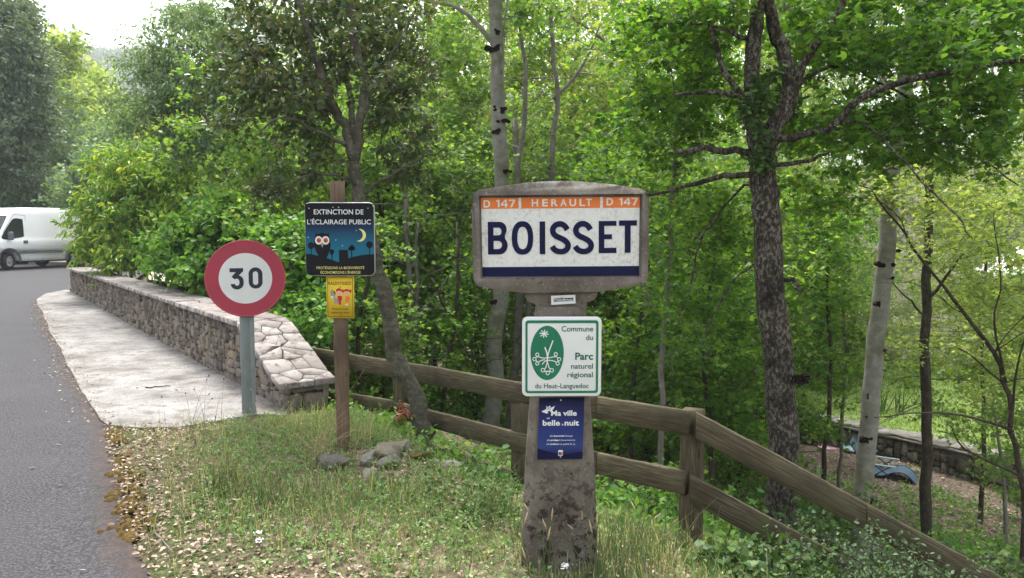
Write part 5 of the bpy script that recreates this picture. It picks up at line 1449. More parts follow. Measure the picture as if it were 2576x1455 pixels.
shrub('hazel_shrub', 'broad-leaved green shrub rising over the middle of the stone wall left of the speed sign', [(500, 800), (505, 700), (510, 600), (520, 520)], 11.6,
      [(470, 620, 90, 80, 11.8, 0.8, 60), (540, 560, 90, 80, 11.8, 0.9, 56), (430, 650, 60, 45, 12.4, 0.5, 26), (520, 680, 80, 55, 11.0, 0.5, 40), (600, 560, 70, 70, 11.4, 0.7, 36)], 'lf_hazel', 52)
shrub('hazel_shrub', 'deep green shrub behind the wall between the speed sign and the owl sign', [(730, 960), (735, 820), (730, 700), (740, 600)], 9.2,
      [(700, 640, 70, 70, 9.6, 0.7, 44), (760, 720, 70, 90, 9.4, 0.7, 52), (730, 820, 70, 70, 8.8, 0.5, 40), (790, 600, 60, 70, 9.8, 0.6, 30), (650, 610, 60, 60, 10.2, 0.6, 26), (700, 760, 40, 50, 9.0, 0.4, 16)], 'lf_hazel', 53, size=0.072)
shrub('hazel_shrub', 'low dark shrub between the sloping wall end and the first fence post', [(800, 1010), (795, 930), (790, 860)], 8.2,
      [(790, 830, 45, 50, 8.4, 0.4, 24), (770, 900, 40, 40, 8.2, 0.3, 14), (830, 780, 40, 50, 8.8, 0.4, 18), (850, 900, 40, 40, 8.9, 0.4, 12)], 'lf_hazel', 54, size=0.065)
shrub('fine_leaved_shrub', 'pale feathery shrub glowing yellow-green above the owl sign', [(760, 700), (770, 560), (780, 480), (760, 420)], 15.0,
      [(740, 460, 110, 70, 15, 1.0, 60), (690, 540, 80, 60, 14.6, 0.8, 34), (830, 520, 80, 80, 15, 0.8, 40), (600, 480, 80, 60, 15.6, 0.8, 30), (900, 620, 60, 90, 14.6, 0.8, 26)], 'lf_yellow', 55, size=0.09, tpl=LANCE, L=0.4)
shrub('sun_tinted_tree', 'small tree behind the ash with leaves coloured yellow as if sun shone through', [(430, 620), (425, 480), (428, 380), (430, 320)], 22.0,  # yellow leaf colour stands in for sun coming through the foliage
      [(430, 320, 60, 60, 22, 1.0, 50), (480, 380, 60, 50, 21.6, 0.8, 34), (400, 400, 40, 40, 21.6, 0.8, 20)], 'lf_yellow', 56, cat='tree', size=0.15, L=0.5)

# --- ash on the left
px_tree('ash_tree', 'airy blue-green ash with pale forked stems behind the hazel shrubs',
        [(628, 700), (628, 590), (618, 480), (614, 370), (600, 270), (570, 160), (545, 60)], 15.0, 0.10, 0.04,
        [(500, 160, 140, 110, 15, 1.5, 55), (420, 260, 110, 90, 15, 1.2, 37), (560, 260, 110, 80, 15, 1.2, 34), (480, 70, 130, 60, 15.4, 1.2, 37), (370, 160, 60, 70, 15, 0.8, 16), (560, 360, 100, 60, 15, 1.0, 22), (620, 100, 90, 110, 15.4, 1.0, 24), (470, 370, 90, 50, 15, 0.9, 17), (340, 290, 50, 70, 15, 0.6, 9)],
        'bark_silver', 'lf_ash', 61,
        limbs=[([(612, 500), (560, 420), (510, 310), (470, 240), (435, 170)], 0.04, 0.012), ([(632, 600), (650, 480), (655, 370), (660, 260), (650, 120)], 0.07, 0.03), ([(596, 450), (540, 400), (470, 360), (400, 330)], 0.025, 0.008), ([(625, 560), (690, 480), (760, 430)], 0.02, 0.008), ([(560, 420), (520, 400), (440, 420)], 0.015, 0.006)],
        twigs=6, per=13, L=0.5, size=0.105, flat=0.5, droop=0.35, tilt=0.6, tpl=LANCE, spread=0.06)

# --- left background by the road
BG = 'trees beyond the road bend'
px_tree('holm_oak', 'big dense grey-green evergreen tree at the left edge above the van',
        [(40, 640), (40, 480), (36, 300), (30, 120)], 40.0, 0.35, 0.15,
        [(20, 120, 70, 110, 40, 3, 120), (50, 230, 60, 110, 40, 3, 110), (10, 330, 90, 110, 39, 3, 110), (75, 330, 45, 90, 40, 2.5, 60), (-60, 200, 90, 260, 40, 3, 90), (30, 30, 60, 50, 40, 2, 40), (60, 430, 60, 60, 39, 2, 40), (92, 180, 34, 60, 40, 2, 40), (98, 300, 36, 70, 40, 2, 46), (70, 70, 30, 40, 40, 1.5, 14)],
        'bark_dark', 'lf_holm', 71, group=BG, rmax=0.05, twigs=6, per=12, L=0.9, size=0.21, flat=0.3, droop=0.2, tilt=0.8, tpl=OVAL, spread=0.12)
px_tree('roadside_tree', 'light green tree with bare pale branches in the valley right of the grey evergreen',
        [(190, 640), (190, 480), (185, 400), (180, 300)], 58.0, 0.3, 0.1,
        [(180, 300, 60, 70, 58, 4, 60), (230, 240, 60, 60, 62, 4, 50), (140, 230, 50, 60, 56, 3, 40), (240, 340, 60, 60, 58, 4, 50), (160, 400, 60, 50, 54, 3, 50), (290, 300, 50, 70, 64, 4, 44), (150, 130, 40, 70, 50, 2, 24), (210, 420, 60, 40, 54, 3, 40)],
        'bark_silver', 'lf_woodlight', 72, group=BG, rmax=0.06, twigs=6, per=11, L=1.3, size=0.36, flat=0.4, droop=0.2, tilt=0.7, tpl=OVAL, spread=0.2)
px_tree('roadside_tree', 'round bluish-green tree low behind the van roof',
        [(90, 650), (95, 560), (100, 480)], 41.0, 0.2, 0.1,
        [(60, 480, 70, 45, 41, 2, 70), (130, 490, 50, 45, 42, 2, 50), (0, 480, 60, 50, 40, 2, 40), (100, 540, 90, 40, 40.5, 1.5, 50), (30, 560, 70, 50, 40, 1.5, 40), (170, 560, 40, 60, 42, 1.5, 36)],
        'bark_dark', 'lf_ash', 73, group=BG, rmax=0.05, twigs=6, per=11, L=0.8, size=0.22, flat=0.4, droop=0.2, tilt=0.7, tpl=OVAL, spread=0.12)
px_tree('roadside_tree', 'dark tree filling the hollow behind the cherry shrub',
        [(260, 640), (262, 520), (265, 430)], 36.0, 0.2, 0.1,
        [(250, 430, 70, 60, 36, 2, 60), (320, 360, 70, 60, 38, 2, 60), (190, 500, 50, 60, 37, 2, 44), (370, 420, 70, 60, 34, 2, 50), (330, 500, 90, 60, 33, 2, 44), (250, 560, 60, 60, 36, 2, 36)],
        'bark_dark', 'lf_ash', 74, group=BG, rmax=0.05, twigs=6, per=11, L=0.8, size=0.22, flat=0.4, droop=0.2, tilt=0.7, tpl=OVAL, spread=0.12)

# --- woodland behind: prototypes and copies
def proto(name, label, seed, H, r, crown, bark, leafm, n, **fo):
    rng = np.random.default_rng(seed); W = Wood()
    P = wob([(0, 0, -0.3), (0.1, 0, H * 0.2), (-0.12, 0.1, H * 0.45), (0.1, -0.05, H * 0.7), (0, 0.05, H * 0.92)], rng, 0.03)
    W.limb(P, r, r * 0.25, 8, 0.04, rng)
    for i in range(7):
        h = H * rng.uniform(0.25, 0.8); a = rng.uniform(0, 6.28); L = H * rng.uniform(0.12, 0.25)
        j = int(np.argmin(abs(P[:, 2] - h))); q = P[j]
        W.limb(bend(q, q + np.array((math.cos(a) * L, math.sin(a) * L, L * 0.6)), rng), r * 0.35, r * 0.1, 5)
    C = []
    while len(C) < n:
        z = rng.uniform(crown[0], 1.0); w = crown[1] * math.sin(math.pi * min(1, max(0.06, (1.03 - z) / (1.03 - crown[0]))) ** 0.75) ** 0.6
        a, q = rng.uniform(0, 6.28), math.sqrt(rng.random())
        bump = 0.75 + 0.35 * math.sin(3 * a + 9 * z + seed)
        C.append((math.cos(a) * q * w * bump, math.sin(a) * q * w * bump, z * H))
    C = np.array(C); W.reach(C, rng, 0.03)
    t = thing(name, label, 'tree', (0, 0, 0), 0, None)
    finish_tree(t, (0, 0, 0), W, C, rng, bark, leafm, **fo)
    return t

def copy_tree(o):
    c = o.copy(); COL.objects.link(c)
    for ch in list(o.children):
        d = ch.copy(); COL.objects.link(d); d.parent = c
    return c

WD_LABELS = {0: 'slender green woodland tree in the shaded wood behind the signs', 1: 'woodland tree with sunlight put into its paler leaf colour', 2: 'low bushy tree filling the understory of the wood', 3: 'low pale-green tree behind the lawn on the right'}
def build_wood():
    P = [proto('woodland_tree', WD_LABELS[0], 81, 12.5, 0.13, (0.12, 2.3), 'bark_silver', 'lf_wood', 190, twigs=5, per=10, L=0.55, size=0.105, flat=0.5, droop=0.2, tilt=0.6, tpl=OVAL, spread=0.07),
         proto('woodland_tree', WD_LABELS[1], 82, 13.5, 0.12, (0.15, 2.4), 'bark_silver', 'lf_woodlight', 190, twigs=5, per=10, L=0.55, size=0.105, flat=0.5, droop=0.2, tilt=0.6, tpl=OVAL, spread=0.07),
         proto('understory_tree', WD_LABELS[2], 83, 5.0, 0.05, (0.06, 1.7), 'bark_dark', 'lf_wood', 140, twigs=5, per=10, L=0.4, size=0.08, flat=0.55, droop=0.2, tilt=0.6, tpl=MAPLE, spread=0.05),
         proto('light_understory_tree', WD_LABELS[3], 84, 4.6, 0.04, (0.05, 1.6), 'bark_silver', 'lf_woodlight', 120, twigs=5, per=9, L=0.4, size=0.075, flat=0.55, droop=0.2, tilt=0.6, tpl=OVAL, spread=0.05)]
    rng = np.random.default_rng(9)
    spots = []
    # (px, Y, kind, scale)
    for px, Y, k, s in ((740, 19, 1, 0.8), (950, 16.5, 0, 0.9), (1080, 18, 1, 1.0), (1260, 18, 1, 1.0), (1440, 19, 1, 1.0), (1600, 16, 0, 0.95), (1780, 18, 1, 1.0), (1960, 17, 0, 1.0),
                        (2480, 36, 1, 0.9), (2270, 37, 1, 0.95), (2380, 38, 0, 1.0), (2570, 37, 0, 1.0), (2120, 27, 0, 1.0),
                        (780, 26, 0, 1.1), (900, 27, 1, 1.1), (1020, 25, 0, 1.1), (1150, 27, 1, 1.1), (1290, 25, 0, 1.1), (1420, 28, 1, 1.2), (1550, 26, 0, 1.1), (1680, 25, 1, 1.1), (1800, 27, 0, 1.1), (1930, 25, 1, 1.1), (2040, 28, 0, 1.1),
                        (2680, 26, 0, 1.0), (2760, 20, 0, 1.0), (2700, 14, 1, 0.9), (740, 34, 0, 1.1), (850, 38, 1, 1.2), (1000, 38, 0, 1.2), (1150, 40, 0, 1.25), (1300, 38, 1, 1.3), (1450, 40, 0, 1.3), (1600, 38, 1, 1.3), (1750, 40, 0, 1.3), (1900, 38, 1, 1.3),
                        (2050, 42, 0, 1.4), (2200, 40, 1, 1.4), (2350, 44, 0, 1.4), (2500, 42, 1, 1.4), (2650, 44, 0, 1.4), (640, 46, 1, 1.0), (690, 42, 0, 1.0)):
        spots.append((px, Y, k, s))
    for px, Y, s in ((960, 12, 0.9), (1080, 14, 1.0), (1190, 13, 1.0), (1330, 14.5, 1.05), (1440, 13, 1.1), (1540, 12, 1.0), (1640, 12, 1.0), (1730, 11, 1.0), (1860, 11.5, 1.0), (1960, 12.5, 1.0), (880, 11.5, 0.9), (820, 13, 1.0), (1010, 21, 1.2), (1260, 21, 1.2), (1500, 21, 1.2), (1660, 20, 1.2), (1800, 20, 1.2),
                     (1900, 21, 1.2), (2000, 22, 1.1), (2440, 34, 0.8), (2330, 33.5, 0.8), (2160, 25, 0.9), (700, 14, 1.0), (640, 12.5, 0.9), (2640, 12, 0.9)):
        spots.append((px, Y, 2, s))
    spots += [(2150, 22, 3, 0.9), (2240, 23.5, 3, 0.85), (2330, 22.5, 3, 0.8), (2430, 24, 3, 0.9), (2520, 22.5, 3, 0.8), (2610, 23, 3, 0.95)]
    used = set()
    for px, Y, k, s in spots:
        c = pt(px, 600, Y); z = float(hgt(c[0], c[1]))
        o = P[k] if k not in used else copy_tree(P[k]); used.add(k)
        o.location = (c[0], c[1], z); o.rotation_euler = (0, 0, rng.uniform(0, 6.28)); f = s * rng.uniform(0.92, 1.08); o.scale = (f, f, f)
        o['group'] = ('slender green trees in the wood', 'trees in the wood with sunlight put into the leaf colour', 'bushy understory trees in the wood', 'pale-green trees behind the lawn')[k]
build_wood()

# ------------------------------------------------------------------ far hill and its wood
def build_hill():
    rng = np.random.default_rng(21)
    def hz(x, y):
        ridge = 0.254 * 470 * np.exp(-((y - 520) / 190.0) ** 2) * (1 - 0.10 * ((x + 270) / 200.0) ** 2 + 0.02 * np.sin(x / 23.0) + 0.015 * np.sin(x / 9.0 + 1))
        return ridge - 8
    xs = np.linspace(-620, 150, 130); ys = np.linspace(200, 760, 90)
    X, Y = np.meshgrid(xs, ys); Z = hz(X, Y); nx = len(xs)
    i = (np.arange(len(ys) - 1)[:, None] * nx + np.arange(nx - 1)[None, :]).ravel()
    struct('hill', np_mesh('hill', np.stack([X, Y, Z], -1).reshape(-1, 3), [np.stack([i, i + 1, i + nx + 1, i + nx], 1)], True), MAT['hill'])
    n = 5200
    px = rng.uniform(20, 480, n); yy = rng.uniform(230, 560, n)
    x = (px - CX) / FPX * yy
    C = np.stack([x, yy, hz(x, yy) + rng.uniform(0.5, 3.5, n)], 1)
    k = 16
    P = np.repeat(C, k, 0) + rng.normal(0, 1, (n * k, 3)) * np.array((1.7, 1.7, 1.5))
    V, F = leaf_geo(OVAL, P, rng.normal(0, 1, (n * k, 3)), np.array((0, -0.3, 1.0)) + rng.normal(0, 0.5, (n * k, 3)), rng.uniform(1.0, 2.2, n * k))
    stuff('far_wood', np_mesh('far_wood', V, F), MAT['lf_far'], 'continuous wood covering the distant hillside', 'woodland')
build_hill()

def build_roadside_wood():
    rng = np.random.default_rng(33)
    C = []
    for x, y, h, w in ((-30, 33, 8, 4), (-33, 26, 9, 4.5), (-36, 42, 11, 5), (-40, 34, 12, 5), (-31, 50, 10, 4.5), (-38, 20, 10, 5), (-46, 48, 13, 6), (-26.5, 58, 9, 4), (-35, 62, 12, 5), (-50, 30, 13, 6), (-44, 12, 12, 6)):
        n = 130; u = unit(rng.normal(0, 1, (n, 3))) * rng.random((n, 1)) ** 0.4
        C.append(np.array((x, y, float(hgt(x, y)) + h * 0.5)) + u * np.array((w, w, h * 0.55)))
    C = np.vstack(C); C = C[C[:, 2] > hgt(C[:, 0], C[:, 1])]
    V, F, W, WF = foliage(C, rng, twigs=6, per=10, L=1.1, size=0.3, flat=0.4, droop=0.2, tilt=0.7, tpl=OVAL, spread=0.15)
    stuff('roadside_wood', np_mesh('roadside_wood', V, F), MAT['lf_ash'], 'dense wood behind the van along the left of the road', 'woodland')
build_roadside_wood()
# ------------------------------------------------------------------ garden in the valley on the right
def build_garden():
    g = lambda px, py, Y: pt(px, py, Y)
    # lawn terrace with a dry-stone retaining wall in front
    A, B = np.array((5.6, 18.6)), np.array((10.6, 12.2))
    d = (B - A) / np.linalg.norm(B - A); nrm = np.array((-d[1], d[0])); nrm = nrm if nrm[1] > 0 else -nrm
    L = np.linalg.norm(B - A)
    ztop, zbot = -2.72, -3.9
    m = MB()
    nu, nv = 30, 40
    P = []
    for i in range(nv + 1):
        for j in range(nu + 1):
            q = A + d * (L * j / nu) + nrm * (0.25 + 8.0 * i / nv)
            P.append((q[0], q[1], ztop + 0.25 * (i / nv) + 0.04 * math.sin(j * 0.9) * math.sin(i * 0.6)))
    m.add(P, [(i * (nu + 1) + j, i * (nu + 1) + j + 1, (i + 1) * (nu + 1) + j + 1, (i + 1) * (nu + 1) + j) for i in range(nv) for j in range(nu)])
    struct('lawn', m.mesh('lawn', True), MAT['lawn'])
    rng = np.random.default_rng(4)
    n = 26000
    u, v = rng.uniform(0, L, n), 0.3 + 7.6 * rng.random(n)
    q = A + d * u[:, None] + nrm * v[:, None]
    C = np.stack([q[:, 0], q[:, 1], ztop + 0.25 * v / 8 + rng.uniform(-0.03, 0.02, n)], 1)
    V, F = leaf_geo(LANCE, C, rng.normal(0, 0.35, (n, 3)) + np.array((0, 0, 0.8)), rng.normal(0, 1, (n, 3)), rng.uniform(0.03, 0.07, n))
    stuff('lawn_grass', np_mesh('lawn_grass', V, F), MAT['lf_wood'], 'short mown grass on the sunny lawn terrace', 'grass')
    m = MB()
    gq = [A - d * 1.5 - nrm * 5.5, B + d * 1.5 - nrm * 5.0, B + d * 1.5 - nrm * 0.0, A - d * 1.5 - nrm * 0.0]
    zz = -3.42
    nx = 24
    P = []
    for i in range(nx + 1):
        for j in range(nx + 1):
            a, b = i / nx, j / nx
            q = (gq[0] * (1 - a) + gq[1] * a) * (1 - b) + (gq[3] * (1 - a) + gq[2] * a) * b
            P.append((q[0], q[1], max(zz, float(hgt(q[0], q[1])) + 0.01) if b > 0.3 else float(hgt(q[0], q[1])) + 0.01))
    m.add(P, [(i * (nx + 1) + j, (i + 1) * (nx + 1) + j, (i + 1) * (nx + 1) + j + 1, i * (nx + 1) + j + 1) for i in range(nx) for j in range(nx)])
    struct('garden_path', m.mesh('garden_path', True), MAT['gravel'])
    t = thing('garden_wall', 'mossy dry-stone garden wall topped with pale slates below the lawn', 'wall', (A[0], A[1], zbot))
    off = np.array((A[0], A[1], zbot))
    fr = lambda u, vv, w: tuple(np.array((*(A + d * u - nrm * w), zbot + vv)) - off)
    m = MB(); m.prism([(0, 0), (L, 0), (L, ztop - zbot - 0.03), (0, ztop - zbot - 0.03)], -0.35, 0.0, fr)
    obj('core', m.mesh('core'), MAT['mortar'], t)
    m = MB()
    for r in pack(L, ztop - zbot - 0.02, lambda l: 9, 0.07, rng, 7, 4): stone(m, r, fr, rng, (0.02, 0.10), 0.02)
    obj('stonework', m.mesh('stonework'), MAT['drystone'], t)
    m = MB(); l = 0.0
    while l < L:
        for k in range(2):
            w = rng.uniform(0.4, 0.6); o_ = rng.uniform(0.02, 0.12); h = ztop - zbot - 0.01 + 0.036 * k + rng.uniform(0, 0.022); ln = rng.uniform(0.45, 0.8)
            a = rng.normal(0, 0.05)
            P = [(l, o_), (l + ln, o_ + a), (l + ln * 1.05, o_ - w + a), (l + ln * .05, o_ - w)]
            m.add([fr(u, h, v) for u, v in P] + [fr(u, h + 0.03, v) for u, v in P], [(3, 2, 1, 0), (4, 5, 6, 7)] + [(i, (i + 1) % 4, 4 + (i + 1) % 4, 4 + i) for i in range(4)])
        l += rng.uniform(0.3, 0.55)
    obj('coping', m.mesh('coping'), MAT['slate'], t)

    # sunny pale stony bank beyond the lawn
    mb = MB(); nx = 30; P = []
    for i in range(nx + 1):
        for j in range(nx + 1):
            yy = 24.5 + 10 * i / nx; xx = 7.5 + 15 * j / nx
            P.append((xx, yy, max(float(hgt(xx, yy)) + 0.02, -2.75 + 5.2 * (i / nx) ** 1.2 + rng.normal(0, 0.06) - 0.6 * (j == 0))))
    mb.add(P, [(i * (nx + 1) + j, i * (nx + 1) + j + 1, (i + 1) * (nx + 1) + j + 1, (i + 1) * (nx + 1) + j) for i in range(nx) for j in range(nx)])
    struct('stony_bank', mb.mesh('stony_bank', True), MAT['bank'])
    # reclining garden chair
    c = g(2216, 1246, 14.4); gz = zz
    t = thing('garden_recliner', 'blue-grey textile reclining garden chair with dark blue tubular frame on the gravel', 'lounge chair', (c[0], c[1], gz), rad(-32)); t.scale = (0.9, 0.9, 0.9)
    prof = curve([(-0.62, 1.02), (-0.45, 0.78), (-0.22, 0.46), (0.02, 0.40), (0.25, 0.50), (0.42, 0.52), (0.58, 0.42), (0.74, 0.20), (0.80, 0.10)], 5)
    m = MB(); w = 0.27; k = len(prof)
    m.add([(x, -w, z) for x, z in prof] + [(x, w, z) for x, z in prof] + [(x, -w, z - 0.012) for x, z in prof] + [(x, w, z - 0.012) for x, z in prof],
          [(i, i + 1, k + i + 1, k + i) for i in range(k - 1)] + [(2 * k + i + 1, 2 * k + i, 3 * k + i, 3 * k + i + 1) for i in range(k - 1)])
    obj('fabric', m.mesh('fabric', True), MAT['textile'], t)
    m = MB()
    for s in (-1, 1):
        m.tube([(x, s * (w + 0.01), z) for x, z in prof], 0.014, 8)
        m.tube([(-0.45, s * 0.3, 0.02), (-0.1, s * 0.3, 0.4), (0.18, s * 0.3, 0.62)], 0.014, 8); m.tube([(0.55, s * 0.3, 0.02), (0.2, s * 0.3, 0.4), (-0.12, s * 0.3, 0.62)], 0.014, 8)
    for x in (-0.45, 0.55): m.tube([(x, -0.3, 0.02), (x, 0.3, 0.02)], 0.014, 8)
    obj('frame', m.mesh('frame', True), MAT['bluetube'], t)
    for s in (-1, 1):
        m = MB(); m.box((-0.22, s * 0.32 - 0.03, 0.62), (0.3, s * 0.32 + 0.03, 0.645)); bevel(obj('armrest', m.mesh('armrest'), MAT['paleblue'], t), 0.01)
    # small pale-blue round table left of the trunk
    c = g(2160, 1180, 16.0)
    t = thing('garden_table', 'small pale blue round table left of the recliner', 'table', (c[0], c[1], zz))
    m = MB(); zt = max(0.35, c[2] - zz); m.prism([(0.36 * math.cos(a), 0.36 * math.sin(a)) for a in np.linspace(0, 2 * math.pi, 28, endpoint=False)], zt, zt + 0.025, lambda u, v, w: (u, v, w)); obj('table_top', m.mesh('table_top'), MAT['paleblue'], t)
    for q in range(3):
        a = q * 2.09; m = MB(); m.tube([(0.08 * math.cos(a), 0.08 * math.sin(a), zt), (0.3 * math.cos(a), 0.3 * math.sin(a), 0.0)], 0.015, 6); obj('leg', m.mesh('leg'), MAT['bluetube'], t)
    # plastic chairs with round seats, pink and yellow, and a teal one
    for nm, lb, mt, px, py, Y in (('stool', 'round pink stool beside the garden wall', 'pink', 2090, 1124, 16.6), ('stool', 'round yellow stool in front of the pink one', 'yellowp', 2055, 1138, 16.2)):
        c = g(px, py, Y); zt = c[2] - zz
        t = thing(nm, lb, 'stool', (c[0], c[1], zz))
        m = MB(); m.prism([(0.27 * math.cos(a), 0.27 * math.sin(a)) for a in np.linspace(0, 2 * math.pi, 28, endpoint=False)], zt - 0.04, zt, lambda u, v, w: (u, v, w)); bevel(obj('seat', m.mesh('seat'), MAT[mt], t), 0.012)
        for q in range(4):
            a = q * 1.5708 + 0.5; m = MB(); m.tube([(0.18 * math.cos(a), 0.18 * math.sin(a), zt - 0.03), (0.24 * math.cos(a), 0.24 * math.sin(a), 0)], 0.016, 6); obj('leg', m.mesh('leg'), MAT[mt], t)
    c = g(2075, 1092, 17.0); zt = c[2] - zz
    t = thing('garden_chair', 'teal plastic garden chair against the dry-stone wall', 'chair', (c[0], c[1], zz), rad(-30))
    m = MB(); m.box((-0.22, -0.22, zt - 0.42), (0.22, 0.22, zt - 0.38)); bevel(obj('seat', m.mesh('seat'), MAT['teal'], t), 0.012)
    m = MB()
    for i in range(5): m.box((-0.22 + i * 0.095, 0.2, zt - 0.4), (-0.16 + i * 0.095, 0.225, zt))
    m.box((-0.22, 0.195, zt - 0.06), (0.22, 0.23, zt + 0.01)); obj('backrest', m.mesh('backrest'), MAT['teal'], t)
    for x in (-0.2, 0.2):
        for y in (-0.2, 0.2): m = MB(); m.tube([(x, y, zt - 0.4), (x * 1.05, y * 1.05, 0)], 0.017, 6); obj('leg', m.mesh('leg'), MAT['teal'], t)
    # iris clump on the lawn edge
    for px, lb in ((2105 + 110, 'tall green iris leaves at the lawn edge right of the pale trunk'), (2262, 'second clump of iris leaves further right on the lawn edge')):
        c = g(px, 1105, 17.6); q = np.array((c[0], c[1]))
        t = thing('iris_plant', lb, 'plant', (c[0], c[1], ztop))
        m = MB()
        for i in range(9):
            a = rng.normal(0, 0.28); b = rng.normal(0, 0.15); h = rng.uniform(0.45, 0.75); x0, y0 = rng.normal(0, 0.06, 2); w = 0.018
            m.add([(x0 - w, y0, 0), (x0 + w, y0, 0), (x0 + a * h * .5 + w * .8, y0 + b * h * .5, h * .6), (x0 + a * h * .5 - w * .8, y0 + b * h * .5, h * .6), (x0 + a * h, y0 + b * h, h)], [(0, 1, 2, 3), (3, 2, 4)])
        obj('leaves', m.mesh('leaves'), MAT['irisleaf'], t)
    # white marquee far right
    c = g(2590, 690, 27.0); gz = float(hgt(c[0], c[1]))
    t = thing('white_tent', 'white canvas garden tent glimpsed through the trees at the right edge', 'tent', (c[0], c[1], gz), rad(-35))
    he = c[2] - gz
    m = MB(); w, dd = 1.9, 1.9; pk = 1.2
    m.add([(-w, -dd, he), (w, -dd, he), (w, dd, he), (-w, dd, he), (0, 0, he + pk), (-w, -dd, he - 0.25), (w, -dd, he - 0.25), (w, dd, he - 0.25), (-w, dd, he - 0.25)],
          [(0, 1, 4), (1, 2, 4), (2, 3, 4), (3, 0, 4), (5, 6, 1, 0), (6, 7, 2, 1), (7, 8, 3, 2), (8, 5, 0, 3)])
    obj('canopy', m.mesh('canopy'), MAT['canvas'], t)
    m = MB(); m.add([(w, -dd, 0), (w, dd, 0), (w, dd, he - 0.25), (w, -dd, he - 0.25)], [(0, 1, 2, 3)]); m.add([(-w, dd, 0), (w, dd, 0), (w, dd, he - 0.25), (-w, dd, he - 0.25)], [(0, 1, 2, 3)]); obj('side_wall', m.mesh('side_wall'), MAT['canvas'], t)
    for x in (-w, w):
        for y in (-dd, dd): m = MB(); m.tube([(x, y, he), (x, y, 0)], 0.03, 8); obj('pole', m.mesh('pole'), MAT['alu'], t)
build_garden()

# ------------------------------------------------------------------ rocks, sticks and small plants on the verge
def rock(name, label, px, py, Y, size, seed, mat='rock', group=None):
    rng = np.random.default_rng(seed)
    c = pt(px, py, Y); gz = float(hgt(c[0], c[1]))
    bm = bmesh.new(); bmesh.ops.create_icosphere(bm, subdivisions=3, radius=1.0)
    ax = unit(rng.normal(0, 1, (11, 3))); th = rng.uniform(0.45, 0.8, 11)
    for v in bm.verts:
        p = np.array(v.co)
        for a, h in zip(ax, th):
            dd = p @ a - h
            if dd > 0: p = p - a * dd * 0.98
        p = p + rng.normal(0, 0.02, 3)
        v.co = Vector(p * np.array(size))
    me = bpy.data.meshes.new(name); bm.to_mesh(me); bm.free()
    o = obj(name, me, MAT[mat]); o.location = (c[0], c[1], gz + size[2] * 0.45); o.rotation_euler = (0, 0, rng.uniform(0, 6))
    tag(o, label, 'rock', group)
rock('rock', 'long pale grey stone lying in the grass beside the timber post', 838, 1172, 4.95, (0.168, 0.108, 0.064), 1)
rock('rock', 'light angular block at the near end of the stone heap', 940, 1175, 5.0, (0.096, 0.072, 0.077), 2)
rock('rock', 'dark flat broken slab on top of the stone heap', 975, 1148, 5.15, (0.271, 0.132, 0.077), 3, 'drystone')
rock('rock', 'mossy yellow-brown lump at the right end of the stone heap', 1062, 1180, 5.1, (0.077, 0.060, 0.048), 4, 'moss')
rock('rock', 'flat pinkish stone near the bottom rail', 1118, 1182, 5.1, (0.129, 0.084, 0.038), 5, 'coping')
rock('rock', 'small ochre stone resting behind the dark slab', 1015, 1138, 5.35, (0.065, 0.048, 0.058), 6, 'coping')
rock('rock', 'small grey stone half hidden in front of the stone heap', 985, 1168, 4.95, (0.129, 0.072, 0.045), 7)
rock('rock', 'small crumbly brown stone below the light angular block', 935, 1205, 4.75, (0.071, 0.060, 0.038), 8, 'coping')

def stick(label, a, b, r, mat='bark_silver'):
    m = MB(); rng = np.random.default_rng(int(a[0]))
    A = gp(a[0], a[1], a[2]); B = gp(b[0], b[1], b[2])
    P = np.array([A + (B - A) * t for t in np.linspace(0, 1, 6)]) + rng.normal(0, r * 0.8, (6, 3)) + (0, 0, r)
    m.tube(P, np.linspace(r, r * 0.5, 6), 6)
    tag(obj('twig', m.mesh('twig', True), MAT[mat]), label, 'twig')
stick('thin dark twig lying on the concrete pavement', (368, 978, 0.022), (428, 973, 0.022), 0.007, 'bark_dark')
stick('pale bent twig on the dead leaves beside the road edge', (385, 1340, 0.02), (436, 1392, 0.03), 0.006)
stick('short pale twig lying on the asphalt', (288, 1316, 0.012), (322, 1312, 0.012), 0.005)

# --- scatter on the verge
def verge_pts(n, rng, x0=-3.3, x1=2.6, y0=2.9, y1=7.4, edge=0.02):
    P = np.stack([rng.uniform(x0, x1, n), rng.uniform(y0, y1, n)], 1)
    ex = edge_x(P[:, 1])
    P = P[P[:, 0] > ex + edge * (1 + 0 * ex)]
    # the pavement
    near_y = np.interp(P[:, 0], [-3.3, -2.7, -1.9, -1.55], [6.0, 6.05, 6.25, 6.35])
    P = P[~((P[:, 1] > near_y) & (P[:, 0] < -1.5))]
    return P

def nz2(x, y, s, seed):
    r = np.random.default_rng(seed); v = 0
    for k in range(5):
        a = r.uniform(0, 6.28); f = s * r.uniform(0.6, 1.9); v = v + np.sin((x * math.cos(a) + y * math.sin(a)) * f + r.uniform(0, 6.28))
    return v / 5

def img_mask(P, cx, cy, rx, ry):
    """soft membership of ground points in an elliptical patch seen at cx,cy"""
    z = hgt(P[:, 0], P[:, 1]); c, s = math.cos(PITCH), math.sin(PITCH)
    zz = z - CAM_H; dep = P[:, 1] * c - zz * s; up = P[:, 1] * s + zz * c
    u, v = CX + FPX * P[:, 0] / dep, CY - FPX * up / dep
    return np.exp(-(((u - cx) / rx) ** 2 + ((v - cy) / ry) ** 2))

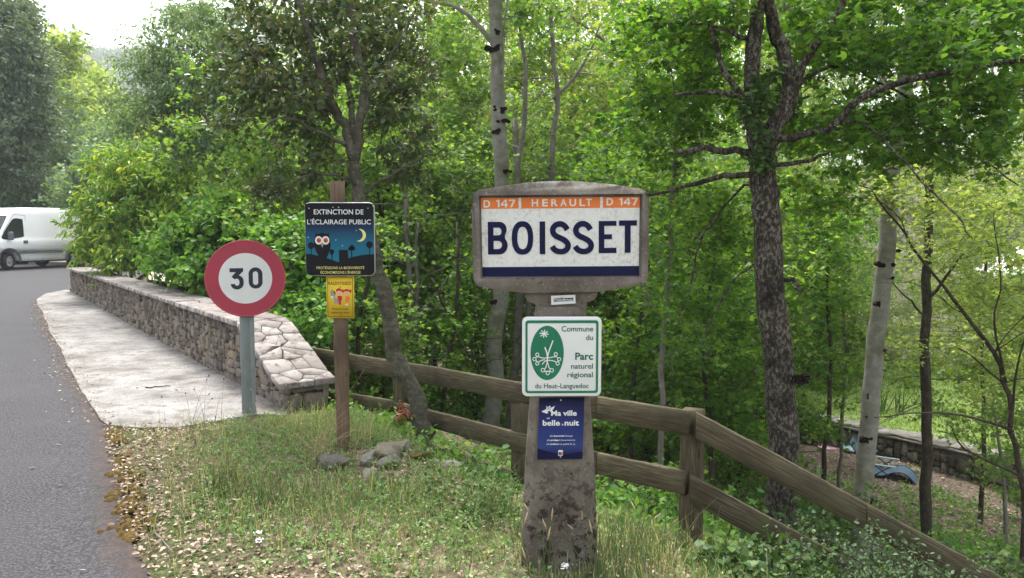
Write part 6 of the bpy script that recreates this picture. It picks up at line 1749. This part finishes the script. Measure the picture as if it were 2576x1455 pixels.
def build_verge():
    rng = np.random.default_rng(77)
    # dead leaves
    P = verge_pts(80000, rng, edge=-0.04)
    near = np.exp(-np.maximum(P[:, 0] - edge_x(P[:, 1]) - 0.1, 0) / 0.55)
    dens = 0.27 + 0.7 * near + 0.55 * nz2(P[:, 0], P[:, 1], 3.4, 3) - 0.8 * img_mask(P, 660, 1120, 190, 60)
    P = P[rng.random(len(P)) < np.clip(dens, 0.12, 1) * 0.7]
    n = len(P); Z = hgt(P[:, 0], P[:, 1]) + rng.uniform(0.004, 0.03, n)
    C = np.stack([P[:, 0], P[:, 1], Z], 1)
    A = rng.normal(0, 1, (n, 3)); A[:, 2] *= 0.25
    V, F = leaf_geo(OVAL, C, A, np.array((0, 0, 1.0)) + rng.normal(0, 0.35, (n, 3)), rng.uniform(0.012, 0.034, n))
    # a few on the road and the pavement
    m = 420
    Q = np.stack([rng.uniform(-6, -0.8, m), rng.uniform(3.2, 12, m)], 1); exx = np.interp(Q[:, 1], RE[:, 1], RE[:, 0])
    dd = np.abs(Q[:, 0] - exx); Q = Q[rng.random(m) < np.exp(-dd / 0.35)]
    C2 = np.stack([Q[:, 0], Q[:, 1], np.full(len(Q), 0.03)], 1)
    C2[:, 2] = np.where(Q[:, 0] > np.interp(Q[:, 1], RE[:, 1], RE[:, 0]), 0.028, 0.022)
    V2, F2 = leaf_geo(OVAL, C2, rng.normal(0, 1, (len(Q), 3)) * (1, 1, 0.15), np.array((0, 0, 1.0)) + rng.normal(0, 0.2, (len(Q), 3)), rng.uniform(0.02, 0.045, len(Q)))
    V = np.vstack([V, V2]); F = [np.vstack([F[0], F2[0] + n * 6])]
    # and a drift along the joint between the pavement and the road
    jp = REd[(REd[:, 1] > 6.0) & (REd[:, 1] < 16)]; m = 900
    Q = jp[rng.integers(0, len(jp), m)] + rng.normal(0, 1, (m, 2)) * np.array((0.09, 0.09)); Q[:, 0] -= 0.05
    C3 = np.stack([Q[:, 0], Q[:, 1], np.full(m, 0.03)], 1)
    V3, F3 = leaf_geo(OVAL, C3, rng.normal(0, 1, (m, 3)) * (1, 1, 0.15), np.array((0, 0, 1.0)) + rng.normal(0, 0.2, (m, 3)), rng.uniform(0.012, 0.035, m))
    F = [np.vstack([F[0], F3[0] + len(V)])]; V = np.vstack([V, V3])
    stuff('leaf_litter', np_mesh('leaf_litter', V, F), MAT['litter'], 'pale dead leaves strewn along the road edge and verge', 'leaf litter')
    # litter on the slope behind the fence
    m = 30000
    Q = np.stack([rng.uniform(-3, 9, m), rng.uniform(4.2, 16, m)], 1); s = sdist(Q[:, 0], Q[:, 1]); Q = Q[(s > 0.25) & (nz2(Q[:, 0], Q[:, 1], 1.2, 8) > -0.25)]
    C = np.stack([Q[:, 0], Q[:, 1], hgt(Q[:, 0], Q[:, 1]) + rng.uniform(0.0, 0.03, len(Q))], 1)
    V, F = leaf_geo(OVAL, C, rng.normal(0, 1, C.shape) * (1, 1, 0.3), np.array((0, 0, 1.0)) + rng.normal(0, 0.4, C.shape), rng.uniform(0.035, 0.075, len(Q)))
    stuff('slope_litter', np_mesh('slope_litter', V, F), MAT['litter'], 'dead leaves on the wooded slope below the fence', 'leaf litter')
    # ground ivy and herbs on the slope
    m = 26000
    Q = np.stack([rng.uniform(-3.5, 8, m), rng.uniform(4.4, 15, m)], 1); s = sdist(Q[:, 0], Q[:, 1])
    dens = np.clip(0.35 + 0.6 * nz2(Q[:, 0], Q[:, 1], 1.1, 12), 0, 1)
    Q = Q[(s > 0.15) & (rng.random(m) < dens)]
    C = np.stack([Q[:, 0], Q[:, 1], hgt(Q[:, 0], Q[:, 1])], 1)
    V, F, W, WF = foliage(C, rng, twigs=1, per=6, L=0.22, size=0.05, flat=0.1, droop=0.1, tilt=0.5, tpl=ROUND, spread=0.05)
    stuff('ground_ivy', np_mesh('ground_ivy', V, F), MAT['lf_hazel'], 'low green ground cover on the slope behind the fence', 'ground cover')
    # grass blades on the verge
    P = verge_pts(150000, rng)
    near = np.exp(-np.maximum(P[:, 0] - edge_x(P[:, 1]) - 0.05, 0) / 0.35)
    dens = 0.30 + 0.75 * nz2(P[:, 0], P[:, 1], 2.6, 21) - 0.75 * near + 0.5 * img_mask(P, 880, 1330, 220, 110) + 0.4 * img_mask(P, 560, 1200, 120, 60)
    dens -= 0.5 * img_mask(P, 1200, 1290, 120, 60) + 1.1 * img_mask(P, 960, 1165, 130, 32) + 0.45 * img_mask(P, 640, 1135, 170, 48) - 0.5 * img_mask(P, 1050, 1410, 230, 60)
    P = P[rng.random(len(P)) < np.clip(dens, 0.06, 1) * 0.62]
    n = len(P); h = rng.gamma(3.0, 0.022, n) + 0.025
    z = hgt(P[:, 0], P[:, 1]) - 0.005
    a = rng.uniform(0, 6.28, n); w = rng.uniform(0.0011, 0.0028, n); lean = rng.normal(0, 0.38, (n, 2))
    dx, dy = np.cos(a) * w, np.sin(a) * w
    B = np.stack([P[:, 0], P[:, 1], z], 1); M_ = B + np.stack([lean[:, 0] * h * 0.3, lean[:, 1] * h * 0.3, h * 0.6], 1); T = B + np.stack([lean[:, 0] * h * 1.1, lean[:, 1] * h * 1.1, h], 1)
    o = np.stack([dx, dy, np.zeros(n)], 1)
    V = np.stack([B - o, B + o, M_ + o * 0.8, M_ - o * 0.8, T], 1).reshape(-1, 3); k = (np.arange(n) * 5)[:, None]
    stuff('verge_grass', np_mesh('verge_grass', V, [np.array([(0, 1, 2, 3)]) + k, np.array([(3, 2, 4)]) + k]), MAT['grass'], 'thin half-dry grass on the roadside verge', 'grass')
    # small-leaved weeds
    P = verge_pts(26000, rng)
    near = np.exp(-np.maximum(P[:, 0] - edge_x(P[:, 1]) - 0.2, 0) / 0.4)
    dens = 0.34 + 0.4 * nz2(P[:, 0], P[:, 1], 2.0, 33) + 1.0 * img_mask(P, 670, 1120, 170, 50) + 0.5 * img_mask(P, 760, 1400, 200, 70) + 0.5 * img_mask(P, 1060, 1410, 200, 60) + 0.45 * img_mask(P, 1180, 1280, 130, 60) - 0.6 * near
    P = P[rng.random(len(P)) < np.clip(dens, 0.01, 1)]
    C = np.stack([P[:, 0], P[:, 1], hgt(P[:, 0], P[:, 1]) + rng.uniform(0.0, 0.05, len(P))], 1)
    V, F, W, WF = foliage(C, rng, twigs=1, per=6, L=0.06, size=0.02, flat=0.0, droop=0.0, tilt=0.6, tpl=OVAL, spread=0.018)
    stuff('verge_weeds', np_mesh('verge_weeds', V, F), MAT['weed'], 'small round-leaved weeds growing through the verge grass', 'weeds')
    # broad ivy-like leaves in front of the bottom board
    P = verge_pts(9000, rng); mk = img_mask(P, 1200, 1250, 140, 75); P = P[rng.random(len(P)) < mk]
    C = np.stack([P[:, 0], P[:, 1], hgt(P[:, 0], P[:, 1]) + rng.uniform(0.0, 0.08, len(P))], 1)
    V, F, W, WF = foliage(C, rng, twigs=1, per=6, L=0.08, size=0.028, flat=0.0, droop=0.05, tilt=0.5, tpl=ROUND, spread=0.03)
    stuff('verge_ivy', np_mesh('verge_ivy', V, F), MAT['lf_bramble'], 'dark green low leaves between the bottom board and the concrete foot', 'ground cover')
    # moss cushions along the road edge: many little domes in drifts
    m = MB(); r2 = np.random.default_rng(40)
    for px, py, r in ((312, 1235, 0.10), (322, 1280, 0.08), (330, 1318, 0.10), (345, 1340, 0.08), (300, 1190, 0.08), (305, 1160, 0.07), (322, 1205, 0.07), (288, 1095, 0.08), (330, 1260, 0.08), (300, 1110, 0.06)):
        c = gp(px, py, 0.0)
        for _ in range(26):
            q = c[:2] + r2.normal(0, r * 0.5, 2) * np.array((0.7, 1.5)); s = r2.uniform(0.012, 0.032); n1 = 8
            V = [(q[0], q[1], 0.016 + s * 0.35)]; F = []
            for k in (1, 2):
                for i in range(n1):
                    a = 2 * math.pi * i / n1; R_ = s * k / 2 * r2.uniform(0.8, 1.2)
                    V.append((q[0] + R_ * math.cos(a), q[1] + R_ * math.sin(a), 0.016 + s * 0.35 * (1 - (k / 2) ** 2) - (0.012 if k == 2 else 0)))
            F = [(0, 1 + i, 1 + (i + 1) % n1) for i in range(n1)] + [(1 + i, 1 + n1 + i, 1 + n1 + (i + 1) % n1, 1 + (i + 1) % n1) for i in range(n1)]
            m.add(V, F)
    stuff('moss', m.mesh('moss', True), MAT['moss'], 'yellow-brown dry moss along the asphalt edge', 'moss')
build_verge()

def tuft(name, label, cat, px, py, Y, n, h, mat, seed, spread=0.06, w=0.0022, lean=0.35, heads=None, group=None):
    rng = np.random.default_rng(seed); c = pt(px, py, Y); gz = float(hgt(c[0], c[1]))
    t = thing(name, label, cat, (c[0], c[1], gz), 0, group)
    m = MB(); H = MB()
    for i in range(n):
        x, y = rng.normal(0, spread, 2); hh = h * rng.uniform(0.55, 1.1); lx, ly = rng.normal(0, lean, 2) * hh
        P = [(x + lx * q * q, y + ly * q * q, hh * q) for q in (0, 0.35, 0.7, 1.0)]
        m.tube(P, np.array([w, w, w * 0.7, w * 0.3]), 3, cap=False)
        if heads and rng.random() < heads[2]:
            p0, p1 = np.array(P[2]), np.array(P[3]); d = unit(p1 - p0)
            H.tube([p1 - d * heads[0] * 0.2, p1 + d * heads[0] * 0.3, p1 + d * heads[0]], np.array([heads[1] * 0.5, heads[1], heads[1] * 0.3]), 6)
    obj('stalks', m.mesh('stalks'), MAT[mat], t)
    if heads and H.n: obj('seed_heads', H.mesh('seed_heads', True), MAT[heads[3]], t)
TG = 'tall grass tufts'
tuft('grass_tuft', 'grass tuft with pale green seed heads in front of the concrete foot', 'grass tuft', 1430, 1475, 3.3, 22, 0.30, 'stem', 1, 0.16, 0.0016, 0.2, (0.05, 0.0045, 0.6, 'straw'), TG)
tuft('grass_tuft', 'dense bluish grass tuft right of the concrete foot', 'grass tuft', 1560, 1470, 3.35, 70, 0.30, 'stem', 2, 0.10, 0.0022, 0.3, (0.045, 0.004, 0.12, 'straw'), TG)
tuft('grass_tuft', 'long arching dry grass stems beside the timber post', 'grass tuft', 800, 1180, 5.0, 34, 0.42, 'straw', 3, 0.05, 0.0016, 1.0, None, TG)
tuft('grass_tuft', 'upright green grass tuft in the dead leaves left of the middle of the verge', 'grass tuft', 560, 1260, 4.4, 50, 0.22, 'stem', 4, 0.07, 0.002, 0.25, None, TG)
tuft('grass_tuft', 'upright grass tuft in the lower middle of the verge', 'grass tuft', 690, 1290, 4.2, 50, 0.24, 'stem', 5, 0.08, 0.002, 0.3, None, TG)
tuft('weed_stalks', 'wispy brown seed stalks at the edge of the pavement', 'weed', 500, 1100, 5.7, 9, 0.5, 'darkwood', 6, 0.10, 0.0014, 0.3, (0.012, 0.005, 0.9, 'darkwood'))
tuft('weed_stalks', 'wispy seed stalks in front of the near wall end', 'weed', 720, 1075, 5.8, 12, 0.32, 'straw', 7, 0.12, 0.0014, 0.3, (0.015, 0.005, 0.8, 'straw'))
tuft('grass_tuft', 'fine drooping grass tuft in front of the bottom board', 'grass tuft', 1235, 1370, 4.0, 60, 0.34, 'stem', 8, 0.08, 0.0016, 0.7, None, TG)
tuft('grass_tuft', 'feathery tall grass below the corner of the fence', 'grass tuft', 1640, 1440, 3.6, 70, 0.28, 'stem', 9, 0.14, 0.002, 0.3, (0.045, 0.004, 0.1, 'straw'), TG)

def flower(label, px, py, Y, h, n, seed):
    rng = np.random.default_rng(seed); c = pt(px, py, Y); gz = float(hgt(c[0], c[1]))
    t = thing('yarrow_flower', label, 'flower', (c[0], c[1], gz))
    m = MB(); F = MB()
    h = max(0.06, c[2] - gz)
    m.tube([(0, 0, 0), (0.01, 0, h * 0.6), (0, 0, h)], 0.002, 5)
    for i in range(n):
        a, r = rng.uniform(0, 6.28), 0.020 * math.sqrt(rng.random()); x, y = r * math.cos(a), r * math.sin(a); z = h + rng.normal(0, 0.004)
        m.tube([(0, 0, h * 0.8), (x, y, z)], 0.0008, 3)
        F.add([(x + 0.0042 * math.cos(b), y + 0.0042 * math.sin(b), z) for b in np.linspace(0, 6.28, 6, endpoint=False)] + [(x, y, z + 0.004)], [(k, (k + 1) % 6, 6) for k in range(6)])
    obj('stem', m.mesh('stem'), MAT['stem'], t); obj('flower_head', F.mesh('flower_head'), MAT['flower'], t)
flower('white yarrow head in the grass at the bottom of the verge', 650, 1402, 3.7, 0.1, 22, 1)
flower('small white yarrow head just below the larger one', 656, 1425, 3.6, 0.1, 18, 2)
flower('white flower head in front of the concrete foot', 1422, 1424, 3.2, 0.1, 26, 3)

def bramble(name, label, cat, px, py, Y, n, r, h, leafm, seed, tpl=ROUND, size=0.05, per=7, group=None, L=0.2, twigs=4):
    rng = np.random.default_rng(seed); c = pt(px, py, Y); gz = float(hgt(c[0], c[1])); base = np.array((c[0], c[1], gz))
    W = Wood()
    for i in range(5):
        a = rng.uniform(0, 6.28); q = base + np.array((math.cos(a) * r * 0.7, math.sin(a) * r * 0.5, h * rng.uniform(0.6, 1.0)))
        W.limb(bend(base, q, rng, 0.2, 6, 0.25), 0.005, 0.002, 4)
    C = base + np.stack([rng.normal(0, r * 0.5, n), rng.normal(0, r * 0.32, n), rng.uniform(0.1, 1.0, n) * h], 1)
    C[:, 2] = np.maximum(C[:, 2], hgt(C[:, 0], C[:, 1]) + 0.03)
    W.reach(C, rng, 0.003)
    t = thing(name, label, cat, base, 0, group)
    finish_tree(t, base, W, C, rng, 'bark_dark', leafm, 'stems', 'foliage', twigs=twigs, per=per, L=L, size=size, flat=0.3, droop=0.15, tilt=0.5, tpl=tpl, spread=0.02, tw_r=0.0015)
BR = 'bramble and herb clumps along the lower fence'
bramble('bramble_bush', 'bramble with rounded leaves under the corner post of the fence', 'bramble', 1870, 1455, 3.75, 34, 0.30, 0.10, 'lf_bramble', 1, group=BR, size=0.046, L=0.12)
bramble('bramble_bush', 'bramble trailing beneath the lower rail right of the corner post', 'bramble', 1990, 1470, 3.7, 30, 0.30, 0.12, 'lf_bramble', 2, group=BR, size=0.042, L=0.12)
bramble('herb_clump', 'bluish feathery herbs covering the lower rail where the fence descends', 'herb', 2160, 1500, 3.6, 44, 0.40, 0.36, 'lf_blue', 3, OVAL, 0.024, 9, BR, 0.15, 4)
bramble('herb_clump', 'bluish feathery herbs leaning on the descending top rail', 'herb', 2290, 1500, 3.6, 44, 0.40, 0.42, 'lf_blue', 4, OVAL, 0.024, 9, BR, 0.15, 4)
bramble('herb_clump', 'fine herbs in the bottom right corner below the fence', 'herb', 2440, 1560, 3.5, 34, 0.40, 0.3, 'lf_blue', 5, OVAL, 0.024, 9, BR, 0.15, 4)
bramble('bramble_bush', 'leafy bush behind the descending fence below the garden gravel', 'bramble', 2430, 1400, 5.6, 50, 0.6, 0.6, 'lf_bramble', 6, MAPLE, 0.055, 7, BR, 0.25)
bramble('bramble_bush', 'leafy bush behind the descending rails at the foot of the large maple', 'bramble', 2040, 1330, 5.6, 40, 0.5, 0.6, 'lf_bramble', 7, MAPLE, 0.05, 7, BR, 0.25)
bramble('bramble_bush', 'green clump behind the corner post and below the lower rail', 'bramble', 1640, 1300, 5.6, 44, 0.5, 0.4, 'lf_hazel', 8, MAPLE, 0.05, 7, BR, 0.2)

# ivy on the maple trunk: a climbing plant of its own
def trunk_ivy():
    rng = np.random.default_rng(12)
    base = pt(1925, 480, 5.88)
    t = thing('climbing_ivy', 'ivy climbing over the fork of the large lichened maple', 'ivy', base)
    W = Wood()
    W.limb(wob(pxpath([(1918, 480), (1912, 400), (1905, 310), (1895, 230), (1890, 160)], 5.87), rng, 0.01), 0.006, 0.003, 5)
    W.limb(wob(pxpath([(1925, 440), (1940, 360), (1930, 280), (1905, 200)], 5.86), rng, 0.01), 0.005, 0.002, 5)
    C = np.vstack([blob(1915, 400, 26, 60, 5.84, 0.05, 12, rng), blob(1900, 260, 30, 90, 5.84, 0.05, 20, rng), blob(1935, 190, 20, 40, 5.84, 0.05, 6, rng)])
    finish_tree(t, base, W, C, rng, 'bark_dark', 'lf_bramble', 'stems', 'foliage', twigs=3, per=5, L=0.08, size=0.05, flat=0.3, droop=0.4, tilt=0.4, tpl=MAPLE, spread=0.02, tw_r=0.001)
trunk_ivy()

def sprig():
    rng = np.random.default_rng(5); c = pt(1018, 1075, 6.2); base = np.array((c[0], c[1], float(hgt(c[0], c[1]))))
    t = thing('dry_sprig', 'withered russet leafy sprig against the rail beside the leaning oak', 'dry plant', base)
    W = Wood(); W.limb(wob(pxpath([(1010, 1120), (1012, 1070), (1018, 1025)], 6.2), rng, 0.005), 0.004, 0.002, 5)
    C = blob(1016, 1045, 14, 28, 6.2, 0.05, 10, rng)
    finish_tree(t, base, W, C, rng, 'bark_dark', 'dryleaf', 'stem', 'leaves', twigs=3, per=5, L=0.06, size=0.03, flat=0.3, droop=0.5, tilt=0.7, tpl=OVAL, spread=0.01, tw_r=0.001)
sprig()

def track_side():
    # low stone wall stub wrapped in ivy right of the van
    rng = np.random.default_rng(15); c = gp(222, 640, 0.0)
    t = thing('gate_pillar', 'short pale stone pillar half covered with ivy right of the van', 'pillar', (-20.2, 37.5, 0))
    m = MB(); m.box((-0.35, -0.35, -0.2), (0.35, 0.35, 1.5)); m.box((-0.42, -0.42, 1.5), (0.42, 0.42, 1.62)); bevel(obj('pillar', m.mesh('pillar'), MAT['coping'], t), 0.02)
    C = np.array([(-0.3, -0.4, 0.3)]) + rng.uniform(0, 1, (60, 3)) * np.array((0.7, 0.15, 1.5))
    V, F, TW, TF = foliage(C, rng, 3, 6, 0.15, 0.09, 0.4, 0.5, 0.5, MAPLE, 0.04)
    obj('ivy', np_mesh('ivy', V, F), MAT['lf_holm'], t)
track_side()

# ------------------------------------------------------------------ air
def build_haze():
    m = MB(); m.box((-850, -60, -12), (500, 800, 190))
    t = bpy.data.materials.new('valley_air'); t.use_nodes = True; nt = t.node_tree
    for nd in list(nt.nodes):
        if nd.type == 'BSDF_PRINCIPLED': nt.nodes.remove(nd)
    v = nt.nodes.new('ShaderNodeVolumePrincipled')
    v.inputs['Color'].default_value = (0.86, 0.92, 1.0, 1); v.inputs['Density'].default_value = 0.0007
    nt.links.new(v.outputs[0], nt.nodes['Material Output'].inputs['Volume'])
    stuff('haze', m.mesh('haze'), t, 'thin pale haze fading the far hillside', 'haze')
if HAZE: build_haze()
